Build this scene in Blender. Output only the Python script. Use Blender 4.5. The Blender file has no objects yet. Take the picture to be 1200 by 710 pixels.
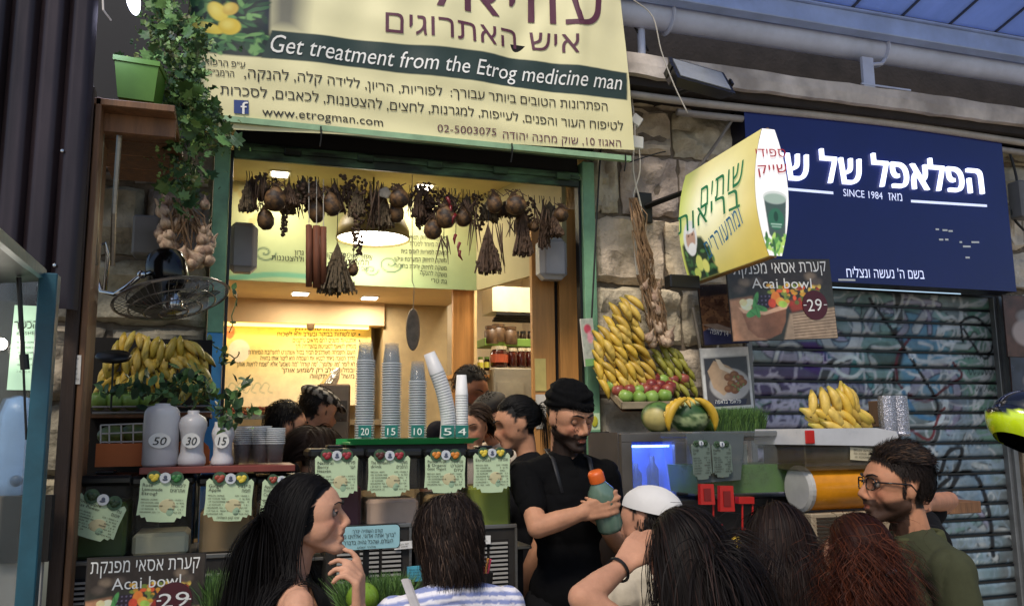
import bpy, math, random, re
import numpy as np
from mathutils import Vector, Matrix, Euler
R_ = math.radians
random.seed(7); rng = np.random.default_rng(7)
scn = bpy.context.scene
COL = scn.collection

# ------------------------------------------------------------ camera, sky, sun, exposure
YAW, PITCH, ROLL, FPX = R_(18.2), R_(8.7), R_(-0.6), 1000.0
CAM = np.array([0.0, 0.0, 1.65])
_f = np.array([math.sin(YAW)*math.cos(PITCH), math.cos(YAW)*math.cos(PITCH), math.sin(PITCH)])
_r = np.array([math.cos(YAW), -math.sin(YAW), 0.0]); _u = np.cross(_r, _f)
_rr = _r*math.cos(ROLL)+_u*math.sin(ROLL); _uu = _u*math.cos(ROLL)-_r*math.sin(ROLL)
cd = bpy.data.cameras.new('camera'); cam = bpy.data.objects.new('camera', cd); COL.objects.link(cam)
cd.sensor_width = 36; cd.lens = 36*FPX/1200; cd.clip_end = 500; cd.clip_start = 0.02
cam.matrix_world = Matrix(((_rr[0], _uu[0], -_f[0], 0), (_rr[1], _uu[1], -_f[1], 0), (_rr[2], _uu[2], -_f[2], CAM[2]), (0, 0, 0, 1)))
scn.camera = cam
w = bpy.data.worlds.new("World"); scn.world = w; w.use_nodes = True
nt = w.node_tree; bg = nt.nodes['Background']
sky = nt.nodes.new('ShaderNodeTexSky'); sky.sky_type = 'NISHITA'; sky.sun_disc = False
SUN_EL, SUN_DIR = R_(52), Vector((-0.55, -0.83, 0)).normalized()
sky.sun_elevation = SUN_EL; sky.sun_rotation = math.atan2(SUN_DIR.x, SUN_DIR.y)
nt.links.new(sky.outputs[0], bg.inputs[0]); bg.inputs[1].default_value = 0.12
sd = bpy.data.lights.new('sun', 'SUN'); sd.energy = 2.3; sd.angle = R_(14); sd.color = (1, 0.9, 0.76)
so = bpy.data.objects.new('sun', sd); COL.objects.link(so)
so.rotation_euler = (-Vector((SUN_DIR.x*math.cos(SUN_EL), SUN_DIR.y*math.cos(SUN_EL), math.sin(SUN_EL)))).to_track_quat('-Z', 'Y').to_euler()
scn.view_settings.view_transform = 'Standard'; scn.view_settings.look = 'None'
scn.view_settings.exposure = 0.32; scn.view_settings.gamma = 1
scn.cycles.max_bounces = 7; scn.cycles.transparent_max_bounces = 24
scn.cycles.caustics_reflective = False; scn.cycles.caustics_refractive = False
scn.cycles.use_denoising = True
scn.cycles.sample_clamp_indirect = 4

# ------------------------------------------------------------ picture geometry at design time
def ray(px, py):
    x, y = (px-600)/FPX, -(py-355)/FPX
    return _f+_rr*x+_uu*y
def P(px, py, Y):
    d = ray(px, py); return CAM+d*((Y-CAM[1])/d[1])
def PX(px, py, X):
    d = ray(px, py); return CAM+d*((X-CAM[0])/d[0])
def PZ(px, py, z):
    d = ray(px, py); return CAM+d*((z-CAM[2])/d[2])
def PP(px, py, O, N):
    d = ray(px, py); return CAM+d*(np.dot(np.asarray(O)-CAM, N)/np.dot(d, N))
def proj(p):
    q = np.asarray(p)-CAM; z = q@_f
    return np.stack([600+FPX*(q@_rr)/z, 355-FPX*(q@_uu)/z], -1)
def zs(p): return float((np.asarray(p)-CAM)@_f)/FPX     # metres per photo pixel there

def lin(c):
    if isinstance(c, str): c = [int(c[i:i+2], 16)/255 for i in (0, 2, 4)]
    return tuple(x/12.92 if x <= 0.04045 else ((x+0.055)/1.055)**2.4 for x in c)

# ------------------------------------------------------------ value noise
def vnoise(p, seed=0):
    p = np.asarray(p, float); i = np.floor(p).astype(np.int64); f = p-i; f = f*f*(3-2*f); out = 0
    for dx in (0, 1):
        for dy in (0, 1):
            for dz in (0, 1):
                h = (i[..., 0]+dx)*374761393+(i[..., 1]+dy)*668265263+(i[..., 2]+dz)*2147483647+seed*144665
                h = (h ^ (h >> 13))*1274126177 & 0xffffffff; h = (h ^ (h >> 16)) & 0xffff
                wgt = (f[..., 0] if dx else 1-f[..., 0])*(f[..., 1] if dy else 1-f[..., 1])*(f[..., 2] if dz else 1-f[..., 2])
                out = out+wgt*(h/65535.0)
    return out*2-1
def fbm(p, o=4, seed=0):
    p = np.asarray(p, float); s = 0; a = 1
    for k in range(o): s = s+a*vnoise(p*2**k+k*17.3, seed+k); a *= .5
    return s

# ------------------------------------------------------------ materials
MATS = {}
def mat(name, col='808080', rough=.6, metal=0, var=.15, vs=8, bump=0, bs=40, bd=.01, emit=0, ecol=None, alpha=1, trans=0,
        sss=0, spec=.5, attr=False, coat=0, stretch=None, ior=1.45, col2=None):
    if name in MATS: return MATS[name]
    m = bpy.data.materials.new(name); m.use_nodes = True; t = m.node_tree; N = t.nodes; L = t.links
    b = N['Principled BSDF']; c = lin(col)
    b.inputs['Roughness'].default_value = rough; b.inputs['Metallic'].default_value = metal
    b.inputs['Specular IOR Level'].default_value = spec; b.inputs['IOR'].default_value = ior
    tc = N.new('ShaderNodeTexCoord'); mp = N.new('ShaderNodeMapping'); L.new(tc.outputs['Object'], mp.inputs[0])
    if stretch: mp.inputs['Scale'].default_value = stretch
    nz = N.new('ShaderNodeTexNoise'); nz.inputs['Scale'].default_value = vs; nz.inputs['Detail'].default_value = 6
    nz.inputs['Roughness'].default_value = .65; L.new(mp.outputs[0], nz.inputs[0])
    rp = N.new('ShaderNodeMapRange'); rp.inputs[1].default_value = .3; rp.inputs[2].default_value = .7
    rp.inputs[3].default_value = 1-var; rp.inputs[4].default_value = 1+var; L.new(nz.outputs[0], rp.inputs[0])
    mx = N.new('ShaderNodeVectorMath'); mx.operation = 'SCALE'; L.new(rp.outputs[0], mx.inputs['Scale'])
    if attr:
        at = N.new('ShaderNodeAttribute'); at.attribute_name = 'Col'; L.new(at.outputs['Color'], mx.inputs[0])
    elif col2:
        mc = N.new('ShaderNodeMix'); mc.data_type = 'RGBA'; mc.inputs['A'].default_value = (*c, 1); mc.inputs['B'].default_value = (*lin(col2), 1)
        n2 = N.new('ShaderNodeTexNoise'); n2.inputs['Scale'].default_value = vs*.6; n2.inputs['Detail'].default_value = 5; L.new(mp.outputs[0], n2.inputs[0])
        r2 = N.new('ShaderNodeMapRange'); r2.inputs[1].default_value = .42; r2.inputs[2].default_value = .6; L.new(n2.outputs[0], r2.inputs[0])
        L.new(r2.outputs[0], mc.inputs['Factor']); L.new(mc.outputs['Result'], mx.inputs[0])
    else: mx.inputs[0].default_value = c
    L.new(mx.outputs[0], b.inputs['Base Color'])
    rr = N.new('ShaderNodeMapRange'); rr.inputs[3].default_value = max(rough-.1, .02); rr.inputs[4].default_value = min(rough+.1, 1)
    L.new(nz.outputs[0], rr.inputs[0]); L.new(rr.outputs[0], b.inputs['Roughness'])
    if bump:
        nb = N.new('ShaderNodeTexNoise'); nb.inputs['Scale'].default_value = bs; nb.inputs['Detail'].default_value = 5; L.new(mp.outputs[0], nb.inputs[0])
        bm = N.new('ShaderNodeBump'); bm.inputs['Strength'].default_value = bump; bm.inputs['Distance'].default_value = bd
        L.new(nb.outputs[0], bm.inputs['Height']); L.new(bm.outputs[0], b.inputs['Normal'])
    if emit:
        if attr and not ecol: L.new(at.outputs['Color'], b.inputs['Emission Color'])
        else: b.inputs['Emission Color'].default_value = (*lin(ecol or col), 1)
        b.inputs['Emission Strength'].default_value = emit
    if alpha < 1: b.inputs['Alpha'].default_value = alpha
    if trans: b.inputs['Transmission Weight'].default_value = trans
    if sss: b.inputs['Subsurface Weight'].default_value = sss; b.inputs['Subsurface Radius'].default_value = (.012, .005, .003); b.inputs['Subsurface Scale'].default_value = 1
    if coat: b.inputs['Coat Weight'].default_value = coat
    MATS[name] = m; return m

# ------------------------------------------------------------ objects
WM = {}
def mkobj(name, me, parent=None, loc=None, M=None):
    o = bpy.data.objects.new(name, me); COL.objects.link(o)
    if parent is not None: o.parent = parent; WM[o.name] = WM[parent.name]
    else:
        m = M if M is not None else Matrix.Translation(Vector(loc) if loc is not None else Vector((0, 0, 0)))
        o.matrix_basis = m; WM[o.name] = np.array(m)
    return o
def tag(o, label=None, cat=None, group=None, kind=None):
    if label: o['label'] = label
    if cat: o['category'] = cat
    if group: o['group'] = group
    if kind: o['kind'] = kind
    return o
def thing(name, label, cat, loc=(0, 0, 0), rz=0, group=None, M=None):
    m = M if M is not None else Matrix.Translation(Vector(loc)) @ Matrix.Rotation(rz, 4, 'Z')
    return tag(mkobj(name, None, M=m), label, cat, group)
def copy_tree(o, parent=None):
    c = o.copy(); COL.objects.link(c); c.parent = parent
    WM[c.name] = WM.get(o.name)
    for ch in list(o.children): copy_tree(ch, c)
    return c
def relabel(o, label, group=None):
    o['label'] = label
    if group: o['group'] = group
    return o

def rot_to(d, up=(0, 0, 1)):
    d = np.asarray(d, float); d = d/np.linalg.norm(d); u = np.asarray(up, float)
    if abs(d@u) > .98: u = np.array([1., 0, 0])
    x = np.cross(u, d); x /= np.linalg.norm(x); return np.stack([x, np.cross(d, x), d], 1)
def rmat(ax, a): return np.array(Matrix.Rotation(a, 3, ax))
_SPH = {}
def sphere(nu, nv):
    if (nu, nv) not in _SPH:
        V = [(0, 0, 1)]; F = []
        for j in range(1, nv):
            t = math.pi*j/nv
            for i in range(nu):
                a = 2*math.pi*i/nu; V.append((math.sin(t)*math.cos(a), math.sin(t)*math.sin(a), math.cos(t)))
        V.append((0, 0, -1)); e = len(V)-1
        for i in range(nu):
            k = (i+1) % nu; F.append((0, 1+i, 1+k)); F.append((e, e-nu+k, e-nu+i))
            for j in range(nv-2): a = 1+j*nu; F.append((a+i, a+nu+i, a+nu+k, a+k))
        _SPH[(nu, nv)] = (np.array(V), F)
    return _SPH[(nu, nv)]
class MB:
    def __init__(s): s.V = []; s.F = []; s.C = []; s.n = 0; s.MI = []
    def add(s, V, F, col=None, mi=0):
        V = np.asarray(V, float); s.V.append(V); n = s.n
        s.F += [tuple(i+n for i in f) for f in F]; s.n += len(V); s.MI += [mi]*len(F)
        c = np.ones((len(V), 3)) if col is None else np.broadcast_to(np.asarray(lin(col) if isinstance(col, str) else col, float), (len(V), 3))
        s.C.append(c); return s
    def box(s, a, b, R=None, o=(0, 0, 0), col=None, bev=0):
        a = np.asarray(a, float); b = np.asarray(b, float)
        if bev:
            c = (a+b)/2; h = np.abs(b-a)/2; e = min(bev, h.min()*.9); V = []; idx = {}
            for ax in range(3):
                for sx in (-1, 1):
                    for sy in (-1, 1):
                        for sz in (-1, 1):
                            sg = np.array([sx, sy, sz]); v = h-e; v = v.copy(); v[ax] = h[ax]; idx[(ax, sx, sy, sz)] = len(V); V.append(c+sg*v)
            F = []
            for ax in range(3):
                u, w_ = [k for k in range(3) if k != ax]
                for sg in (-1, 1):
                    q = []
                    for (p, r) in ((-1, -1), (1, -1), (1, 1), (-1, 1)):
                        t = [0, 0, 0]; t[ax] = sg; t[u] = p; t[w_] = r; q.append(idx[(ax, *t)])
                    F.append(q)
                for p in (-1, 1):
                    for r in (-1, 1):
                        t0 = [0, 0, 0]; t0[u] = p; t0[w_] = r; t1 = list(t0); t0[ax] = -1; t1[ax] = 1
                        F.append([idx[(u, *t0)], idx[(u, *t1)], idx[(w_, *t1)], idx[(w_, *t0)]])
            for sx in (-1, 1):
                for sy in (-1, 1):
                    for sz in (-1, 1): F.append([idx[(k, sx, sy, sz)] for k in range(3)])
            V = np.array(V); G = []
            for f in F:
                q = V[f]; nn = np.cross(q[1]-q[0], q[2]-q[0])
                G.append(tuple(f) if nn@(q.mean(0)-c) > 0 else tuple(f[::-1]))
            F = G
        else:
            lo = np.minimum(a, b); hi = np.maximum(a, b)
            V = np.array([[(lo, hi)[i][0], (lo, hi)[j][1], (lo, hi)[k][2]] for i in (0, 1) for j in (0, 1) for k in (0, 1)])
            F = [(0, 1, 3, 2), (4, 6, 7, 5), (0, 4, 5, 1), (2, 3, 7, 6), (0, 2, 6, 4), (1, 5, 7, 3)]
        if R is not None: V = V@np.asarray(R).T
        return s.add(V+np.asarray(o), F, col)
    def tube(s, pts, r, n=8, col=None, caps=True, flat=None):
        pts = np.asarray(pts, float); m = len(pts); r = np.broadcast_to(np.asarray(r, float), (m,))
        T = np.gradient(pts, axis=0); T /= np.linalg.norm(T, axis=1)[:, None]+1e-12
        x = rot_to(T[0])[:, 0]; V = []
        for i in range(m):
            x = x-T[i]*(x@T[i]); x /= np.linalg.norm(x)+1e-12; y = np.cross(T[i], x)
            a = np.arange(n)*2*math.pi/n; V.append(pts[i]+r[i]*(np.outer(np.cos(a), x)+np.outer(np.sin(a), y*(flat or 1))))
        F = [(i*n+k, i*n+(k+1) % n, (i+1)*n+(k+1) % n, (i+1)*n+k) for i in range(m-1) for k in range(n)]
        if caps: F += [tuple(range(n))[::-1], tuple(range((m-1)*n, m*n))]
        return s.add(np.concatenate(V), F, col)
    def lathe(s, prof, o=(0, 0, 0), n=20, R=None, col=None, sq=(1, 1)):
        V = []; m = len(prof)
        for (r, z) in prof:
            for k in range(n): a = 2*math.pi*k/n; V.append((r*math.cos(a)*sq[0], r*math.sin(a)*sq[1], z))
        V = np.array(V); F = [(i*n+k, i*n+(k+1) % n, (i+1)*n+(k+1) % n, (i+1)*n+k) for i in range(m-1) for k in range(n)]
        if R is not None: V = V@np.asarray(R).T
        return s.add(V+np.asarray(o), F, col)
    def ell(s, c, r, R=None, nu=14, nv=9, col=None):
        V, F = sphere(nu, nv); V = V*np.asarray(r)
        if R is not None: V = V@np.asarray(R).T
        return s.add(V+np.asarray(c), F, col)
    def cap(s, a, b, ra, rb, n=12):
        a = np.asarray(a, float); b = np.asarray(b, float); Rm = rot_to(b-a); L = np.linalg.norm(b-a); prof = [(1e-4, -ra)]
        for k in range(1, 5): t = math.pi/2*(1-k/4); prof.append((ra*math.cos(t), -ra*math.sin(t)))
        for k in range(0, 4): t = math.pi/2*k/4; prof.append((rb*math.cos(t), L+rb*math.sin(t)))
        prof.append((1e-4, L+rb)); return s.lathe(prof, a, n, Rm)
    def prism(s, poly, y0, y1, fr=None, col=None):
        """polygon in (x,z) extruded along y; fr=(O,U,Vv,N) maps"""
        n = len(poly); V = [(p[0], y0, p[1]) for p in poly]+[(p[0], y1, p[1]) for p in poly]
        F = [tuple(range(n)), tuple(range(n, 2*n))[::-1]]+[(i, i+n, (i+1) % n+n, (i+1) % n) for i in range(n)]
        ar = sum(poly[i][0]*poly[(i+1) % n][1]-poly[(i+1) % n][0]*poly[i][1] for i in range(n))
        if (ar > 0) != (y0 < y1): F = [f[::-1] for f in F]
        V = np.array(V, float)
        if fr: O, U, W_, N_ = fr; V = np.asarray(O)+np.outer(V[:, 0], U)+np.outer(V[:, 1], N_)+np.outer(V[:, 2], W_)
        return s.add(V, F, col)
    def grid(s, G, col=None, flip=False):
        """G: (nv,nu,3) points"""
        nv, nu = G.shape[:2]; idx = np.arange(nu*nv).reshape(nv, nu)
        q = np.stack([idx[:-1, :-1], idx[:-1, 1:], idx[1:, 1:], idx[1:, :-1]], -1).reshape(-1, 4)
        if flip: q = q[:, ::-1]
        return s.add(G.reshape(-1, 3), q.tolist(), col.reshape(-1, 3) if isinstance(col, np.ndarray) and col.ndim == 3 else col)
    def arrays(s): return np.concatenate(s.V), s.F, np.concatenate(s.C)
    def mesh(s, name, m, smooth=False, parent=None, warp=None):
        V, F, C = s.arrays()
        if warp is not None: V = warp(V)
        if parent is not None and WM.get(parent.name) is not None:
            Mi = np.linalg.inv(WM[parent.name]); V = V@Mi[:3, :3].T+Mi[:3, 3]
        return fastmesh(name, V, F, C, m, smooth)
    def build(s, name, m, parent=None, smooth=False, label=None, cat=None, group=None, kind=None, warp=None, loc=None):
        if parent is None and loc is not None:
            loc = np.asarray(loc, float); s.V = [v-loc for v in s.V]
        me = s.mesh(name, m, smooth, parent, warp)
        if kind is None and parent is not None and ('lettering' in name or name in ('address', 'slogan', 'heading', 'worn_print', 'pale_print', 'fruit', 'logo_figure', 'price_dash')): kind = 'stuff'
        return tag(mkobj(name, me, parent, loc), label, cat, group, kind)
def fastmesh(name, V, F, C, m, smooth=False):
    me = bpy.data.meshes.new(name)
    me.from_pydata(np.asarray(V).tolist(), [], F) if isinstance(F, list) else fill(me, V, F)
    if C is not None and m is not None and any(nd.type == 'ATTRIBUTE' for nd in (m[0] if isinstance(m, (list, tuple)) else m).node_tree.nodes):
        a = me.color_attributes.new('Col', 'FLOAT_COLOR', 'POINT')
        a.data.foreach_set('color', np.concatenate([C, np.ones((len(C), 1))], 1).astype(np.float32).ravel())
    if m is not None:
        for k in (m if isinstance(m, (list, tuple)) else [m]): me.materials.append(k)
    if smooth: me.polygons.foreach_set('use_smooth', np.ones(len(me.polygons), bool))
    me.update(); return me
def fill(me, V, F):
    V = np.asarray(V, np.float32); F = np.asarray(F, np.int32); k = F.shape[1]
    me.vertices.add(len(V)); me.vertices.foreach_set('co', V.ravel())
    me.loops.add(F.size); me.loops.foreach_set('vertex_index', F.ravel())
    me.polygons.add(len(F)); me.polygons.foreach_set('loop_start', np.arange(len(F), dtype=np.int32)*k)
    me.update(calc_edges=True); me.validate()
def sharp(o, a=40):
    me = o.data; me.polygons.foreach_set('use_smooth', np.ones(len(me.polygons), bool)); me.set_sharp_from_angle(angle=R_(a)); return o

# ------------------------------------------------------------ painter for flat print (vertex colours on fine grids)
class Paint:
    def __init__(s, w, h, bg='808080', ss=1):
        s.w, s.h = w, h; s.A = np.empty((h, w, 3)); s.A[:] = lin(bg); s.y, s.x = np.mgrid[0:h, 0:w].astype(float)
    def mix(s, m, c, a=1):
        c = np.asarray(lin(c) if isinstance(c, str) else c); m = np.clip(m, 0, 1)[..., None]*a; s.A = s.A*(1-m)+c*m; return s
    def ell(s, cx, cy, rx, ry, c, rot=0, soft=1., a=1):
        ct, st = math.cos(rot), math.sin(rot); dx, dy = s.x-cx, s.y-cy
        d = np.hypot((dx*ct+dy*st)/rx, (-dx*st+dy*ct)/ry); return s.mix((1-d)*min(rx, ry)/soft+.5, c, a)
    def poly(s, pts, c, soft=1., a=1):
        pts = np.asarray(pts, float); ins = np.zeros(s.x.shape, bool); dmin = np.full(s.x.shape, 1e9); n = len(pts)
        for i in range(n):
            (x0, y0), (x1, y1) = pts[i], pts[(i+1) % n]; c_ = ((y0 > s.y) != (y1 > s.y))
            with np.errstate(all='ignore'): xi = (x1-x0)*(s.y-y0)/(y1-y0)+x0 if y1 != y0 else s.x*0-1e9
            ins ^= c_ & (s.x < xi); dmin = np.minimum(dmin, s._seg(x0, y0, x1, y1))
        return s.mix(np.where(ins, dmin, -dmin)/soft+.5, c, a)
    def _seg(s, x0, y0, x1, y1):
        dx, dy = x1-x0, y1-y0; t = np.clip(((s.x-x0)*dx+(s.y-y0)*dy)/(dx*dx+dy*dy+1e-9), 0, 1)
        return np.hypot(s.x-x0-t*dx, s.y-y0-t*dy)
    def line(s, pts, wd, c, soft=1., a=1):
        d = np.full(s.x.shape, 1e9)
        for i in range(len(pts)-1): d = np.minimum(d, s._seg(*pts[i], *pts[i+1]))
        return s.mix((wd/2-d)/soft+.5, c, a)
    def curve(s, pts, wd, c, soft=1., a=1, n=6):
        p = np.asarray(pts, float); q = []
        for i in range(len(p)-1):
            p0, p1, p2, p3 = p[max(i-1, 0)], p[i], p[i+1], p[min(i+2, len(p)-1)]
            for k in range(n):
                t = k/n; q.append(.5*((2*p1)+(-p0+p2)*t+(2*p0-5*p1+4*p2-p3)*t*t+(-p0+3*p1-3*p2+p3)*t**3))
        q.append(p[-1]); return s.line(q, wd, c, soft, a)
    def grad(s, c0, c1, ax='y'):
        t = (s.y/s.h if ax == 'y' else s.x/s.w)[..., None]; s.A = np.array(lin(c0))*(1-t)+np.array(lin(c1))*t; return s
    def noise(s, amt=.2, sc=8, seed=0, o=3):
        n = fbm(np.stack([s.x/sc, s.y/sc, s.x*0], -1), o, seed); s.A = np.clip(s.A*(1+amt*n[..., None]), 0, 1); return s
    def blotch(s, c, sc=20, th=.3, seed=0, a=1, soft=.15):
        n = fbm(np.stack([s.x/sc, s.y/sc, s.x*0+3], -1), 3, seed); return s.mix((n-th)/soft, c, a)
    def sample(s, px, py):
        px = np.clip(px, 0, s.w-1.001); py = np.clip(py, 0, s.h-1.001); i = px.astype(int); j = py.astype(int); fx = (px-i)[..., None]; fy = (py-j)[..., None]
        A = s.A; return (A[j, i]*(1-fx)+A[j, i+1]*fx)*(1-fy)+(A[j+1, i]*(1-fx)+A[j+1, i+1]*fx)*fy

# ------------------------------------------------------------ flat panels and lettering
class Frame:
    """a flat board: O bottom-left corner, U along its width, V up its height, N towards the street"""
    def __init__(s, O, U, V, W, H): s.O = np.asarray(O, float); s.U = np.asarray(U, float); s.V = np.asarray(V, float); s.N = np.cross(s.U, s.V); s.W = W; s.H = H
    def at(s, u, v, n=0): return s.O+s.U*u+s.V*v+s.N*n
    def px(s, px, py, n=0):
        q = PP(px, py, s.O+s.N*n, s.N)-s.O; return q@s.U, q@s.V
def frame_px(tl, tr, br, bl, Y=None, O=None, N=None):
    N = np.array([0, -1., 0]) if N is None else np.asarray(N, float)/np.linalg.norm(N)
    O = np.array([0, Y, 0.]) if O is None else np.asarray(O)
    q = [PP(*c, O, N) for c in (tl, tr, br, bl)]; U = (q[1]-q[0])+(q[2]-q[3]); W = np.linalg.norm(U)/2; U /= np.linalg.norm(U)
    V = np.cross(N, U); H = ((q[0]-q[3])@V+(q[1]-q[2])@V)/2; c = sum(q)/4; return Frame(c-U*W/2-V*H/2, U, V, W, H)
def board(name, fr, m, parent, th=.01, bev=0, inset=0, n0=0, label=None):
    mb = MB(); R = np.stack([fr.U, fr.V, fr.N], 1)
    mb.box((inset, inset, -th+n0), (fr.W-inset, fr.H-inset, n0), R, fr.O, bev=bev); return mb.build(name, m, parent, label=label)
def print_grid(name, fr, pt, m, parent, n=.002, inset=0, warp=None, label=None, step=1):
    if step > 1:
        q_ = Paint(int(pt.w/step), int(pt.h/step)); jj, ii = np.meshgrid(np.linspace(0, pt.w-1, q_.w), np.linspace(0, pt.h-1, q_.h)); q_.A = pt.sample(jj, ii); pt = q_
    u = np.linspace(inset, fr.W-inset, pt.w); v = np.linspace(fr.H-inset, inset, pt.h)
    G = fr.O+u[None, :, None]*fr.U+v[:, None, None]*fr.V+fr.N*n
    return MB().grid(G, pt.A, flip=True).build(name, m, parent, warp=warp, label=label)
_tc = {}
from mathutils.geometry import delaunay_2d_cdt
def glyph_geo(ch, bold, shear):
    """outline of one character filled by a constrained triangulation and the nonzero winding rule"""
    k = (ch, bold, shear)
    if k in _tc: return _tc[k]
    cu = bpy.data.curves.new('t', 'FONT'); cu.body = ch; cu.size = 1; cu.offset = bold; cu.shear = shear; cu.resolution_u = 3; cu.fill_mode = 'NONE'
    ob = bpy.data.objects.new('t', cu); COL.objects.link(ob)
    me = bpy.data.meshes.new_from_object(ob.evaluated_get(bpy.context.evaluated_depsgraph_get()))
    V = [(v.co.x, v.co.y) for v in me.vertices]; E = [tuple(e.vertices) for e in me.edges]
    bpy.data.objects.remove(ob); bpy.data.curves.remove(cu); bpy.data.meshes.remove(me)
    nb = {}
    for a, b in E: nb.setdefault(a, []).append(b); nb.setdefault(b, []).append(a)
    seen = set(); loops = []
    for a in sorted(nb):
        if a in seen: continue
        L = [a]; seen.add(a); c = max(nb[a]) if (a+1) not in nb[a] else a+1
        while c not in seen:
            seen.add(c); L.append(c); nx = [q for q in nb[c] if q not in seen]
            if not nx: break
            c = (c+1) if (c+1) in nx else nx[0]
        if len(L) > 2: loops.append(L)
    if not loops: _tc[k] = (np.zeros((0, 2)), []); return _tc[k]
    r = delaunay_2d_cdt([Vector(v) for v in V], E, [], 0, 1e-5)
    OV = np.array([tuple(v) for v in r[0]]); F = [tuple(f) for f in r[2]]; keep = []
    cen = np.array([OV[list(f)].mean(0) for f in F]) if F else np.zeros((0, 2)); wn = np.zeros(len(F))
    for L in loops:
        P0 = np.array([V[i] for i in L]); P1 = np.roll(P0, -1, 0)
        for (x0, y0), (x1, y1) in zip(P0, P1):
            cr = (x1-x0)*(cen[:, 1]-y0)-(cen[:, 0]-x0)*(y1-y0)
            wn += np.where((y0 <= cen[:, 1]) & (y1 > cen[:, 1]) & (cr > 0), 1, 0)-np.where((y0 > cen[:, 1]) & (y1 <= cen[:, 1]) & (cr < 0), 1, 0)
    keep = [f for f, w_ in zip(F, wn) if w_ != 0]
    keep = [f if np.cross(OV[f[1]]-OV[f[0]], OV[f[2]]-OV[f[0]]) > 0 else f[::-1] for f in keep]
    _tc[k] = (OV, keep); return _tc[k]
_adv = {}
def advances(s):
    if s in _adv: return _adv[s]
    cu = bpy.data.curves.new('t', 'FONT'); cu.size = 1; ob = bpy.data.objects.new('t', cu); COL.objects.link(ob)
    def width(t):
        if t in _adv: return _adv[t]
        cu.body = t; ob.update_tag(); me = bpy.data.meshes.new_from_object(ob.evaluated_get(bpy.context.evaluated_depsgraph_get()))
        v = max([q.co.x for q in me.vertices] or [0]); bpy.data.meshes.remove(me); _adv[t] = v; return v
    bar = width('|')
    out = [width(c+'|')-bar for c in s]
    bpy.data.objects.remove(ob); bpy.data.curves.remove(cu); return out
def text_geo(s, bold=0, shear=0, sp=1.0):
    k = ('T', s, bold, shear)
    if k in _tc: return _tc[k]
    x = 0; Vs = []; F = []; n = 0
    for c, ad in zip(s, advances(s)):
        if c != ' ':
            V, f = glyph_geo(c, bold, shear)
            if len(V): Vs.append(V+[x, 0]); F += [tuple(i+n for i in q_) for q_ in f]; n += len(V)
        x += ad+bold*.6
    _tc[k] = (np.concatenate(Vs) if Vs else np.zeros((0, 2)), F); return _tc[k]
def heb(s):
    t = s[::-1].replace('(', '\0').replace(')', '(').replace('\0', ')')
    return re.sub(r'[0-9A-Za-z.\-]*[0-9A-Za-z]', lambda m_: m_.group(0)[::-1], t)
def letter(mb, s, fr, p0, p1, h, bold=0, shear=0, n=.004, ref=.73, col=None, box=False, keep=False, depth=0):
    """lettering with its baseline from photo point p0 to p1, h photo pixels tall"""
    V, F = text_geo(s, bold, shear)
    if not len(V): return
    a = np.array(fr.px(*p0)); b = np.array(fr.px(*p1)); d = b-a; L = np.linalg.norm(d); d /= L; e = np.array([-d[1], d[0]])
    hm = h*zs(fr.at(*((a+b)/2))); V = V-[V[:, 0].min(), 0]; sx = L/V[:, 0].max(); sy = hm/ref; V = V*1.0
    if box: y0, y1 = V[:, 1].min(), V[:, 1].max(); V = V-[0, y0]; sy = hm/(y1-y0)
    if keep: sx = sy
    q = a+np.outer(V[:, 0]*sx, d)+np.outer(V[:, 1]*sy, e)
    X = fr.O+np.outer(q[:, 0], fr.U)+np.outer(q[:, 1], fr.V)+fr.N*n
    if depth:
        m_ = len(X); mb.add(np.concatenate([X, X-fr.N*depth]), F+[], col)
        from collections import Counter
        ed = Counter()
        for f in F:
            for i in range(len(f)): ed[(f[i], f[(i+1) % len(f)])] += 1
        S = [(b_, a_, a_+m_, b_+m_) for (a_, b_) in ed if (b_, a_) not in ed]
        mb.add(np.concatenate([X, X-fr.N*depth]), S, col)
    else: mb.add(X, F, col)
def scribble(mb, fr, p0, p1, h, seed=0, n=.003, col=None, rtl=False):
    """a line of print too small to read: a row of word-long rough bars"""
    r = random.Random(seed); a = np.array(fr.px(*p0)); b = np.array(fr.px(*p1)); d = b-a; L = np.linalg.norm(d); d /= L; e = np.array([-d[1], d[0]])
    hm = h*zs(fr.at(*a)); x = 0
    while x < L:
        wl = r.uniform(.2, .55)*hm; g = r.uniform(.12, .2)*hm
        if r.random() < .2: x += hm*.7; continue
        if x+wl > L: break
        k = r.random(); y1 = hm*(1 if k < .7 else 1.35)
        for (u0, u1, v0, v1) in (((0, wl*.3, 0, y1), (wl*.7, wl, 0, hm), (wl*.3, wl*.7, hm*.75, hm)) if k < .6 else ((0, wl, 0, hm*.25), (wl*.35, wl*.65, hm*.25, y1))):
            q = [a+d*(x+u)+e*v for u, v in ((u0, v0), (u1, v0), (u1, v1), (u0, v1))]
            mb.add([fr.at(p[0], p[1], n) for p in q], [(0, 1, 2, 3)], col)
        x += wl+g
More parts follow.
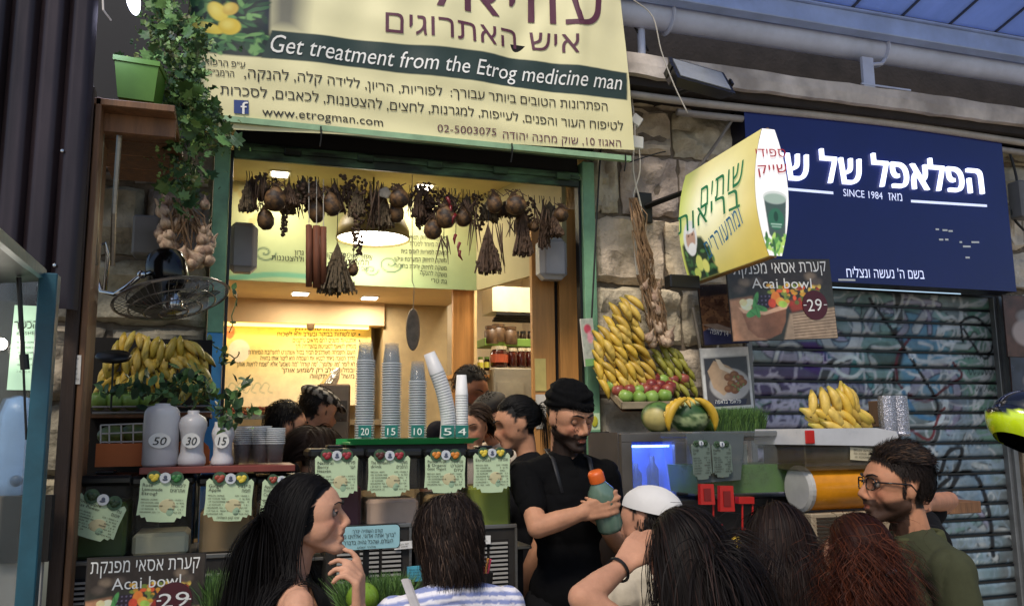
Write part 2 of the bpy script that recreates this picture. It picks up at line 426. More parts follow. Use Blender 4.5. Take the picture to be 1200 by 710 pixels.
# ============================================================ materials used by the setting
m_stone = mat('limestone', 'FFFFFF', .85, var=.28, vs=9, bump=.9, bs=26, bd=.02, attr=True)
m_mortar = mat('mortar', '6e6254', .95, var=.4, vs=14, bump=.6, bs=50)
m_green = mat('green_paint', '6f9a78', .5, var=.16, vs=14, bump=.15, bs=60, bd=.003)
m_dgreen = mat('dirty_green_metal', '39523c', .5, metal=.2, var=.6, vs=5, bump=.2, col2='161c16', stretch=(1, 4, 4))
m_blue = mat('blue_paint', '3f86b8', .45, var=.15, vs=10)
m_teal = mat('teal_paint', '194654', .45, var=.25, vs=9, bump=.1)
m_cream = mat('cream_wall', 'd6c6a8', .8, var=.06, vs=3)
m_white = mat('white_plastic', 'c9c9c4', .45, var=.06)
m_grey = mat('grey_plastic', '7d7b80', .5, var=.1)
m_black = mat('black_plastic', '0d0d0e', .42, var=.3)
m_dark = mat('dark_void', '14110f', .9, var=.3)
m_steel = mat('steel', '8f8d88', .38, metal=.9, var=.12, stretch=(1, 1, 12))
m_chrome = mat('chrome', 'bdbdbd', .15, metal=1, var=.05)
m_wood = mat('brown_wood', '6b4a30', .6, var=.4, vs=6, bump=.35, bs=20, bd=.004, stretch=(6, 6, .6))
m_pine = mat('pine_wood', 'b98347', .5, var=.22, vs=5, bump=.15, bs=15, stretch=(7, 7, .5))
m_concrete = mat('painted_concrete', 'd0c4b8', .85, var=.2, vs=5, bump=.5, bs=30, bd=.006, col2='a3988e')
m_pipe = mat('grey_pipe_paint', 'c0c6da', .35, var=.15, vs=4, bump=.1, bs=10)
m_bluemetal = mat('blue_white_metal', 'a9bce4', .4, metal=.2, var=.2, vs=3)
m_corr = mat('dark_corrugated_metal', '2a2226', .34, metal=.45, var=.5, vs=3, stretch=(3, 3, .4))
m_paint = mat('printed_paint', 'ffffff', .5, var=.06, vs=6, attr=True)
m_gloss = mat('printed_gloss', 'ffffff', .25, var=.04, vs=6, attr=True)
m_ink = mat('black_ink', '1a1712', .6, var=.1)
m_whiteink = mat('white_ink', 'e6e4de', .5, var=.03)
m_asphalt = mat('street_stone', 'a3998a', .8, var=.2, vs=2, bump=.4)
m_wire = mat('pale_cable', 'b5aea2', .6)
m_bwire = mat('black_cable', '121110', .5)

# ============================================================ ground and building shell
g = MB(); g.box((-40, -40, -.3), (40, 4.2, 0)); g.build('ground', m_asphalt, kind='structure')
f_ = MB(); f_.box((-.5, 4.16, -.3), (2.6, 6.9, .02)); f_.build('shop_floor', mat('shop_floor', '6b6257', .5), kind='structure')

def stone_wall(label, X0, X1, Z0, Z1, Y, seed, tint='8c7c6a', ch=(.24, .33), wr=(.3, .6)):
    th = thing('stone_wall', label, 'wall', ((X0+X1)/2, Y, 0)); r = random.Random(seed)
    MB().box((X0, Y+.045, Z0), (X1, Y+.4, Z1)).build('mortar', m_mortar, th)
    z = Z0; k = 0
    base = np.array(lin(tint))
    while z < Z1-.02:
        h = min(r.uniform(*ch), Z1-z)
        if Z1-z-h < .1: h = Z1-z
        x = X0-(r.uniform(0, .3) if k % 2 else 0)
        while x < X1-.02:
            wd = r.uniform(*wr); a, b = max(x, X0), min(x+wd, X1)
            if X1-b < .08: b = X1
            x = b
            if b-a < .05: continue
            nu, nv = 16, 12; u = np.linspace(-1, 1, nu); v = np.linspace(-1, 1, nv); uu, vv = np.meshgrid(u, v)
            g_ = .006; w2, h2 = (b-a)/2-g_, h/2-g_; cx, cz = (a+b)/2, z+h/2
            jit = fbm(np.stack([uu*1.7+seed*3+cx*9, vv*1.7+cz*7, uu*0+k], -1), 4, seed)
            edge = np.clip(np.minimum((1-abs(uu))*w2, (1-abs(vv))*h2)/.03, 0, 1)
            pil = .018+edge**.4*(.022+r.uniform(-.012, .018))+.034*jit*edge+.008*np.roll(jit, 2, 1)*edge
            X = cx+uu*w2-.02*np.abs(jit)*(1-edge)*np.sign(uu)*(np.abs(vv) > .5); Z = cz+vv*h2-.02*np.abs(np.roll(jit, 3))*(1-edge)*np.sign(vv)*(np.abs(uu) > .4)
            Yg = Y+.05-pil
            G = np.stack([X, Yg, Z], -1); mb = MB()
            jit2 = np.abs(vnoise(np.stack([uu*5+cx*9, vv*4, uu*0+k], -1), seed)); G[..., 1] += .012*np.exp(-jit2*7)*edge-.004*fbm(np.stack([uu*9, vv*7, uu*0+cx], -1), 2)*edge; tn = base*(1+r.uniform(-.22, .28))*np.array([1, 1+r.uniform(-.04, .03), 1+r.uniform(-.12, .06)])
            cc = tn*(1+.16*jit[..., None])
            mb.grid(G, cc)
            bd = [G[0], G[:, -1], G[-1][::-1], G[:, 0][::-1]]; ring = np.concatenate([e[:-1] for e in bd]); back = ring.copy(); back[:, 1] = Y+.06
            n = len(ring); mb.add(np.concatenate([ring, back]), [(i, i+n, (i+1) % n+n, (i+1) % n) for i in range(n)], tn*.8)
            mb.build('stone', m_stone, th, smooth=False)
            me = COL.objects[-1].data; me.polygons.foreach_set('use_smooth', np.ones(len(me.polygons), bool)); me.set_sharp_from_angle(angle=R_(38))
        z += h; k += 1
    return th
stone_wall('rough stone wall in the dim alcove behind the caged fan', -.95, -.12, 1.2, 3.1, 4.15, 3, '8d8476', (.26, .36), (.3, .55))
stone_wall('rough limestone block wall between the juice counter and the blue sign', 1.83, 2.78, 1.2, 3.62, 4.15, 11, 'b3a592', (.26, .42), (.34, .62))
stone_wall('rough stone pier at the right edge beyond the painted shutter', 4.72, 6.1, 0.2, 3.5, 4.12, 5, 'b5aa98', (.25, .36), (.3, .55))
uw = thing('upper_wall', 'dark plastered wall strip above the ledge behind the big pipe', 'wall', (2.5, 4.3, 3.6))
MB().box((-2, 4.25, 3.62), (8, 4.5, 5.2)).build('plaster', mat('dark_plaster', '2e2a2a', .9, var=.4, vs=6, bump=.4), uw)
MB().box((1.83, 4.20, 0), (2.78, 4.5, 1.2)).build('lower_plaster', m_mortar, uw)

# ------------------------------------------------------------ shop front frame
sf = thing('storefront', 'pale green painted metal frame around the juice shop opening', 'shop front', (.85, 4.15, 0))
MB().box((-.115, 4.10, 2.12), (-.045, 4.17, 3.1), bev=.004).build('left_post', m_green, sf)
MB().box((-.115, 4.102, .3), (-.045, 4.168, 2.12), bev=.004).build('left_post_lower', m_blue, sf, label='blue painted lower end of the left post')
MB().box((1.755, 4.10, .3), (1.825, 4.17, 3.1), bev=.004).build('right_post', m_green, sf)
MB().box((1.74, 4.13, .3), (1.754, 4.18, 3.0)).build('guide_rail', m_black, sf); MB().box((-.044, 4.13, .3), (-.03, 4.18, 3.0)).build('guide_rail', m_black, sf)
rs = thing('roller_shutter', 'dirty green roller shutter rolled up under the yellow banner', 'shutter', (.85, 4.1, 3.1))
MB().box((-.12, 3.84, 3.035), (1.92, 3.872, 3.062)).build('banner_rail', mat('rail_green', '88a883', .5, var=.2), rs)
for k in range(7):
    z = 3.04+k*.052
    mb = MB(); a = np.linspace(-.5, .5, 6)*math.pi
    pr = [(4.02-.11+.016*math.cos(t)*-1+k*.0, z+.026+.026*math.sin(t)) for t in a]
    V = [(x, p[0]+.12*(1-math.cos(k*.28)), p[1]) for x in (-.04, 1.74) for p in pr]; n = len(pr)
    mb.add(V, [(i, i+1, i+n+1, i+n) for i in range(n-1)]); mb.build('slat', m_dgreen, rs, smooth=True)
MB().box((-.03, 4.105, 2.955), (1.739, 4.128, 3.035), bev=.004).box((-.03, 4.09, 2.995), (1.739, 4.104, 3.012)).build('bottom_bar', mat('bar_green', '47654a', .45, metal=.2, var=.5, vs=7, stretch=(1, 3, 3), col2='222b22'), rs)
MB().box((-.03, 4.13, 3.03), (1.74, 4.24, 3.6)).box((-.12, 3.875, 3.42), (1.92, 4.13, 3.6)).build('housing', m_dark, rs)
for k, x in enumerate(np.linspace(.2, 1.6, 5)): MB().box((x, 4.08, 2.985), (x+.08, 4.103, 3.022), bev=.004).build('latch', m_dgreen, rs)

# ------------------------------------------------------------ interior of the juice shop
room = thing('shop_interior', 'cream walls and ceiling inside the lit juice shop', 'room', (.9, 5.5, 0))
MB().box((-.62, 4.3, 0), (-.5, 7, 3.2)).build('left_wall', m_cream, room)
MB().box((-.5, 6.72, 0), (2.6, 6.85, 3.2)).build('back_wall', m_cream, room)
MB().box((2.3, 4.5, 0), (2.42, 6.72, 3.2)).build('right_wall', m_cream, room)
MB().box((-.62, 4.2, 3.16), (2.6, 5.2, 3.25)).build('ceiling', mat('ceiling_ochre', 'b8a678', .8, var=.08), room, label='ochre front ceiling above the hanging dried herbs')
MB().box((-.5, 5.22, 2.62), (1.55, 6.72, 2.72)).build('lower_ceiling', mat('ceiling_cream', 'dcc39a', .8, var=.05), room)
MB().box((-.5, 6.26, 2.45), (1.06, 6.4, 2.62)).build('soffit', mat('soffit_tan', 'c8ab82', .8, var=.05), room)
MB().box((1.55, 5.22, 3.0), (2.3, 6.72, 3.05)).build('rear_ceiling', m_cream, room)
# green printed menu fascia above the room
ff = Frame((-.5, 5.2, 2.56), (1, 0, 0), (0, 0, 1), 1.97, .6)
fas = thing('menu_fascia', 'pale green menu board with hebrew lines across the top of the shop', 'menu board', ff.at(ff.W/2, 0))
pt = Paint(420, 130, 'c3cf94'); pt.grad('b5b07e', 'a3b98a')
pt.curve([(95, 128), (150, 120), (200, 121), (235, 126), (240, 129)], 7, '6fa98a'); 
for (cx, cy, s_) in ((140, 92, 1), (275, 108, .7), (300, 98, 1.2)):
    t = np.linspace(0, 9, 26); pt.curve([(cx+s_*(14-1.4*k)*math.cos(k), cy+s_*(14-1.4*k)*math.sin(k)*.8) for k in t], 2, '3f5a49', n=2)
for k in range(7): cx = 100+k*5; pt.ell(cx+rng.uniform(-6, 6), 10+k*7, 5, 5, 'a9924c', a=.6)
pt.noise(.05, 30)
print_grid('printed_face', ff, pt, m_paint, fas, step=1.8); board('board', ff, m_cream, fas, .02)
mb = MB()
for s, a, b, h in (('צמח מרפא, לצינון', (400, 300), (434, 303), 5), ('צינון, שפעת, דלקות, וכאבי גרון', (345, 299), (436, 305), 7), ('תמצית טיפות, כאבים ולהצטננות', (318, 305), (432, 311), 7), ('עשבי מרפא', (410, 316), (432, 318), 6),
    ('משקה לחיזוק הגוף', (480, 281), (523, 282), 6), ('משקה מיוחד לסכרת', (480, 288), (523, 290), 6), ('משקה לפוריות לאדם בית', (470, 297), (523, 299), 6),
    ('משקה לחיזוק המערכת וניקוי', (462, 306), (523, 308), 6), ('משקה לחיזוק ירידת בחילות', (462, 314), (523, 317), 6), ('משקה להנקה', (492, 322), (523, 325), 6), ('גת טרי', (505, 331), (523, 333), 6)):
    letter(mb, heb(s), ff, a, b, h*.8, bold=.012, ref=.592, n=.006)
mb.build('lettering', m_ink, fas)
# fascia return toward the street
mb = MB(); q = [np.array(p) for p in ((1.47, 5.2), (1.72, 4.32))]; n_ = np.array([.88, .25]); n_ /= np.linalg.norm(n_)
mb.add([(*q[0], 2.56), (*q[1], 2.56), (*q[1], 3.16), (*q[0], 3.16), (*(q[0]+n_*.03), 2.56), (*(q[1]+n_*.03), 2.56), (*(q[1]+n_*.03), 3.16), (*(q[0]+n_*.03), 3.16)], [(0, 1, 2, 3), (7, 6, 5, 4), (0, 4, 5, 1), (1, 5, 6, 2), (3, 2, 6, 7), (4, 0, 3, 7)])
mb.build('side_fascia', mat('fascia_yellow', 'b3a983', .7, var=.05), fas)
# back text board; glow from above painted into the print, faintly emissive
fb = frame_px((262, 379), (435, 376), (435, 477), (258, 474), 6.385)
bb = thing('printed_wall_board', 'glowing yellow board of hebrew lines on the back wall', 'board', fb.at(fb.W/2, 0))
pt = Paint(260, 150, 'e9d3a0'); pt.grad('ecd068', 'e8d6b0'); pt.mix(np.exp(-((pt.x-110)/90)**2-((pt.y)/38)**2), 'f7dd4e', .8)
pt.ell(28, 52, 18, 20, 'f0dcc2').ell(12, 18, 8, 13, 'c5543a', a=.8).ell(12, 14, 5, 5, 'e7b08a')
for k in range(5): pt.curve([(10+k*14, 118), (16+k*14, 108), (24+k*14, 112), (22+k*14, 122), (30+k*14, 126)], 1.5, '9aa07c', a=.8)
print_grid('printed_face', fb, pt, mat('painted_glow_print', 'ffffff', .6, attr=True, emit=.05), bb, step=1.7); board('board', fb, m_cream, bb, .02)
mb = MB()
for i, (s, x0, x1) in enumerate((('עייפות, חולשה ולחץ', 345, 417), ('יש לשתות בבוקר ובערב ולא לשכוח', 325, 417), ('אותנטיות משנים לחם מראים נרקמים', 343, 417), ('מומלץ לשאוף למצוינות בהצלחה ודך', 346, 417),
    ('העונג והשמחה משתלבים תמיד בסוד אשתורט לתערובת המיוחדת', 291, 416), ('הדרך הטובה ביותר לבטא את השמחה היא ליצור אותו בחוויה', 305, 416), ('לא לומר "מה שלומך", "מה קורה" "מה נשמע" אלא "שמח לראות אותך"', 275, 416), ('ובמלוא הלב רק לשמוע אותך', 330, 415), ('משל לב ותקווה', 363, 415))):
    letter(mb, heb(s), fb, (x0, 387+i*7), (x1, 387+i*7), 4.6, bold=.01, ref=.592, n=.006)
    mb.box((-.006, -.003, -.006), (.006, 0, .006), o=fb.at(*fb.px(421, 385+i*7), .004))
mb.build('lettering', m_ink, bb)
# shelf and counter along the back
MB().box((-.5, 5.9, 1.72), (1.05, 6.38, 1.76)).box((-.5, 6.25, 0), (1.05, 6.3, 1.72)).build('back_counter', mat('counter_cream', 'cbb489', .6), room)
MB().box((1.06, 6.3, 0), (1.55, 6.72, 2.62)).build('pier', mat('grey_tan_wall', 'a8946f', .8), room)

def light_panel(label, px, py, Y, z, w_, d_, power, group):
    p = PZ(px, py, z-.004) if Y is None else P(px, py, Y); t = thing('ceiling_light', label, 'ceiling light', (p[0], p[1], z), group=group)
    MB().box((p[0]-w_/2-.012, p[1]-d_/2-.012, z-.006), (p[0]+w_/2+.012, p[1]+d_/2+.012, z)).build('rim', m_white, t)
    MB().box((p[0]-w_/2, p[1]-d_/2, z-.012), (p[0]+w_/2, p[1]+d_/2, z-.0065)).build('diffuser', mat('lamp_diffuser', 'fff2d8', .5, emit=9, ecol='fff0d6'), t)
    l = bpy.data.lights.new('downlight', 'AREA'); l.energy = power; l.shape = 'RECTANGLE'; l.size = w_; l.size_y = d_; l.color = (1, .88, .7)
    lo = bpy.data.objects.new('lamp_light', l); COL.objects.link(lo); lo.parent = t; lo.location = (0, 0, -.02)
G_ = 'square recessed lights in the shop ceiling'
light_panel('flat ceiling light above the left hanging gourds', 328, 204, None, 3.16, .09, .09, 5, G_)
light_panel('flat ceiling light above the middle of the hanging herbs', 497, 219, None, 3.16, .09, .09, 5, G_)
light_panel('flat lower ceiling light left, over the text board', 352, 344, None, 2.62, .1, .1, 5, G_)
light_panel('flat lower ceiling light right, beside the wooden panel', 433, 349, None, 2.62, .1, .1, 7, G_)
light_panel('flat ceiling light deep inside over the jar shelf', 600, 262, None, 3.0, .2, .2, 20, G_)
# pendant lamp
pc = P(437, 281, 4.9)
pl = thing('pendant_lamp', 'wide olive dome pendant lamp glowing behind the dried herbs', 'lamp', pc)
MB().lathe([(.02, .235), (.06, .23), (.13, .19), (.185, .12), (.21, .06), (.215, 0), (.208, .002), (.2, .06), (.17, .12), (.12, .18), (.0, .215)], pc, 32).build('shade', mat('olive_shade', '8a7c4e', .5, var=.1), pl, smooth=True)
MB().lathe([(.0001, .03), (.19, .03), (.206, .012), (.0001, .008)], pc, 32).build('diffuser', mat('pendant_diffuser', 'ffffff', .5, emit=7, ecol='fff3da'), pl)
MB().tube([pc+[0, 0, .23], pc+[0, 0, .42]], .006).build('cord', m_black, pl)
l = bpy.data.lights.new('pendant', 'POINT'); l.energy = 6; l.color = (1, .87, .68); l.shadow_soft_size = .1
lo = bpy.data.objects.new('lamp_light', l); COL.objects.link(lo); lo.parent = pl; lo.location = (0, 0, -.06)
# strip light behind the soffit that makes the board glow
t = thing('strip_light', 'hidden warm strip light over the glowing text board', 'lamp', (.3, 6.32, 2.44))
MB().box((-.1, 6.29, 2.425), (.95, 6.32, 2.448)).build('diffuser', mat('strip_diffuser', 'ffe08a', .5, emit=2.5, ecol='ffd978'), t)
l = bpy.data.lights.new('strip', 'AREA'); l.energy = .8; l.shape = 'RECTANGLE'; l.size = 1; l.size_y = .04; l.color = (1, .78, .4)
lo = bpy.data.objects.new('lamp_light', l); COL.objects.link(lo); lo.parent = t; lo.location = (.05, -.03, -.03); lo.rotation_euler = (R_(25), 0, 0)
# small sensor dome under the soffit
pc = P(364, 383, 6.22); t = MB(); t.lathe([(.0001, -.03), (.02, -.022), (.028, 0), (.03, .02)], pc, 14)
t.build('ceiling_sensor', mat('brown_plastic', '6e5538', .5), label='small brown sensor dome under the tan soffit', cat='sensor', smooth=True, loc=pc)

# wood panels, posts at the right of the opening
wp = thing('wooden_door', 'tall pine door panel inside the shop behind the hanging herbs', 'door', P(545, 480, 5.2)*[1, 1, 0])
a = P(531, 345, 5.25); b = P(557, 345, 5.25); MB().box((a[0], 5.25, 0), (b[0], 5.29, 2.6), bev=.003).build('panel', m_pine, wp)
MB().box((b[0]-.012, 5.235, 0), (b[0]+.006, 5.249, 2.6)).build('edge_strip', mat('pale_edge', 'd9bb83', .5), wp)
wq = thing('wooden_partition', 'pine boards with a dark gap beside the right green post', 'partition', (1.65, 4.36, 0))
a = P(623, 300, 4.36)[0]; b = P(649, 300, 4.36)[0]; c = P(654, 300, 4.36)[0]
MB().box((a, 4.36, 0), (b, 4.40, 2.78), bev=.003).build('board', m_pine, wq)
MB().box((c, 4.35, 0), (1.9, 4.39, 2.9), bev=.003).build('board', m_pine, wq)
MB().box((b, 4.385, 0), (c, 4.40, 2.9)).build('gap', m_dark, wq)
for (x0, y0, x1, y1, c_) in ((627, 420, 640, 458, 'c9b56c'), (628, 462, 640, 502, 'cfc6b8')):
    fr = frame_px((x0, y0), (x1, y0), (x1, y1), (x0, y1), 4.355); t = board('notice_paper', fr, mat('paper_'+c_, c_, .8), None, .002)
    tag(t, 'yellow slip of paper pinned on the pine board' if y0 < 450 else 'off white paper strip pinned low on the pine board', 'paper')
# bright white rear wall niche + AC
ac = thing('air_conditioner', 'cream wall air conditioner above the jars inside the shop', 'air conditioner', P(600, 372, 5.6))
p0 = P(577, 345, 5.5); p1 = P(640, 345, 5.5); z0, z1 = P(577, 368, 5.5)[2], P(577, 335, 5.5)[2]
mb = MB(); mb.prism([(p0[0], z0+.02), (p1[0], z0+.02), (p1[0], z1), (p0[0], z1)], 5.5, 5.75)
mb.build('casing', mat('ac_cream', 'b3a88c', .4), ac)
mb = MB()
for k in range(4): MB().box((p0[0]+.03, 5.49+k*.03, z0-.004-.012*k), (p1[0], 5.515+k*.03, z0+.012-.012*k)).build('louvre', m_black, ac)
# grey speakers
def wall_speaker(label, c0, c1, Y, d):
    a = P(*c0, Y); b = P(*c1, Y); t = thing('loudspeaker', label, 'speaker', ((a[0]+b[0])/2, Y, min(a[2], b[2])))
    MB().box(a+[0, 0, 0], b+[0, d, 0], bev=.03).build('cabinet', mat('speaker_grey', 'b4b2b4', .5, var=.05), t)
    h = np.array([.012, 0, .012]); lo_, hi = np.minimum(a, b), np.maximum(a, b)
    MB().box(lo_+[.02, -.006, .02], hi+[-.02, .01, -.02], bev=.02).build('grille', mat('speaker_grille', '9a989c', .7, var=.1, bump=.3, bs=300, bd=.002), t)
    MB().tube([(lo_+hi)/2+[0, d, 0], (lo_+hi)/2+[0, d+.1, .06]], .012).build('bracket', m_black, t)
wall_speaker('grey wall loudspeaker beside the left green post', (269, 258), (301, 318), 4.3, .12)
wall_speaker('grey wall loudspeaker beside the right green post', (634, 276), (667, 327), 4.2, .12)

# ------------------------------------------------------------ jars on the shelf
sh = thing('wall_shelf', 'pine shelf carrying honey jars inside the shop', 'shelf', P(560, 440, 5.6))
a = P(528, 440, 5.4); b = P(579, 436, 5.4); MB().box((a[0], 5.35, a[2]-.02), (b[0], 5.62, a[2]+.005)).build('board', m_pine, sh)
cb = thing('grey_cabinet', 'pale grey cabinet under the jars inside the shop', 'cabinet', P(602, 500, 5.3)*[1, 1, 0])
a = P(579, 431, 5.25); b = P(640, 431, 5.25); MB().box((a[0], 5.25, 0), (b[0], 5.7, a[2]), bev=.004).build('body', mat('cabinet_grey', '8f8a7c', .6), cb)
MB().box((a[0]+.02, 5.243, 1.2), (b[0]-.16, 5.249, a[2]-.09)).build('door', mat('cabinet_door', '9a9585', .5), cb)
ztop = a[2]
def jar(label, px, py_b, wpx, hpx, Y, glass, lid, band=None, group=None):
    c = P(px, py_b, Y); s = zs(c); r = wpx/2*s; h = hpx*s
    t = thing('food_jar', label, 'jar', c, group=group)
    MB().lathe([(.0001, 0), (r*.9, 0), (r, h*.06), (r, h*.72), (r*.8, h*.8), (r*.78, h*.86), (.0001, h*.86)], c, 14).build('glass', glass, t, smooth=True)
    MB().lathe([(r*.86, h*.83), (r*.88, h), (.0001, h)], c, 14).build('lid', lid, t)
    if band: MB().lathe([(r*1.02, h*.2), (r*1.02, h*.6)], c, 14).build('label_band', band, t)
m_honey = mat('honey', '34100a', .2, var=.2); m_dkjar = mat('dark_jar', '1d120c', .2); m_lidg = mat('green_lid', '5c7a35', .5); m_lidw = mat('pale_lid', 'c9bfa6', .5)
m_yel = mat('yellow_label', 'c9c24a', .6); m_cook = mat('cookie_brown', '46321f', .5, var=.4, vs=30)
for k in range(2): jar('red honey jar with a pale lid in front of the dark jars', 585+k*0+(k*0), 430, 21, 24, 5.35+.12*k, m_honey, m_lidw, mat('orange_label', 'a14a2c', .5) if k == 0 else None, 'red honey jars on the cabinet')
for k, x in enumerate((601, 612, 622)): jar('dark red jar with a white lid on the grey cabinet', x, 430, 12, 22, 5.35, m_honey, m_lidw, None, 'dark red jars on the cabinet')
for k, (x, y_) in enumerate(((576, 403), (584, 401), (598, 404))): jar('plastic tub of brown dried leaves stacked on the jars', x, y_, 17, 21, 5.42, m_cook, m_cook, None, 'tubs of dried leaves')
for k, x in enumerate((605, 613, 622)): jar('slim black bottle standing behind the green lids', x, 406, 8, 18, 5.5, m_dkjar, m_black, None, 'black bottles above the jars')
MB().box(P(568, 405, 5.4), P(624, 401, 5.6), bev=.003).build('jar_tier', m_lidg, label='green tray tier between the upper and lower jars', cat='tray')
for k in range(6):
    x = 533+k*7.5; jar('small jar with yellow label and green lid on the pine shelf', x, 436-k*.4, 7, 17-k*.2, 5.38, m_dkjar if k % 2 else mat('cream_jar', 'c9b893', .4), m_lidg, m_yel if k > 1 else None, 'small labelled jars on the pine shelf')
# pastry tray, coffee machine at back
ct = thing('snack_tray', 'long tray of dark red dried fruit on the back counter', 'tray', (.4, 6.0, 1.76))
MB().box((-.1, 5.93, 1.762), (.62, 6.2, 1.79)).build('tray', m_steel, ct)
mb = MB()
for k in range(260):
    p = (rng.uniform(-.08, .6), rng.uniform(5.94, 6.15), 1.79+rng.uniform(0, .05)); r = rng.uniform(.008, .014)
    c_ = [lin('5c1f16'), lin('7a3420'), lin('8d5a33')][k % 3]; mb.ell(p, (r, r, r*.8), nu=6, nv=4, col=c_)
mb.build('dried_fruit', mat('dried_fruit', 'ffffff', .6, attr=True, var=.2), ct, kind='stuff')
cm = thing('coffee_grinder', 'tall dark coffee grinder with a foil bag in the hopper', 'coffee grinder', P(385, 500, 5.2))
a = P(372, 500, 5.2); b = P(406, 452, 5.4); MB().box((a[0], 5.2, a[2]-.1), (b[0], 5.45, b[2]), bev=.01).build('body', mat('grinder_metal', '6d5c4d', .3, metal=.6), cm)
MB().box((a[0]+.02, 5.192, a[2]+.03), (b[0]-.02, 5.199, b[2]-.1)).build('window', mat('amber_glass', '2a1710', .1), cm)
mb = MB(); c0 = P(383, 455, 5.3); c1 = P(392, 440, 5.3); c2 = P(398, 431, 5.3)
mb.tube([c0, c1, c2], [.1, .07, .015], 8, flat=.5); mb.build('foil_bag', mat('foil', 'd8d2c4', .25, metal=.7, bump=.8, bs=30), cm)
# wooden oval hanging board
c = P(484, 386, 4.7); s = zs(c)
t = thing('hanging_wooden_oval', 'flat grey wooden oval hanging on a thin chain', 'ornament', c)
MB().ell(c, (8.5*s, .012, 25*s), nu=20, nv=12).build('oval', mat('grey_gourd', '85786a', .7, var=.35, vs=20), t, smooth=True)
MB().tube([c+[0, 0, 25*s], c+[.005, 0, 52*s], P(483, 330, 4.7), P(483, 205, 4.6)], .0025, 5).build('chain', m_wire, t)
# ============================================================ right side: ledge, pipes, roof, blue sign, painted shutter
lg = thing('concrete_ledge', 'long pale concrete ledge running under the big pipe', 'ledge', (3.5, 3.9, 3.55))
n = 60; xs = np.linspace(1.83, 6.4, n); zt = 3.66+.006*fbm(np.stack([xs*5, xs*0, xs*0], -1), 3); zb = 3.545+.007*fbm(np.stack([xs*7, xs*0+3, xs*0], -1), 3)
G = np.stack([np.stack([xs, xs*0+4.3, zb+.0], -1), np.stack([xs, xs*0+3.9, zb], -1), np.stack([xs, xs*0+3.895, (zb+zt)/2], -1), np.stack([xs, xs*0+3.9, zt], -1), np.stack([xs, xs*0+4.3, zt], -1)])
MB().grid(G).build('beam', m_concrete, lg, smooth=False)
MB().box((1.83, 3.94, 3.50), (6.4, 4.25, 3.545)).build('underside', mat('dark_underside', '2b2420', .9, var=.4), lg)  # underside coloured much darker than the ledge face
for (y, z, r, c_) in ((3.99, 3.475, .022, 'a59c92'), (4.02, 3.42, .02, '8f877f')):
    t = MB(); X = np.linspace(1.95 if z > 3.45 else 2.3, 6.3, 24); t.tube(np.stack([X, X*0+y, z+.012*np.sin(X*2.1)], -1), r, 10)
    t.build('conduit', mat('conduit_'+c_, c_, .5, var=.2), smooth=True, label=('upper' if z > 3.45 else 'lower')+' of the two grey conduits running above the blue sign', cat='conduit')
# big pipe
PY = 4.0; PZ_ = (P(735, 14, PY)[2]+P(1200, 88, PY)[2])/2; PR = .074
bp = thing('drain_pipe', 'thick blue grey pipe running along above the ledge', 'pipe', (3, PY, PZ_))
MB().tube([(x, PY, PZ_) for x in np.linspace(1.2, 7.4, 12)], PR, 28).build('pipe', m_pipe, bp, smooth=True)
for x in (2.25, P(1030, 60, PY)[0]):
    mb = MB(); a = np.linspace(R_(-200), R_(20), 14); mb.tube([(x, PY+(PR+.006)*math.cos(t), PZ_+(PR+.006)*math.sin(t)) for t in a], [.008]*14, 6, flat=2.4)
    if x > 3: mb.tube([(x, PY-PR*.6, PZ_-PR*.9), (x-.05, PY-.07, PZ_-PR-.04), (x-.16, PY-.09, PZ_-PR-.07)], .011, 6); mb.box((x-.22, PY-.1, 3.64), (x-.14, PY-.08, PZ_-PR-.03)).box((x-.24, PY-.104, 3.665), (x+.12, PY-.094, 3.675))
    mb.build('bracket', m_pipe, bp)
MB().tube([(2.1, PY+.03, PZ_), (2.1, PY+.03, 3.6)], .022, 12).build('stub_pipe', m_pipe, bp, smooth=True)
# gutter beam and ribbed roof
GZa, GZb = P(1200, 67, 3.84)[2], P(1200, 48, 3.84)[2]
MB().box((1.2, 3.84, GZa), (7.5, 3.92, GZb), bev=.004).box((1.2, 3.82, GZb+.0005), (7.5, 3.94, GZb+.010)).build('gutter_beam', m_bluemetal, label='blue white metal edge beam of the market roof', cat='beam')
rf = thing('market_roof', 'ribbed pale blue roof sheets sloping over the lane', 'roof', (4, 2.5, 4.0))
m_roof = mat('roof_sheet', 'a3b6e2', .45, metal=.1, var=.22, vs=4, stretch=(2, .6, 1)); 
_t = m_roof.node_tree; _b = _t.nodes['Principled BSDF']; _x = _t.nodes.new('ShaderNodeBsdfTranslucent'); _x.inputs[0].default_value = (.38, .55, .95, 1); _m = _t.nodes.new('ShaderNodeMixShader'); _m.inputs[0].default_value = .5
_t.links.new(_b.outputs[0], _m.inputs[1]); _t.links.new(_x.outputs[0], _m.inputs[2]); _t.links.new(_m.outputs[0], _t.nodes['Material Output'].inputs[0]); m_rib = mat('roof_rib', '39415a', .5)
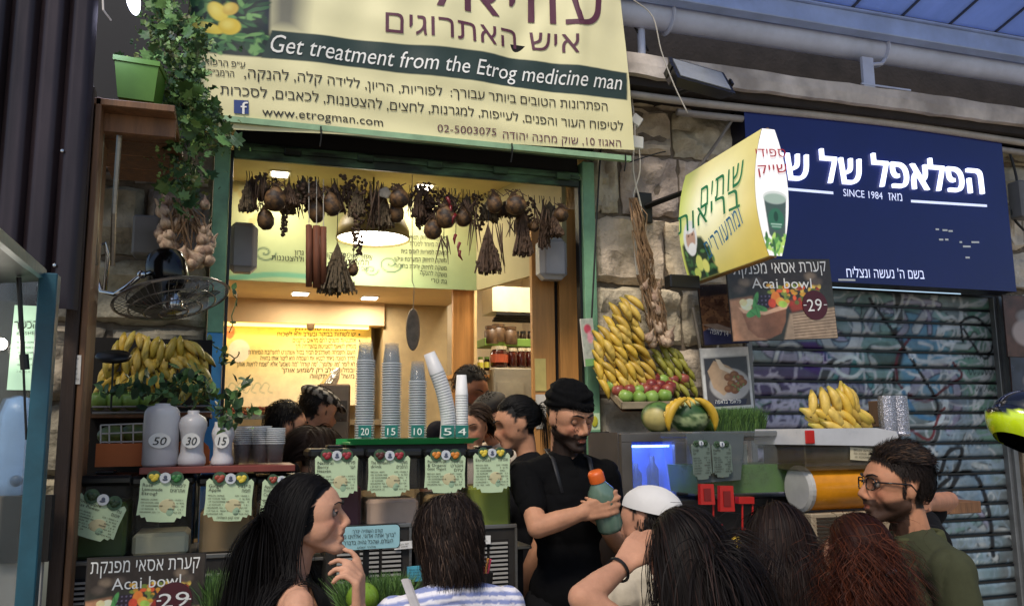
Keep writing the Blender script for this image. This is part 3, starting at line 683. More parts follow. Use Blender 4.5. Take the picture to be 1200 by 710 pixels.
for k in range(15):
    x0 = 1.95+k*.36; R0 = [(x0, 3.83, GZb+.02), (x0+.345, 3.83, GZb+.02), (x0+.345, 2.2, GZb+.42), (x0, 2.2, GZb+.42)]
    mb = MB(); mb.add(R0+[(p[0], p[1], p[2]+.02) for p in R0], [(0, 3, 2, 1), (4, 5, 6, 7), (0, 1, 5, 4), (1, 2, 6, 5), (2, 3, 7, 6), (3, 0, 4, 7)]); mb.build('roof_sheet', m_roof, rf)
    mb = MB(); r1 = [(x0-.015, 3.83, GZb+.012), (x0, 3.83, GZb+.012), (x0, 2.2, GZb+.412), (x0-.015, 2.2, GZb+.412)]
    mb.add(r1+[(p[0], p[1], p[2]+.035) for p in r1], [(0, 3, 2, 1), (4, 5, 6, 7), (0, 1, 5, 4), (1, 2, 6, 5), (2, 3, 7, 6), (3, 0, 4, 7)]); mb.build('rib', m_rib, rf)
# floodlight
ff_ = P(822, 88, 3.6); fl = thing('floodlight', 'black finned floodlight tilted down above the stone wall', 'floodlight', ff_)
Rf = rmat('Y', R_(8))@rmat('X', R_(-38)); o = ff_
s = zs(o)
mb = MB(); hw, hh = .165, .11
mb.add(np.array([(-hw, 0, -hh), (hw, 0, -hh), (hw, 0, hh), (-hw, 0, hh), (-hw*.8, .07, -hh*.6), (hw*.8, .07, -hh*.6), (hw*.8, .07, hh*.75), (-hw*.8, .07, hh*.75)])@Rf.T+o, [(0, 1, 2, 3), (7, 6, 5, 4), (0, 4, 5, 1), (1, 5, 6, 2), (2, 6, 7, 3), (3, 7, 4, 0)]); mb.build('housing', mat('flood_black', '17171a', .4), fl)
mb = MB(); mb.box((-hw*.86, -.006, -hh*.8), (hw*.86, -.001, hh*.8), Rf, o); mb.build('glass', mat('flood_glass', '8a8d90', .15, var=.15), fl)
mb = MB()
for k in range(14): x = -hw*.75+k*hw*1.5/13; mb.box((x-.003, .04, hh*.2), (x+.003, .11, hh*.95), Rf, o)
mb.build('cooling_fins', mat('flood_fin', '3a3432', .5), fl)
mb = MB(); mb.box((-hw-.015, -.01, -.02), (-hw-.003, .06, .03), Rf, o); mb.box((hw+.003, -.01, -.02), (hw+.015, .06, .03), Rf, o); mb.tube([o+Rf@np.array([0, .08, .02]), o+[0, .25, 0]], .014); mb.build('bracket', m_black, fl)

# ---- blue sign
fs = Frame((2.72, 4.0, 2.49), (1, 0, 0), (0, 0, 1), 1.9, .985)
sg = thing('falafel_sign', 'dark blue shop sign with glowing white hebrew letters', 'sign', fs.at(.95, 0))
board('cabinet', fs, mat('sign_side', '0b0e22', .4, var=.2), sg, .14, n0=-.003)
pt = Paint(240, 120, '16215f'); pt.mix(np.clip((pt.y-0)/120, 0, 1)*.6, '101a56', 1); pt.noise(.06, 30); pt.A *= np.array([.62, .72, 1.0])
for (x, y, w_, h_) in ((0, 0, 1, .0),):
    pass
print_grid('face', fs, pt, mat('sign_acrylic', 'ffffff', .22, var=.03, attr=True, emit=.05), sg, .001, step=3)
mb = MB(); le = heb('הפלאפל של שלום')
letter(mb, le, fs, (860, 207), (1151, 228), 31, bold=.028, ref=.592, n=.022, depth=.02)
mb.build('lettering', mat('glowing_letters', 'ffffff', .5, emit=1.5, ecol='d8e0ff'), sg)
mb = MB(); letter(mb, heb('מאז')+'', fs, (1041, 235), (1057, 236), 9, bold=.008, ref=.592); letter(mb, 'SINCE 1984', fs, (988, 230), (1034, 234), 8.5, bold=.01, ref=.68)
for (x0, y0, x1, y1) in ((900, 220, 976, 226.5), (1067, 236, 1156, 241.5)):
    a, b = fs.px(x0, y0), fs.px(x1, y1); mb.add([fs.at(a[0], a[1]-.008, .004), fs.at(b[0], b[1]-.008, .004), fs.at(b[0], b[1]+.008, .004), fs.at(a[0], a[1]+.008, .004)], [(0, 1, 2, 3)])
letter(mb, heb("בשם ה' נעשה ונצליח"), fs, (992, 325), (1083, 327), 10, bold=.01, ref=.592)
mb.build('small_lettering', mat('sign_white', 'e8ecff', .5, emit=.6, ecol='d5dcff'), sg)
mb = MB(); rr_ = random.Random(4)
for (x, y, w_) in ((1096, 269, 4), (1104, 270, 6), (1111, 271, 5), (1100, 281, 5), (1107, 281, 4), (1124, 284, 3), (1128, 289, 9), (1138, 284, 9), (1131, 302, 5), (982, 328, 20)):
    a, b = fs.px(x, y), fs.px(x+w_, y+w_*.02); mb.add([fs.at(a[0], a[1]-.005, .003), fs.at(b[0], b[1]-.005, .003), fs.at(b[0], b[1]+.006, .003), fs.at(a[0], a[1]+.006, .003)], [(0, 1, 2, 3)])
mb.build('worn_print', m_whiteink, sg)

# ---- graffiti canvas in the shutter's own plane (240 px per metre)
GX0, GZ1, K = 2.74, 2.52, 210
gw, gh = int(1.98*K), int(2.3*K)
gp = Paint(gw, gh, '6d7478')
_fs = Frame((GX0, 4.2, 0), (1, 0, 0), (0, 0, 1), 1, 1)
def q(*pts): return [((lambda t: (t[0]*K, (GZ1-t[1])*K))(_fs.px(x, y))) for x, y in pts]
gp.blotch('7a94a0', 70, .05, 3, .8, .5).blotch('7a8f86', 60, .1, 9, .7, .4).blotch('8a9aa3', 40, .25, 5, .6, .3)
gp.poly(q((878, 430), (960, 425), (975, 500), (935, 600), (878, 560)), '4b3a6b', 12, .85)
gp.poly(q((935, 400), (985, 400), (990, 425), (960, 440), (938, 430)), '4c2d78', 3)
gp.poly(q((1040, 350), (1090, 352), (1130, 420), (1120, 470), (1060, 460), (1050, 400)), '5d8fae', 10, .9)
gp.poly(q((1010, 375), (1045, 370), (1063, 405), (1050, 455), (1030, 430)), '15161c', 5)
gp.poly(q((965, 400), (1010, 395), (1040, 440), (1030, 462), (985, 470)), '3f8a8c', 9, .8)
gp.poly(q((1140, 350), (1165, 352), (1172, 520), (1150, 520), (1120, 420)), '6d9a86', 12, .8)
gp.ell(*q((1120, 560))[0], 60, 55, '7c96b4', soft=14, a=.7).ell(*q((1080, 640))[0], 50, 60, '6e7790', soft=18, a=.7)
for k in range(70):
    r = random.Random(k+400); cx, cy = r.uniform(885, 1172), r.uniform(350, 700); a = r.uniform(0, 6.28); pts = [(cx, cy)]; da = r.uniform(-.9, .9)
    for j in range(r.randint(3, 7)): a += da+r.uniform(-.3, .3); pts.append((pts[-1][0]+r.uniform(10, 26)*math.cos(a), pts[-1][1]+r.uniform(10, 26)*math.sin(a)))
    c1, c2 = r.choice([('c3c8cc', '14161b'), ('16181d', 'b9c0c6'), ('8fa6b8', '1c222b'), ('a3a0b8', '2a2238'), ('7fa0a0', '10181a'), ('c8ccd0', '3a4a68'), ('5f6f7a', 'c9ccd0')]); w_ = r.uniform(5, 13)
    gp.curve(q(*pts), w_+4, c2, 1.5, .9, n=3).curve(q(*pts), w_, c1, 2, .9, n=3)
for k in range(40):
    r = random.Random(k+900); cx, cy = r.uniform(885, 1172), r.uniform(350, 700); gp.ell(*q((cx, cy))[0], r.uniform(10, 34), r.uniform(8, 26), r.choice(['7d8a90', '9aa4aa', '56626a', '6a5f80', '6d8f8a']), r.uniform(0, 3), 10, .35)
for k in range(150):
    r = random.Random(k+40); zone = k % 3
    cx, cy = ((r.uniform(885, 965), r.uniform(440, 560)), (r.uniform(1010, 1160), r.uniform(350, 500)), (r.uniform(1080, 1175), r.uniform(500, 690)))[zone]
    pts = [(cx, cy)]; a = r.uniform(0, 6.28)
    for j in range(r.randint(4, 8)): a += r.uniform(-1.3, 1.3); pts.append((pts[-1][0]+r.uniform(8, 20)*math.cos(a), pts[-1][1]+r.uniform(8, 20)*math.sin(a)))
    gp.curve(q(*pts), r.uniform(1.5, 5), (('b9b4cc', '8f88b0', 'd0cfd8'), ('14151a', 'c9ccd2', '1c2530', '6a1f2c'), ('bcd0cc', '14161b', '8fa0b0', 'c7ccd2'))[zone][k % 3], 1.5, .85, n=4)
gp.curve(q((1068, 395), (1052, 420), (1056, 452), (1085, 470), (1108, 455), (1128, 440), (1118, 425)), 4, '5d1c2a')
gp.curve(q((1020, 350), (1045, 385), (1075, 430), (1100, 475), (1085, 500), (1060, 505)), 5, '111217')
gp.curve(q((1130, 385), (1155, 420), (1165, 395), (1145, 372), (1128, 378), (1130, 400)), 4, '16181d')
gp.curve(q((1065, 455), (1040, 480), (1062, 500), (1100, 495), (1110, 470)), 8, 'c9d2da').curve(q((1060, 460), (1075, 485), (1095, 490)), 7, '4d7fa6')
gp.curve(q((1065, 500), (1090, 515), (1100, 490), (1108, 478)), 4, '7a2630').curve(q((980, 425), (1000, 418), (1012, 430), (1000, 442), (984, 436), (980, 425)), 5, 'd6dee0')
gp.curve(q((1102, 560), (1112, 530), (1128, 525), (1122, 550), (1102, 570)), 6, '15171c').curve(q((1105, 610), (1122, 560), (1145, 558), (1160, 600), (1165, 650)), 7, '191b22')
for k in range(14): a = math.pi*(1+k/13); cx, cy = 1015, 470; gp.line(q((cx+18*math.cos(a), cy+14*math.sin(a)), (cx+32*math.cos(a), cy+26*math.sin(a))), 1.3, '1d3a44')
for k in range(9): x = 942+k*4; gp.line(q((x, 415), (x, 425-(k % 3)*4), (x+4, 425-(k % 3)*4)), 1.2, 'c8bfe0')
for (x, y) in ((1070, 416),):
    gp.line(q((x-4, y+3), (x, y-5), (x+4, y+3), (x-4, y+3)), 1, 'e8e8ee', .8).line(q((x-4, y-2), (x, y+5), (x+4, y-2), (x-4, y-2)), 1, 'e8e8ee', .8)
for (s_, x, y) in ((1, 1128, 418), (2, 1135, 437), (3, 1142, 456), (4, 1150, 480), (5, 1128, 520), (6, 1140, 662), (7, 1120, 630)):
    r = random.Random(s_); X = x
    for j in range(7): gp.curve(q((X, y), (X+2, y-4*r.random()-2), (X+3, y+2), (X+5, y-1)), 1.1, '14262c' if s_ < 6 else 'b8c4c4', .8, n=3); X += 4.6
gp.noise(.2, 26, 3).noise(.12, 5, 8); gp.A *= np.array([.66, .68, .66])
sht = thing('painted_shutter', 'closed roller shutter covered in blue and purple graffiti', 'shutter', (3.7, 4.2, .1))
hs = .0925; m_gr = mat('graffiti_metal', 'ffffff', .45, metal=.15, var=.1, vs=12, attr=True)
z = 2.49; k = 0
while z > .25:
    prof = [(0, 0), (-.012, -.012), (-.014, -.03), (-.014, -hs+.03), (-.012, -hs+.016), (-.003, -hs+.010), (.006, -hs)]
    # finer rows for paint
    P_ = []
    for i in range(len(prof)-1):
        m_ = 5 if i == 2 else 1
        for j in range(m_): t = j/m_; P_.append((prof[i][0]*(1-t)+prof[i+1][0]*t, prof[i][1]*(1-t)+prof[i+1][1]*t))
    P_.append(prof[-1]); P_ = np.array(P_)
    X = np.linspace(2.80, 4.64, 230); Gx, Gy = np.meshgrid(X, P_[:, 0]); _, Gz = np.meshgrid(X, P_[:, 1]+z)
    C = gp.sample((Gx-GX0)*K, (GZ1-Gz)*K); C = C*np.where(Gy > -.008, .18, 1)[..., None] if False else C
    MB().grid(np.stack([Gx, Gy+4.22, Gz], -1), C, flip=True).build('slat', m_gr, sht, smooth=True)
    MB().box((2.80, 4.2035, z-.006), (4.64, 4.25, z+.005)).build('joint', m_black, sht)
    z -= hs; k += 1
MB().box((2.76, 4.225, 0), (4.7, 4.5, 2.5)).build('backing', m_dark, sht)
MB().box((2.785, 4.19, 0), (2.82, 4.24, 2.485)).build('guide_rail', mat('rail_steel', '6d6f70', .45, metal=.5, var=.2), sht)
MB().box((4.615, 4.17, 0), (4.70, 4.24, 2.485), bev=.003).box((4.64, 4.15, 0), (4.66, 4.169, 2.485)).build('guide_rail', MATS['rail_steel'], sht)
# ============================================================ yellow banner
fbn = frame_px((222, -75), (735, -32), (735, 186), (222, 137), 3.85)
fbn.H += .0
def wave(V):
    V = np.array(V); x, z = V[:, 0], V[:, 2]
    s = (x-fbn.O[0])/fbn.W; h = (z-fbn.O[2])/fbn.H
    V[:, 1] += .016*np.sin(s*17+h*3)*(.3+h)+.012*np.exp(-((s-.80+.25*(1-h))/.035)**2)*h*1.4-.012*np.exp(-((s-.88+.1*(1-h))/.03)**2)*h+.006*np.sin(h*30+s*9)*(1-h)*np.exp(-((s-.5)/.4)**2)+.006*np.sin(s*51-h*5)*h+.014*np.exp(-((s-.80)/.03)**2-((h-.85)/.3)**2)-.012*np.exp(-((s-.86)/.02)**2-((h-.8)/.3)**2)
    return V
bn = thing('shop_banner', 'large pale yellow banner over the juice shop, hebrew and english lettering', 'banner', fbn.at(fbn.W/2, 0))
pw, ph = 400, 272; pt = Paint(pw, ph, 'e6dfb2'); pt.mix(pt.y/ph, 'd8cf9c', .8)
def bq(*p): return [(fbn.px(x, y)[0]/fbn.W*pw, (1-fbn.px(x, y)[1]/fbn.H)*ph) for x, y in p]
pt.poly(bq((222, -75), (318, -62), (316, 34), (318, 69), (290, 66), (222, 58)), '16231d', 3)
pt.poly(bq((315, -62), (360, -56), (352, 36), (315, 33)), '1a2340', 20, .75)
r = random.Random(3)
for k in range(260):
    x, y = r.uniform(224, 312), r.uniform(-60, 62); a = r.uniform(0, 3.1); (c,) = bq((x, y)); pt_ = r.choice(['24452c', '35603a', '4b7a45', '1c3a26', '6f9a5a'])
    X0, X1, Y0, Y1 = [int(v) for v in (max(c[0]-9, 0), min(c[0]+9, pw), max(c[1]-9, 0), min(c[1]+9, ph))]
    sub = Paint(X1-X0, Y1-Y0); sub.A = pt.A[Y0:Y1, X0:X1]; sub.ell(c[0]-X0, c[1]-Y0, 6.5, 2.3, pt_, a); pt.A[Y0:Y1, X0:X1] = sub.A
for (x, y, rx, ry, ro, c_) in ((243, 31, 18, 9, .35, 'd9c247'), (255, 13, 10, 18, -.3, 'dcc550'), (269, 30, 12, 15, .1, 'd2b63c'), (270, 10, 8, 12, .3, 'c9a94a'), (232, -15, 15, 9, .4, 'd8be45')):
    (c,) = bq((x, y)); pt.ell(c[0], c[1], rx*.75, ry*.75, c_, ro, 1.5).ell(c[0]-2, c[1]-2.5, rx*.38, ry*.38, 'e9dc7a', ro, 5, .6)
pt.poly(bq((318, 37), (420, 45), (560, 60), (733, 86), (733, 118), (560, 96), (420, 78), (306, 68)), '2b3a33', 1.5)
pt.noise(.035, 40)
u = np.linspace(0, fbn.W, pw//2+1); v = np.linspace(fbn.H, 0, ph//2+1)
G = fbn.O+u[None, :, None]*fbn.U+v[:, None, None]*fbn.V
u2 = np.linspace(0, fbn.W, pw); v2 = np.linspace(fbn.H, 0, ph); G = fbn.O+u2[None, :, None]*fbn.U+v2[:, None, None]*fbn.V
m_vinyl = mat('vinyl_banner', 'ffffff', .42, var=.03, vs=3, attr=True, bump=.12, bs=6, bd=.02)
MB().grid(G, pt.A, flip=True).build('cloth', m_vinyl, bn, smooth=True, warp=wave)
m_plum = mat('plum_ink', '5b3040', .5, var=.08)
def bl(nm, m, *rows):
    mb = MB()
    for s, a, b, h, kw in rows: letter(mb, s, fbn, a, b, h, n=.004, **kw)
    mb.build(nm, m, bn, warp=wave)
H = dict(ref=.592)
bl('heading', m_plum, (heb('עוזיאלי'), (478, 4), (705, 36), 44, dict(ref=.592, bold=.03)), (heb('איש האתרוגים'), (452, 37), (677, 64), 23, dict(ref=.592, bold=.022)))
bl('slogan', m_whiteink, ('Get treatment from the Etrog medicine man', (317, 62), (728, 107), 20, dict(ref=.69, shear=.28, bold=.006)))
bl('lettering', m_ink, (heb('הפתרונות הטובים ביותר עבורך:  לפוריות, הריון, ללידה קלה, להנקה,'), (286, 91), (711, 131), 9.5, dict(ref=.592, bold=.004)),
   (heb('לטיפוח העור והפנים, לעייפות, למגרנות, לחצים, להצטננות, לכאבים, לסכרות'), (258, 110), (729, 154), 9.5, dict(ref=.592, bold=.004)),
   ('www.etrogman.com', (307, 136), (449, 148), 10.5, dict(ref=.69, bold=.022)), (heb('ע״פ הרפואה'), (233, 74), (287, 80), 7, dict(ref=.592, bold=.006)), (heb('הרמב״ם'), (243, 87), (274, 90), 7, dict(ref=.592, bold=.006)))
bl('address', m_plum, ('02-5003075', (513, 154), (581, 160), 8.5, dict(ref=.69, bold=.018)), (heb('האגוז 10, שוק מחנה יהודה'), (589, 163), (727, 173), 8, dict(ref=.592, bold=.03)))
mb = MB(); a = fbn.px(274, 115.5); b = fbn.px(291.5, 134); s_ = abs(b[0]-a[0]); mb.add([fbn.at(a[0], b[1], .005), fbn.at(b[0], b[1], .005), fbn.at(b[0], b[1]+s_, .005), fbn.at(a[0], b[1]+s_, .005)], [(0, 1, 2, 3)])
mb.build('blue_square', mat('logo_blue', '2b3f78', .5), bn, warp=wave)
mb = MB(); letter(mb, 'f', fbn, (282, 134), (290.5, 134.6), 15, bold=.05, ref=.69, n=.008); mb.build('letter_f', m_whiteink, bn, warp=wave)
for (x, y) in ((733, 180), (376, 148), (600, 168), (262, 140)):
    c = P(x, y, 3.83); MB().tube([c, c+[.004, .01, -.05], c+[0, .02, -.09]], .004, 5).build('tie_cord', m_black, bn)

# ============================================================ lens shaped light box on the wall arm
e = np.array([math.sin(R_(2)), math.cos(R_(2)), 0]); nL = np.array([-e[1], e[0], 0])
C0 = P(904, 225, 3.2); s = zs(C0); HH = 153*s/2; LL = .74; TH = .085
def bulge(z): t = np.clip(np.abs(z)/HH, 0, 1); return TH*(1-.62*t**2)
lb = thing('light_box_sign', 'curved yellow and white juice light box sticking out on a black arm', 'sign', C0-[0, 0, HH])
pt = Paint(200, 180, 'e6e07a'); pt.grad('c9bc78', 'c9bc60'); pt.mix(np.exp(-((pt.x-90)/85)**2-((pt.y-80)/60)**2), 'f4f3d0', 1)
pt.mix((pt.x-60)/180*(pt.y/180)*1.1, 'd9b850', .8); pt.mix((1-pt.x/50)*.8, 'b9d24a', .7)
pt.poly([(5, 180), (5, 120), (30, 110), (60, 118), (75, 140), (82, 180)], '24382a', 5)
for k in range(40): pt.ell(rng.uniform(12, 80), rng.uniform(125, 175), 6, 2.5, rng.choice(['355c38', '4f7a45', '1c2f22']), rng.uniform(0, 3))
pt.ell(30, 112, 19, 27, 'cfd0cc').ell(31, 114, 13, 19, 'b08f7c').ell(31, 131, 11, 10, 'd8d8d4').ell(26, 109, 2.4, 1.4, '33261f').ell(37, 109, 2.4, 1.4, '33261f').ell(31, 100, 14, 6, 'd9dad6')
pt.ell(42, 155, 9, 12, 'c9cc6a').ell(56, 162, 8, 10, 'd2d070').ell(30, 168, 8, 8, 'b8c35e')
pt.noise(.03, 20)
uu_ = np.linspace(LL, 0, 130); zz_ = np.linspace(HH, -HH, 117)
G = np.array([[C0+e*u+nL*bulge(z)+[0, 0, z] for u in uu_] for z in zz_])
jj, ii = np.meshgrid(np.linspace(0, 199, 130), np.linspace(0, 179, 117)); MB().grid(G, pt.sample(jj, ii), flip=True).build('yellow_face', mat('backlit_vinyl', 'ffffff', .35, var=.02, attr=True, emit=.42), lb, smooth=True)
G2 = np.array([[C0+e*u-nL*bulge(z)+[0, 0, z] for u in (0, LL)] for z in zz_[::6]]); MB().grid(G2).build('rear_face', m_white, lb, smooth=True)
MB().tube([C0+[0, 0, HH], C0+e*LL+[0, 0, HH]], .009, 8).tube([C0-[0, 0, HH], C0+e*LL-[0, 0, HH]], .009, 8).build('edge_rail', mat('bronze_rail', '8a6b4a', .4, metal=.4), lb)
# end cap with printed cup
pt = Paint(90, 200, 'e3e1e0'); pt.grad('e8e4e6', 'd8d6d2')
pt.ell(52, 108, 32, 10, 'b9bdb8').poly([(22, 110), (82, 110), (74, 166), (66, 172), (40, 172), (32, 166)], '3c4b46', 2).ell(52, 110, 29, 8, '5a7a63').ell(52, 110, 31, 9, 'c3c7c4', a=.35)
pt.ell(52, 142, 21, 17, '2c5a44').ell(52, 138, 6, 8, '1c3a2c').line([(38, 150), (66, 150)], 1.5, '9fb8a8').line([(40, 154), (64, 154)], 1.2, '9fb8a8')
for k in range(30): pt.ell(rng.uniform(22, 80), rng.uniform(170, 192), 10, 4, rng.choice(['4f7f3f', '79a650', '31572e', '9cb85c']), rng.uniform(0, 3))
uu_ = np.linspace(-1, 1, 60); G = np.zeros((180, 60, 3)); C = np.zeros((180, 60, 3)); zz_ = np.linspace(HH, -HH, 180)
for j, z in enumerate(zz_): G[j] = C0-e*.004+np.outer(-uu_*bulge(z), nL)+[0, 0, z]
ugr = np.repeat(((-1*-uu_)[None, :]), 180, 0)
wd = bulge(zz_)/TH
C = pt.sample(45+(uu_[None, :]*wd[:, None])*44, np.repeat((np.linspace(0, 199, 180))[:, None], 60, 1))
MB().grid(G, C, flip=True).build('end_cap', MATS['backlit_vinyl'], lb); MB().grid((G+e*(LL+.004))[::6, ::6], None).build('far_cap', m_white, lb)
fL = Frame(C0+e*LL+nL*.05-[0, 0, HH], -e, (0, 0, 1), LL, 2*HH); fL.N = nL
def wl(V): V = np.array(V); z = V[:, 2]-C0[2]; return V+np.outer(bulge(z)-.05, nL)
mb = MB(); letter(mb, heb('שותים'), fL, (829, 246), (879, 214), 27, bold=.075, ref=.592, n=.006); letter(mb, heb('בריאות'), fL, (803, 276), (876, 243), 22, bold=.075, ref=.592, n=.006)
mb.build('green_lettering', mat('green_ink', '2f8a5c', .5), lb, warp=wl)
mb = MB(); letter(mb, heb('ומתעוררים'), fL, (834, 304), (878, 262), 21, bold=.06, ref=.592, n=.006); mb.build('blue_lettering', mat('blue_ink', '2f7fae', .5), lb, warp=wl)
fC = Frame(C0-e*.008-[0, 0, HH], -nL, (0, 0, 1), .2, 2*HH); fC.N = -e
mb = MB(); letter(mb, heb('ספידי'), fC, (886, 184), (921, 184), 9.5, bold=.035, ref=.592, n=.002); letter(mb, heb('שייק'), fC, (889, 204), (923, 202), 10, bold=.035, ref=.592, n=.002); mb.build('red_lettering', mat('red_ink', 'a8202c', .5), lb)
A0 = P(757, 242, 4.1); MB().tube([A0, P(800, 226, 3.95), C0+e*(LL-.04)+[0, 0, .08]], .017, 4).box(A0-[.05, 0, .09], A0+[.04, .03, .08], bev=.004).build('arm', m_black, lb)
c = P(800, 331, 3.8); t = MB(); t.box(c-[.085, .03, .035], c+[.085, .04, .035], rmat('Y', R_(-14)) if 0 else None, bev=.006); t.build('transformer_box', m_black, label='black transformer box under the curved light box', cat='electrical box')

# ============================================================ posters
def poster(corners, Y, name, label, cat, paint, th=.006, rim='2a2422', m=None):
    fr = frame_px(*corners, Y); t = thing(name, label, cat, fr.at(fr.W/2, 0)); board('board', fr, mat('rim_'+rim, rim, .5), t, th); print_grid('printed_face', fr, paint, m or m_gloss, t, .0015, .003); return t, fr
def acai_paint():
    p = Paint(190, 140, '2b2a24'); p.poly([(0, 0), (190, 0), (190, 50), (0, 55)], '2a2320', 20)
    p.poly([(105, 95), (190, 85), (190, 140), (90, 140)], '8a7560', 4)
    for k in range(9): p.line([(110, 98+k*5), (190, 90+k*5.5)], 1.6, '4a3a2e', a=.8)
    p.poly([(0, 70), (40, 64), (60, 140), (0, 140)], '9a6f52', 6).poly([(100, 72), (160, 70), (160, 82), (110, 92)], '7a2f22', 5)
    r = random.Random(5)
    for k in range(60): p.ell(r.uniform(72, 165), r.uniform(42, 78), r.uniform(3, 6), r.uniform(2.5, 4.5), r.choice(['c7502a', 'b8862f', '6f7f35', '8a2a22', 'c9a84a', '4d5c2a']), a=.9)
    for (x, y) in ((150, 30), (160, 40), (30, 40), (50, 38), (20, 52)): p.ell(x, y, 10, 7, r.choice(['4a4038', '6b5c4c', '35423a']), soft=6)
    p.poly([(18, 84), (100, 80), (96, 108), (86, 128), (64, 137), (44, 134), (28, 120)], '7a4f38', 2).poly([(24, 88), (50, 86), (50, 130), (36, 126)], '9a6b50', 10, .6)
    p.poly([(14, 82), (60, 90), (106, 76), (100, 86), (60, 96), (22, 92)], 'c79a7a', 1.5)
    for k in range(14): p.ell(52+k % 5*7+r.uniform(-2, 2), 66+k//5*7, 5, 5, '231a28').ell(50+k % 5*7, 64+k//5*7, 1.5, 1.5, '6a6078', a=.7)
    for (x, y, rx, ry, c_, ro) in ((28, 80, 10, 7, 'e0c9a0', .4), (34, 74, 9, 6, 'e8d6b0', -.3), (24, 74, 7, 6, 'd9bd8c', 0), (82, 66, 8, 10, 'd2702f', .3), (90, 74, 8, 8, 'c98a3a', 0), (94, 78, 8, 6, '8fae4a', .2), (75, 76, 7, 8, 'b8402a', 0)): p.ell(x, y, rx, ry, c_, ro)
    for (x, y, rx, ry, ro) in ((46, 70, 4, 14, .35), (52, 84, 14, 5, .3), (38, 92, 12, 6, -.5), (46, 88, 5, 13, -.3)): p.ell(x, y, rx, ry, '4a8a4a', ro).line([(x-rx*.3, y-ry*.5), (x+rx*.3, y+ry*.5)], 1, '2c5c30')
    p.noise(.15, 7).noise(.1, 25, 4); p.A = np.clip(p.A*1.5, 0, .9); return p
def acai(corners, Y, label, o):
    p = acai_paint(); t, fr = poster(corners, Y, 'acai_poster', label, 'poster', p)
    mb = MB(); (x0, y0, x1, y1, h), (x2, y2, x3, y3, h2), (x4, y4, x5, y5, h3) = o
    letter(mb, heb('קערת אסאי מפנקת'), fr, (x0, y0), (x1, y1), h, bold=.02, ref=.592); letter(mb, 'Acai bowl', fr, (x2, y2), (x3, y3), h2, bold=.018, ref=.69); letter(mb, '29', fr, (x4, y4), (x5, y5), h3, bold=.03, ref=.69, n=.007)
    mb.build('lettering', m_whiteink, t); c = fr.px((x4+x5)/2, (y4+y5)/2-h3/2); rr = h3*zs(fr.at(*c))
    mb = MB(); mb.lathe([(.0001, 0), (rr*1.25, 0), (rr*1.25, .003), (.0001, .003)], fr.at(c[0], c[1], .002), 24, np.stack([fr.U, fr.V, fr.N], 1)); mb.build('price_disc', mat('wine_red', '4a1420', .4), t)
    mb = MB(); s0 = rr*.3
    for sg in (-1, 1): a = fr.at(c[0]+sg*rr*1.02, c[1], .0055); mb.box((-s0*.5, -.002, -.001), (s0*.5, .002, .001), np.stack([fr.U, fr.V, fr.N], 1), a)
    mb.build('price_dash', m_whiteink, t); return t, fr
acai(((850, 304), (972, 303), (982, 397), (858, 400)), 3.7, 'glossy acai bowl poster hanging under the light box, priced 29', ((859, 322, 968, 318, 12), (881, 338, 951, 338, 12), (946, 365, 963, 364, 14)))
acai(((100, 655), (239, 646), (240, 748), (97, 756)), 2.75, 'acai bowl poster standing low before the left juice tanks', ((106, 672, 234, 665, 13), (131, 691, 212, 685, 13), (186, 712, 222, 708, 16)))
pt = Paint(90, 120, '6b4a36'); pt.blotch('8a6244', 14, 0, 2).blotch('4a3024', 5, .35, 4, .8, .2).poly([(0, 0), (90, 0), (90, 18), (0, 24)], '3a2f2a', 6).poly([(30, 80), (90, 100), (90, 120), (0, 120), (0, 92)], '3a3c5a', 3).poly([(0, 78), (30, 92), (90, 112), (90, 104), (30, 78)], 'a08a78', 2).noise(.15, 10)
t, fr = poster(((820, 334), (872, 332), (876, 402), (822, 405)), 4.02, 'bread_poster', 'brown bread poster half hidden behind the acai bowl poster', 'poster', pt)
mb = MB(); letter(mb, heb('לאפה')+' 14', fr, (832, 391), (853, 394), 5, bold=.02, ref=.592); scribble(mb, fr, (828, 386), (858, 390), 1.6, 3); mb.build('lettering', m_whiteink, t)
pt = Paint(110, 150, 'cfcdc8'); pt.poly([(6, 24), (104, 22), (104, 142), (6, 142)], '4a4648', 2).poly([(6, 24), (104, 22), (104, 60), (6, 60)], '33343c', 10).ell(60, 90, 46, 40, 'a9a4a0', soft=4)
pt.poly([(12, 55), (28, 30), (60, 44), (84, 66), (66, 96), (44, 116), (22, 96)], 'b79878', 2).poly([(32, 26), (42, 28), (52, 46), (80, 62), (70, 66), (40, 50)], 'd0c0aa', 1.5)
for (x, y) in ((58, 72), (72, 66), (84, 76), (64, 88), (80, 92), (70, 104), (56, 100), (90, 86)): pt.ell(x, y, 10, 9, '7a4a2c').ell(x-2, y-2, 5, 4, '9a6a40', soft=3, a=.8)
for k in range(10): pt.ell(rng.uniform(54, 92), rng.uniform(62, 106), 3, 1.6, '6a8a4a', rng.uniform(0, 3))
pt.poly([(20, 128), (96, 126), (92, 140), (24, 142)], '1c2340', 1.5).noise(.1, 9)
t, fr = poster(((822, 408), (879, 406), (881, 478), (824, 482)), 4.02, 'falafel_poster', 'white bordered falafel wrap poster beside the hanging garlic', 'poster', pt, rim='c8c6c0')
mb = MB(); letter(mb, heb('פלאפל בלאפה'), fr, (838, 473), (868, 472), 4, bold=.02, ref=.592); mb.build('lettering', m_whiteink, t)
MB().box(P(871, 400, 4.12)-[0, .02, 0], P(880, 560, 4.12)+[0, .01, -.3]).build('wall_batten', mat('pale_batten', '8a8078', .8, var=.3, bump=.4), label='pale upright batten between the falafel poster and shutter', cat='batten')
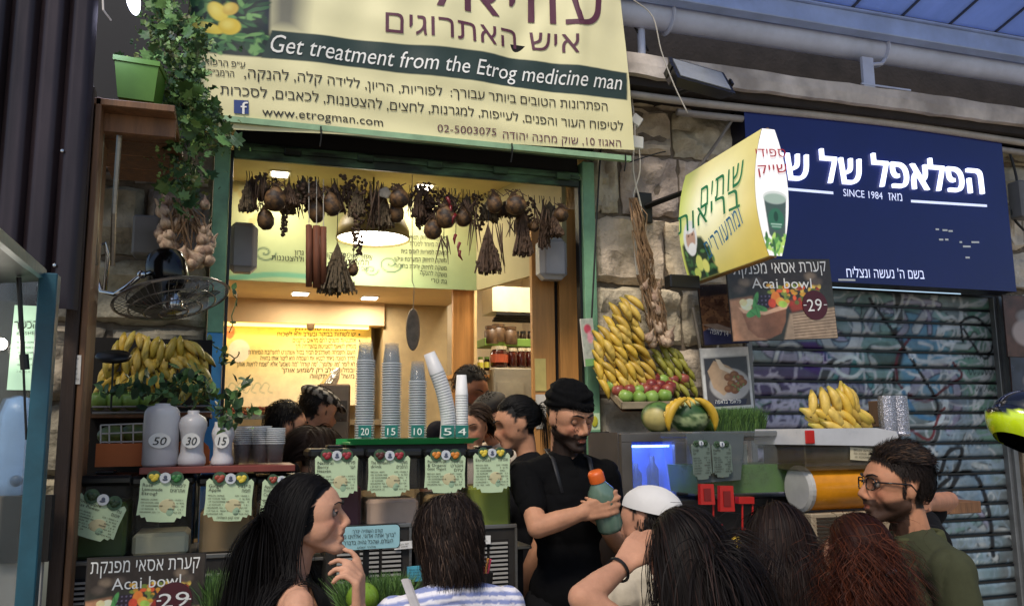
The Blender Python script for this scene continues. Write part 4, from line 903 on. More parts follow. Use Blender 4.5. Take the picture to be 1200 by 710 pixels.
# far right posters
for (cr, lab, c_) in ((((1176, 346), (1215, 347), (1218, 420), (1179, 417)), 'brown framed poster at the far right edge of the wall', '4d2f26'), (((1184, 418), (1222, 420), (1226, 500), (1188, 498)), 'blue tinted poster below the brown one at the right edge', '2a3040')):
    pt = Paint(60, 100, c_); pt.noise(.4, 14).ell(38, 60, 26, 22, '9a8a84' if c_[0] == '4' else '3a4250', soft=5).ell(42, 34, 20, 12, '8c8684', soft=5, a=.7)
    t, fr = poster(cr, 4.05, 'wall_poster', lab, 'poster', pt, rim='2c1a16')

# ============================================================ left edge: cladding, teal frame, timber posts
cl = thing('corrugated_cladding', 'dark corrugated metal sheet at the upper left', 'cladding', (-.8, 2.7, 2))
n = 10
for k in range(n):
    x0 = P(105, 160, 2.75)[0]-.078*(k+1); X = np.linspace(0, .078, 9)
    prof = np.stack([x0+X, 2.75-.028*np.clip(np.sin(X/.078*math.pi)*1.5, 0, 1)], -1)
    zb_ = 2.02+(.035 if k > 1 else 0)*(k-1)*.5
    G = np.array([[(p[0], p[1], z) for p in prof] for z in (3.6, zb_+.0)]); MB().grid(G, flip=True).build('corrugated_rib', m_corr, cl, smooth=True)
mb = MB()
for (x, y) in ((73, 177), (64, 311)): mb.ell(P(x, y, 2.72), .006, nu=8, nv=5)
mb.build('rivet', m_chrome, cl)
tf = thing('teal_window_frame', 'teal painted window frame with an open flap at the left edge', 'window frame', (-.45, 2.5, 0))
a = P(47, 340, 2.5); b = P(69, 340, 2.5); MB().box((a[0], 2.47, .3), (b[0], 2.52, P(60, 322, 2.5)[2]), bev=.003).build('post', m_teal, tf)
p0, p1 = P(50, 322, 2.5), P(-20, 262, 1.95)
R = rot_to(p1-p0); L = np.linalg.norm(p1-p0); MB().box((-.009, -.014, 0), (.009, .014, L), R, p0).build('flap_arm', m_teal, tf)
mb = MB(); mb.add([P(50, 326, 2.5), P(-30, 268, 1.95), P(-60, 330, 2.0), P(0, 332, 2.52), P(50, 330, 2.52)], [(0, 1, 2, 3, 4)]); mb.build('flap_glass', mat('dark_glass', '14191c', .5, spec=.2), tf)
mb = MB(); mb.tube([P(22, 325, 2.44), P(27, 420, 2.46)], .006, 8); mb.tube([P(27, 420, 2.46), P(31, 515, 2.48)], .0032, 6); mb.tube([P(28, 415, 2.46), P(29.5, 433, 2.462)], .011, 8); mb.build('gas_strut', m_black, tf)
mb = MB(); mb.box(P(-60, 330, 2.62)*[1, 1, 0]+[0, 0, .3], P(47, 326, 2.66), None); mb.build('shop_glass', mat('left_shop_glass', 'b8c8cc', .05, trans=.9, alpha=.35), tf)
MB().box((-1.6, 3.1, 0), (-.62, 3.14, 2.2)).build('left_backdrop', mat('left_room_wall', '5f564c', .8, var=.4, vs=4), label='dim wall seen through the glass at the left edge', cat='wall')
fr = frame_px((14, 358), (46, 358), (45, 458), (11, 456), 2.6)
t = board('certificate', fr, mat('mint_paper', 'a9cdb4', .7, var=.04), None, .002); tag(t, 'mint green kosher certificate taped behind the left glass', 'certificate')
mb = MB(); letter(mb, heb('הכשר'), fr, (17, 386), (45, 385), 9, bold=.03, ref=.592); letter(mb, 'KOSHER', fr, (20, 393), (45, 392), 4, bold=.04, ref=.69)
for k, y in enumerate((402, 408, 414, 421, 428, 436)): scribble(mb, fr, (20, y), (44, y), 1.6, k)
mb.build('lettering', m_ink, t)
c = P(20, 520, 2.75); s = zs(c)
t = thing('wall_dispenser', 'pale blue rounded dispenser behind the glass at the left edge', 'dispenser', P(20, 575, 2.75))
mb = MB(); mb.lathe([(.0001, -.14), (.04, -.14), (.047, -.10), (.052, .0), (.05, .08), (.035, .125), (.0001, .135)], c, 20, sq=(1, .8)); mb.build('body', mat('pale_blue_plastic', '8fb0d8', .25, emit=.12), t, smooth=True)  # faint emission makes the plastic body look lit; it is no lamp
MB().lathe([(.012, 0), (.016, .002), (.016, .006), (.0001, .006)], c+[.015, -.045, -.1], 14, rmat('X', R_(90))).build('button', mat('blue_grey', '4d6480', .3), t, smooth=True)
c = P(1, 403, 2.55); t = thing('small_lamp', 'small bright round lamp at the left edge of the frame', 'lamp', c)
MB().ell(c, .016, nu=12, nv=8).build('bulb', mat('hot_bulb', 'ffffff', .5, emit=14, ecol='fff4e0'), t, smooth=True); MB().tube([c+[-.01, 0, .0], c+[-.1, .02, .01]], .008).build('holder', m_black, t)
l = bpy.data.lights.new('bulb', 'POINT'); l.energy = .5; l.shadow_soft_size = .02; l.color = (1, .93, .8); lo = bpy.data.objects.new('lamp_light', l); COL.objects.link(lo); lo.parent = t; lo.location = (0, -.04, 0)
t = thing('lower_left_window', 'dim counter front with a bright gap at the lower left corner', 'counter', P(10, 700, 2.65)*[1, 1, 0])
MB().box(P(2, 582, 2.7), P(60, 655, 2.75)).build('dark_panel', m_dark, t); MB().box(P(-20, 655, 2.72), P(45, 760, 2.75)).build('pale_panel', mat('pale_panel', 'a8a49c', .6, var=.25), t)
# timber post and shelf
tp = thing('timber_post', 'weathered brown timber post beside the teal frame', 'post', P(92, 700, 2.8)*[1, 1, 0])
a = P(72, 450, 2.8); b = P(102, 450, 2.8); zt_ = P(100, 112, 2.8)[2]
MB().box((a[0]+.04, 2.8, 0), (b[0]-.01, 2.88, zt_), bev=.003).build('front_board', m_wood, tp); MB().box((a[0], 2.79, 0), (a[0]+.037, 2.84, zt_+.03), bev=.003).build('edge_board', mat('dark_wood', '33241a', .65, var=.4, vs=5, bump=.3, stretch=(6, 6, .5)), tp)
fr = frame_px((84, 416), (95, 416), (94, 450), (83, 450), 2.796); t = board('sticker', fr, mat('sticker_white', 'c9c4bc', .7), None, .001); tag(t, 'small white printed sticker on the timber post', 'sticker')
mb = MB(); [scribble(mb, fr, (85, 421+6*k), (93, 421+6*k), 2, k) for k in range(5)]; mb.build('lettering', m_ink, t)
ps = thing('plant_shelf', 'wooden shelf on brackets holding the lime green planter', 'shelf', P(150, 150, 3.2))
z_ = P(130, 124, 2.8)[2]
for k in range(5): MB().box((P(90, 125, 2.8)[0], 2.8+k*.17, z_), (P(205, 125, 2.8)[0], 2.96+k*.17, z_+.022), bev=.002).build('plank', m_wood, ps)
MB().box((P(106, 140, 2.85)[0], 2.87, z_-.06), (P(205, 125, 2.8)[0], 2.9, z_-.001)).build('cross_beam', m_wood, ps)
for x in (106, 122, 142): 
    a = P(x, 150, 2.95); MB().tube([(a[0], 2.92, z_-.02), (a[0]-.01, 2.98, z_-.3), (a[0]-.02, 3.1, z_-.45)], .008, 6).build('bracket', m_steel, ps)
MB().box((P(93, 300, 3.0)[0], 3.0, 0), (P(104, 300, 3.0)[0], 3.25, z_)).build('side_board', m_wood, ps)
# black sheet stands in for the shade of the recess above the shelf; lamp
MB().box((-1.6, 3.75, 2.75), (-.24, 3.8, 4.5)).build('dark_recess', mat('recess_black', '0f0d10', .6, var=.5), label='black boarding above the plant shelf', cat='boarding')
c = P(140, 6, 2.95); t = thing('tube_lamp', 'bright blue white lamp hanging above the planter', 'lamp', c)
MB().ell(c+[.04, 0, .03], (.022, .022, .06), rmat('Y', R_(-12)), nu=18, nv=12).build('diffuser', mat('cold_lamp', 'ffffff', .5, emit=6, ecol='dfe4ff'), t, smooth=True)
MB().tube([c+[0, 0, .05], c+[.02, 0, .3]], .01).tube([P(120, -10, 3.2), P(121, 12, 3.2), P(130, 24, 3.25)], .004, 5).build('stem', m_wire, t)
l = bpy.data.lights.new('cold', 'POINT'); l.energy = 3.5; l.shadow_soft_size = .06; l.color = (.7, .72, 1); lo = bpy.data.objects.new('lamp_light', l); COL.objects.link(lo); lo.parent = t; lo.location = (0, -.12, -.1)
# grey box in the alcove and its conduit
c = P(176, 278, 4.05); MB().box(c-[.07, .05, .09], c+[.09, .08, .09], bev=.01).build('junction_box', mat('dim_grey', '6a6866', .6), label='plain grey junction box on the stone behind the fan', cat='electrical box')
# planter
pc = P(163, 126, 3.0); s = zs(pc)
mb = MB(); mb.lathe([(.0001, .005), (.085, .005), (.105, .125), (.112, .125), (.112, .142), (.1, .142), (.095, .10), (.0001, .10)], pc+[0, 0, .002], 4, rmat('Z', R_(45)), sq=(1, .8))
pn = thing('planter', 'lime green plastic planter on the wooden shelf', 'planter', pc); mb.build('trough', mat('lime_plastic', '44691c', .5, var=.12), pn)
MB().lathe([(.0001, .105), (.094, .105)], pc, 4, rmat('Z', R_(45)), sq=(1, .8)).build('soil', m_dark, pn)
# ============================================================ fruit
def inst(name, me, parent, M):
    o = bpy.data.objects.new(name, me); COL.objects.link(o)
    if parent is not None:
        o.parent = parent; Mi = np.linalg.inv(WM[parent.name]); o.matrix_basis = Matrix((Mi@np.array(M)).tolist())
    else: o.matrix_basis = Matrix(np.array(M).tolist())
    WM[o.name] = WM[parent.name] if parent is not None else np.array(M); return o
def TM(loc, R=None, s=1):
    m = np.eye(4); m[:3, :3] = (np.eye(3) if R is None else np.asarray(R))*(np.asarray(s)); m[:3, 3] = loc; return m
m_fruit = mat('fruit_skin', 'ffffff', .45, var=.1, vs=40, attr=True)
def banana_mesh(seed, ripe=0):
    """along -z, bending toward +y... local: stem at origin"""
    r = random.Random(seed); L = r.uniform(.15, .18); n = 9; bend = r.uniform(.8, 1.25); pts = []; R0 = L/bend
    for i in range(n): a = bend*i/(n-1); pts.append((0, R0*(1-math.cos(a)), -R0*math.sin(a)))
    rad = np.array([.007, .013, .0205, .0235, .024, .023, .019, .011, .006])*r.uniform(.95, 1.08)
    mb = MB(); mb.tube(pts, rad, 6); V, F, C = mb.arrays()
    y = np.array(lin(('cfa93c', 'd6b454', 'c4a040')[seed % 3])); g_ = np.array(lin('7f8a34')); br = np.array(lin('3a2a14'))
    C = np.tile(y, (len(V), 1)); t = np.repeat(np.linspace(0, 1, n), 6)[:len(V)]
    C = C*(1-ripe)+g_*ripe
    w_ = np.clip(1-t/.22, 0, 1)[:, None]*.6; C = C*(1-w_)+g_*w_
    w_ = np.clip((t-.9)/.1, 0, 1)[:, None]; C = C*(1-w_)+br*w_
    n_ = fbm(V*70+seed, 2)[:, None]; C = C*(1+.2*n_)*r.uniform(.85, 1.05); C = np.where(n_ > .62, C*.4+br*.6, C)
    return fastmesh('banana', V, F, C, m_fruit, True)
BY = [banana_mesh(k) for k in range(5)]; BG = [banana_mesh(k+10, .75) for k in range(4)]; BM = [banana_mesh(k+20, .3) for k in range(4)]
def bunch(label, rows, Y, meshes, dirfn, seed=0, scale=1, base=None, depth=.0, group=None, backcol=None):
    """rows: (py, x0, x1, n)"""
    r = random.Random(seed); pts = [P((a+b)/2, y, Y) for y, a, b, n in rows]; t = thing('banana_bunch', label, 'bananas', base if base is not None else pts[0], group=group)
    for j, (y, a, b, n) in enumerate(rows):
        for i in range(n):
            x = a+(b-a)*(i+.5)/n+r.uniform(-2, 2); f = (i+.5)/n*2-1
            p = P(x, y+r.uniform(-2.5, 2.5), Y-depth*(1-f*f)-.012*(j % 2)-r.uniform(0, .015)); d = np.array(dirfn(f, j, r)); d = d/np.linalg.norm(d)
            # frame with -z along d, bend toward wall/up
            z = -d; y_ = np.array([r.uniform(-.3, .3), -.75, .55]); y_ = y_-z*(y_@z); y_ /= np.linalg.norm(y_); x_ = np.cross(y_, z)
            Rm = np.stack([x_, -y_, z], 1); Rm[:, 0] = np.cross(Rm[:, 1], Rm[:, 2])
            s = scale*r.uniform(.92, 1.08); L = .15*s
            inst('banana', r.choice(meshes), t, TM(p-d*L*.5, Rm, s))
    return t
dn = lambda f, j, r: (.1+.5*f+r.uniform(-.6, .6), -.9, -.75+r.uniform(-.3, .35))
dd = lambda f, j, r: (.62+.2*f+r.uniform(-.25, .25), -.8, -.6+r.uniform(-.15, .15))
t = bunch('big ripe yellow banana bunch on the stone wall left of the garlic braid', [(352, 728, 752, 2), (362, 714, 752, 3), (374, 708, 750, 3), (386, 704, 752, 4), (396, 700, 754, 4), (407, 698, 758, 5), (418, 698, 764, 5), (428, 699, 766, 6), (438, 700, 766, 6), (447, 704, 764, 5)], 3.98, BY, dd, 2, .82, depth=.07)
mb = MB(); a = P(733, 395, 4.08); mb.ell(a, (.09, .04, .19)); mb.build('stalk', mat('banana_stalk', '5a4a20', .8, var=.4), t, smooth=True)
bunch('dull green banana bunch right of the garlic braid', [(412, 768, 800, 4), (423, 768, 808, 4), (434, 772, 812, 4), (444, 776, 814, 4), (452, 780, 816, 4)], 4.02, BG, dd, 5, .72, depth=.04)
t = bunch('long row of yellow bananas on the rack in the left alcove', [(398, 140, 178, 4), (404, 165, 238, 7), (412, 130, 243, 10), (421, 120, 243, 11), (431, 116, 243, 11), (441, 114, 240, 11), (449, 114, 178, 6)], 3.75, BY+BM, dn, 8, .68, depth=.02)
bunch('greenish bananas drooping at the right end of the alcove rack', [(436, 222, 243, 3), (446, 220, 244, 3)], 3.68, BM, dn, 9, .95)
# ripe bunch on the orange drink machine
def top_dir(f, j, r): return (.15+.5*f+.25*j*0+r.uniform(-.15, .15), -.5, -.75+.1*j) if j < 2 else (.8+r.uniform(-.2, .2), -.45, -.25+r.uniform(-.1, .1))
bunch('large ripe banana bunch lying on the orange drink machine', [(462, 985, 1008, 3), (469, 950, 1012, 5), (480, 962, 1018, 4), (486, 948, 1016, 5), (493, 952, 1020, 5), (498, 960, 1012, 4)], 3.05, BY+[BM[0]], top_dir, 4, .86, depth=.06)
# short bananas low in the dark niche
bunch('small yellow bananas heaped low in the dark niche under the red taps', [(626, 872, 884, 1), (634, 858, 882, 2), (644, 852, 884, 3), (655, 850, 884, 3), (664, 852, 882, 3), (672, 850, 880, 3)], 2.95, BY, lambda f, j, r: (-.8+r.uniform(-.3, .3), -.9, -.15+r.uniform(-.2, .2)), 6, .6, depth=.02)
# crown of bananas over the melon
c = P(807, 494, 3.50); s = zs(c); t = thing('banana_bunch', 'hand of bananas arched like a crown over the striped watermelon', 'bananas', P(806, 465, 3.62))
for k in range(15):
    if k in (0, 14):
        sg = -1 if k == 0 else 1; mb = MB(); aa = np.linspace(R_(100), R_(195), 9); mb.tube([c+np.array([-sg*math.cos(q_)*31*s*-1*-1, -.03, math.sin(q_)*30*s-.012]) for q_ in aa], np.array([.006, .012, .018, .021, .022, .021, .018, .011, .004]), 8, col='c09a2c'); mb.build('banana', m_fruit, t, smooth=True); continue
    a = R_(168-156*k/14); p = c+np.array([math.cos(a)*29*s, .03, math.sin(a)*29*s-.004]); d = np.array([math.cos(a)*.8, -.75, .35*math.sin(a)-.25]); d /= np.linalg.norm(d)
    z = -d; y_ = np.array([0, -.3, .9]) if .2 < k/14 < .85 else np.array([math.cos(a), -.2, .4]); y_ = y_-z*(y_@z); y_ /= np.linalg.norm(y_); Rm = np.stack([np.cross(-y_, z), -y_, z], 1)
    inst('banana', BY[k % 5], t, TM(p-d*.03, Rm, .56))
# watermelons
def melon(label, px, py, Y, r, dark, light, seed, tilt=0, patch=False):
    c = P(px, py, Y); V, F = sphere(40, 24); n_ = fbm(V*[1.6, 4, 4]+seed, 3, seed); ang = np.arctan2(V[:, 2], V[:, 1])*5+1.2*n_
    k = np.clip(np.sin(ang)*2.2+.8+1.2*fbm(V*9, 2, seed), 0, 1)[:, None]; C = np.array(lin(dark))*k+np.array(lin(light))*(1-k)
    if patch: w_ = np.clip(((V@np.array([-.6, -.72, -.35]))-.62)*5, 0, 1)[:, None]; C = C*(1-w_)+np.array(lin('b5a869'))*w_
    mb = MB(); mb.add(V*np.array(r)@rmat('Y', tilt).T+c, F, C); return mb.build('watermelon', m_fruit, label=label, cat='watermelon', smooth=True, loc=c)
melon('dark watermelon with a pale ground patch, left one on the fridge', 772, 489, 3.66, (.085, .08, .075), '26401f', '4a6a35', 2, .2, True)
melon('pale striped watermelon under the banana crown on the fridge', 808, 487, 3.55, (.102, .08, .086), '2a4a22', '9aa878', 6, -.05)
# apples
def apple_mesh(cols, seed):
    mb = MB(); pr = [(.0001, -.030), (.014, -.033), (.027, -.024), (.036, -.004), (.036, .012), (.027, .030), (.012, .033), (.004, .026), (.0001, .024)]
    mb.lathe(pr, n=12); V, F, C = mb.arrays(); n_ = np.clip(.5+fbm(V*[28, 28, 6]+seed*5, 3, seed), 0, 1)[:, None]; C = np.array(lin(cols[0]))*n_+np.array(lin(cols[1]))*(1-n_)
    mb = MB(); mb.add(V, F, C); mb.tube([(0, 0, .024), (.003, 0, .042)], .0015, 4, col='3a2a14'); V, F, C = mb.arrays(); return fastmesh('apple', V, F, C, mat('apple_skin', 'ffffff', .38, var=.1, vs=40, attr=True), True)
AR = [apple_mesh(('6a1a1a', '8f4a3a'), k) for k in range(3)]; AG = [apple_mesh(('5c7f28', '83a04a'), k+4) for k in range(2)]
def apple(px, py, Y, me, label, group, s=1):
    p = P(px, py, Y); R = np.array(Euler((rng.uniform(-.5, .5), rng.uniform(-.5, .5), rng.uniform(0, 6))).to_matrix()); o = inst('apple', me, None, TM(p, R, s)); tag(o, label, 'apple', group)
for i, (x, y) in enumerate(((733, 465), (749, 466), (764, 466), (779, 464))): apple(x, y, 3.84, AG[i % 2], 'shiny green apple in the front row of the wall tray, %s' % ('leftmost', 'second from the left', 'third from the left', 'right end')[i], 'green apples in the front row of the wall tray', 1.0)
r = random.Random(12)
for (y, x0, x1, n, Y) in ((458, 724, 782, 6, 3.89), (452, 719, 784, 7, 3.94), (446, 722, 800, 8, 3.99)):
    for i in range(n): 
        red = r.random() < .72; apple(x0+(x1-x0)*i/(n-1)+r.uniform(-2, 2), y+r.uniform(-1.5, 1.5), Y, r.choice(AR) if red else r.choice(AG), ('red' if red else 'yellow green')+' apple heaped behind the green front row of the tray', ('red' if red else 'yellow green')+' apples heaped in the wall tray', .92)
for i, x in enumerate((116, 135, 154, 175)): apple(x, 470+(i % 2), 3.62, AG[i % 2], 'green apple on the wire rack of the left alcove, %s' % ('far left', 'second along', 'third along', 'nearest the leaves')[i], 'green apples on the left rack', 1.0)
# wall tray (wood) for the apples
tr = thing('fruit_tray', 'pale wooden tray with slanted side holding apples on the wall', 'tray', P(755, 478, 3.9))
q0, q1, q2, q3 = P(703, 447, 4.1), P(729, 475, 3.80), P(790, 474, 3.80), P(812, 470, 4.05)
m_tray = mat('tray_wood', '8d7d63', .7, var=.25, bump=.2)
def plank(a, b, w_, th, mt, parent, name='board', up=(0, 0, 1)):
    a = np.asarray(a); b = np.asarray(b); d = b-a; L = np.linalg.norm(d); d /= L; u_ = np.asarray(up, float); u_ = u_-d*(u_@d); u_ /= np.linalg.norm(u_); Rm = np.stack([d, np.cross(u_, d), u_], 1)
    mb = MB(); mb.box((0, -th/2, -w_/2), (L, th/2, w_/2), Rm, a, bev=.002); return mb.build(name, mt, parent)
plank(q0, q1, .035, .012, m_tray, tr); plank(q1, q2, .035, .012, m_tray, tr); plank(q2, q3, .035, .012, m_tray, tr)
mb = MB(); mb.add([q0-[0, 0, .02], q1-[0, 0, .02], q2-[0, 0, .02], q3-[0, 0, .02]], [(0, 1, 2, 3)]); mb.add([q0-[0, 0, .03], q1-[0, 0, .03], q2-[0, 0, .03], q3-[0, 0, .03]], [(3, 2, 1, 0)]); mb.build('base', m_wood, tr)
# left rack
rk = thing('wire_rack', 'white wire fruit rack across the left alcove', 'rack', P(180, 480, 3.6))
for y, Y in ((477, 3.55), (484, 3.5)): a, b = P(108, y, Y), P(248, y-1, Y); MB().tube([a, b], .005, 6).build('rail', m_steel, rk)
a, b = P(108, 481, 3.7), P(248, 480, 3.7); MB().box((a[0], 3.52, a[2]-.03), (b[0], 3.9, a[2]-.015)).build('shelf', m_wood, rk)
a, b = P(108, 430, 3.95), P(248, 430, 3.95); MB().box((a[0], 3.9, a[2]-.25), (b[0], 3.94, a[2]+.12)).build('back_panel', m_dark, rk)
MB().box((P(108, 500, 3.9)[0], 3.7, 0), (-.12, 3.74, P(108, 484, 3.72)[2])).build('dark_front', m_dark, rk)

# ============================================================ garlic
m_garlic = mat('garlic_skin', 'b59c82', .6, var=.3, vs=50, stretch=(2, 2, .4), col2='8a6f5c'); m_straw = mat('dried_straw', '7f6448', .8, var=.4, vs=25)
mbg = MB(); mbg.lathe([(.0001, -.026), (.014, -.025), (.026, -.012), (.029, .002), (.022, .018), (.009, .03), (.005, .05), (.003, .06)], n=10); V, F, C = mbg.arrays()
V[:, :2] *= (1+.06*np.cos(np.arctan2(V[:, 1], V[:, 0])*5))[:, None]; GA = fastmesh('garlic_bulb', V, F, None, m_garlic, True)
def garlic_string(label, pts, centre, Y, straws, seed):
    r = random.Random(seed); t = thing('garlic_string', label, 'garlic', P(*centre, Y))
    for (x, y) in pts:
        R = np.array(Euler((r.uniform(-.8, .8), r.uniform(-.8, .8), r.uniform(0, 6))).to_matrix()); inst('garlic_bulb', GA, t, TM(P(x, y, Y-r.uniform(0, .05)), R, r.uniform(.85, 1.15)))
    mb = MB()
    for (a, b, n, w_) in straws:
        for k in range(n):
            p = P(a[0]+r.uniform(-w_, w_), a[1], Y-.02+r.uniform(-.03, .03)); q_ = P(b[0]+r.uniform(-w_, w_), b[1]+r.uniform(-6, 6), Y-.03+r.uniform(-.03, .03)); m_ = (p+q_)/2+[r.uniform(-.03, .03), r.uniform(-.04, 0), r.uniform(-.02, .02)]
            mb.tube([p, m_, q_], [.004, .0055, .0015], 4, flat=.5)
    mb.build('dried_stalks', m_straw, t, kind='stuff'); return t
r = random.Random(1); pts = []
for k in range(30): a = 6.283*k/30; rr_ = r.uniform(.6, 1); pts.append((218+30*rr_*math.cos(a), 275+34*rr_*math.sin(a)+6))
pts = [p for p in pts if not (p[1] < 262 and p[0] > 200)]+[(191, 248), (188, 274), (200, 290), (213, 305), (225, 300), (238, 292), (244, 305), (232, 308), (246, 285), (195, 236), (220, 228), (240, 240)]
garlic_string('ring of garlic bulbs with dried leaves hanging in the left alcove', pts, (218, 240), 3.95, [((210, 232), (216, 290), 26, 12), ((216, 240), (200, 275), 12, 8), ((218, 240), (236, 275), 12, 8)], 3)
r = random.Random(2); pts = [(762+r.uniform(-9, 9)+(y-330)*.12, y+r.uniform(-2, 2)) for y in range(334, 372, 4)]+[(773+r.uniform(-10, 10)+(y-372)*.1, y) for y in range(374, 402, 4)]+[(772+r.uniform(-12, 12), 398+r.uniform(-6, 6)) for k in range(8)]
garlic_string('long dried garlic braid hanging on the wall between the banana bunches', pts, (760, 300), 3.98, [((742, 232), (752, 285), 30, 5), ((748, 270), (760, 335), 46, 8), ((756, 322), (774, 400), 60, 11)], 4)

# ============================================================ caged fan
fc = P(201, 350, 3.35); fn = thing('caged_fan', 'black caged wall fan tilted downward above the bananas', 'fan', fc)
ax = np.array([.20, -.20, -.96]); Rf = rot_to(-ax); Rf = Rf@np.eye(3); sF = zs(fc)
Rad = 64*sF; mb = MB(); Wf = lambda p: fc+Rf@np.asarray(p)
def ring(mb, r_, z_, w_, n=36): a = np.linspace(0, 2*math.pi, n+1); mb.tube([Wf((r_*math.cos(t), r_*math.sin(t), z_)) for t in a], w_, 4, caps=False)
m_cage = mat('cage_wire', '8a8784', .3, metal=.8)
for k in range(4): ring(mb, Rad*(.25+.25*k), (.05*(1-(.25+.25*k)**2)), .0028 if k < 3 else .006); ring(mb, Rad*(.25+.25*k), -(.06*(1-(.25+.25*k)**2)), .0028)
for k in range(44):
    a = 2*math.pi*k/44
    for sg in (.05, -.06): mb.tube([Wf((Rad*t*math.cos(a+.25*t), Rad*t*math.sin(a+.25*t), sg*(1-t*t))) for t in (.14, .45, .75, 1)], .0014, 3, caps=False)
mb.build('cage', m_cage, fn, kind='stuff', label='wire cage of rings and spokes')
for k in range(3):
    G = np.zeros((6, 7, 3)); a0 = 2*math.pi*k/3
    for i, tr_ in enumerate(np.linspace(.16, .86, 6)):
        for j, ta in enumerate(np.linspace(-.55, .55, 7)): a = a0+ta*(.7+.5*tr_)+.4*tr_; G[i, j] = Wf((Rad*tr_*math.cos(a), Rad*tr_*math.sin(a), .022*ta*2))
    MB().grid(G).build('blade', mat('fan_blade', '2c2a2a', .3, alpha=.85), fn, smooth=True)
MB().lathe([(.0001, -.05), (.03, -.05), (.036, -.03), (.036, .03), (.0001, .03)], fc, 16, Rf).build('hub', m_chrome, fn, smooth=True)
MB().lathe([(.0001, .04), (.055, .045), (.072, .07), (.075, .13), (.066, .17), (.04, .19), (.0001, .195)], fc+[.0, 0, 0], 24, Rf).build('motor', mat('gloss_black', '0c0c0d', .18, var=.2), fn, smooth=True)
m0 = Wf((0, 0, .12)); kn = P(166, 322, 3.3)
mb = MB(); mb.tube([m0, kn, P(150, 335, 3.3), P(135, 345, 3.35), P(119, 342, 3.45), P(111, 318, 3.5), P(114, 290, 3.5), P(122, 285, 3.5), P(127, 300, 3.52), P(122, 345, 3.55)], .009, 8); mb.build('bracket', m_chrome, fn, smooth=True)
MB().ell(kn, .016).build('knuckle', m_chrome, fn, smooth=True)
mb = MB(); c = P(133, 418, 3.4); mb.lathe([(.0001, -.012), (.055, -.01), (.062, 0), (.055, .012), (.0001, .014)], c, 20, rmat('X', R_(25)), sq=(1, .8)); t = thing('scale_dish', 'small dark round dish on a thin stand before the bananas', 'dish', c)
mb.build('dish', m_black, t, smooth=True); MB().tube([c, P(130, 480, 3.4)], .004, 6).build('stand', m_bwire, t)

# ============================================================ leaves
def leaf_mesh(kind, seed, col):
    r = random.Random(seed); mb = MB()
    if kind == 'lobed': out = [(0, 0), (.18, .10), (.42, .05), (.34, .25), (.62, .38), (.38, .48), (.50, .78), (.22, .70), (.0, 1.05)]
    else: out = [(0, 0), (.16, .12), (.30, .35), (.30, .6), (.16, .85), (0, 1)]
    n = len(out); V = [(0, y, 0) for (x, y) in out]+[(x, y, .12*x-.15*x*x+r.uniform(-.04, .04)) for (x, y) in out]+[(-x, y, .12*x+r.uniform(-.04, .04)) for (x, y) in out]
    V = np.array(V); V[:, 2] -= .25*V[:, 1]**2; F = [(i, n+i, n+i+1, i+1) for i in range(n-1)]+[(i, i+1, 2*n+i+1, 2*n+i) for i in range(n-1)]
    c = np.array(lin(col)); C = c*(1+.25*fbm(V*5+seed, 2)[:, None]); return fastmesh('leaf', V, F, C, mat('leaf_green', 'ffffff', .5, var=.15, vs=30, attr=True), False)
LL_ = [leaf_mesh('lobed', k, c) for k, c in enumerate(('3c5a2c', '4d6e38', '2c4626', '6a8a4a', '35502c'))]; LO = [leaf_mesh('oval', k, c) for k, c in enumerate(('35522c', '4a6c3a', '27402a', '5f7f48'))]
def foliage(label, cat, stems, Y, n, size, leaves, seed, spread=14, small=0, base=None, name='trailing_plant', stemw=.003, dY=.12, kindname='leaf', group=None):
    r = random.Random(seed); t = thing(name, label, cat, P(*(base or stems[0][0]), Y), group=group); mb = MB()
    for st in stems:
        pts = []; 
        for i in range(len(st)-1):
            for k in range(4): f = k/4; pts.append(P(st[i][0]*(1-f)+st[i+1][0]*f+r.uniform(-2, 2), st[i][1]*(1-f)+st[i+1][1]*f, Y+r.uniform(-dY, dY)*.3))
        pts.append(P(*st[-1], Y)); mb.tube(pts, stemw, 5)
    mb.build('stem', mat('stem_green', '55683c', .6), t)
    for k in range(n):
        st = r.choice(stems); i = r.randrange(len(st)-1); f = r.random(); x = st[i][0]*(1-f)+st[i+1][0]*f+r.gauss(0, spread*.5); y = st[i][1]*(1-f)+st[i+1][1]*f+r.gauss(0, spread*.45)
        R = np.array(Euler((r.uniform(.3, 2.2), r.uniform(-.9, .9), r.uniform(0, 6.28))).to_matrix()); s = size*r.uniform(.5, 1.25)*zs(P(x, y, Y))
        inst(kindname, r.choice(leaves), t, TM(P(x, y, Y+r.uniform(-dY, dY)), R, s))
    if small:
        mb = MB()
        for k in range(small):
            st = r.choice(stems); i = r.randrange(len(st)-1); f = r.random(); x = st[i][0]*(1-f)+st[i+1][0]*f+r.gauss(0, spread*.65); y = st[i][1]*(1-f)+st[i+1][1]*f+r.gauss(0, spread*.6); c = P(x, y, Y+r.uniform(-dY, dY)); s = size*r.uniform(.25, .7)*zs(c)
            R = np.array(Euler((r.uniform(.2, 2.6), r.uniform(-1, 1), r.uniform(0, 6.28))).to_matrix()); V = np.array([(0, 0, 0), (.35, .3, .1), (.15, .5, 0), (.3, .8, .1), (0, 1.1, -.2), (-.3, .8, .1), (-.15, .5, 0), (-.35, .3, .1)])@R.T*s+c
            mb.add(V, [(0, 1, 2, 6, 7), (2, 3, 4, 5, 6)], np.array(lin(r.choice(['3c5a2c', '4d6e38', '2c4626', '6a8a4a', '7a9450', '5a5f34'])))*r.uniform(.7, 1.2))
        mb.build('small_leaves', mat('leaf_green'), t, kind='stuff')
    return t
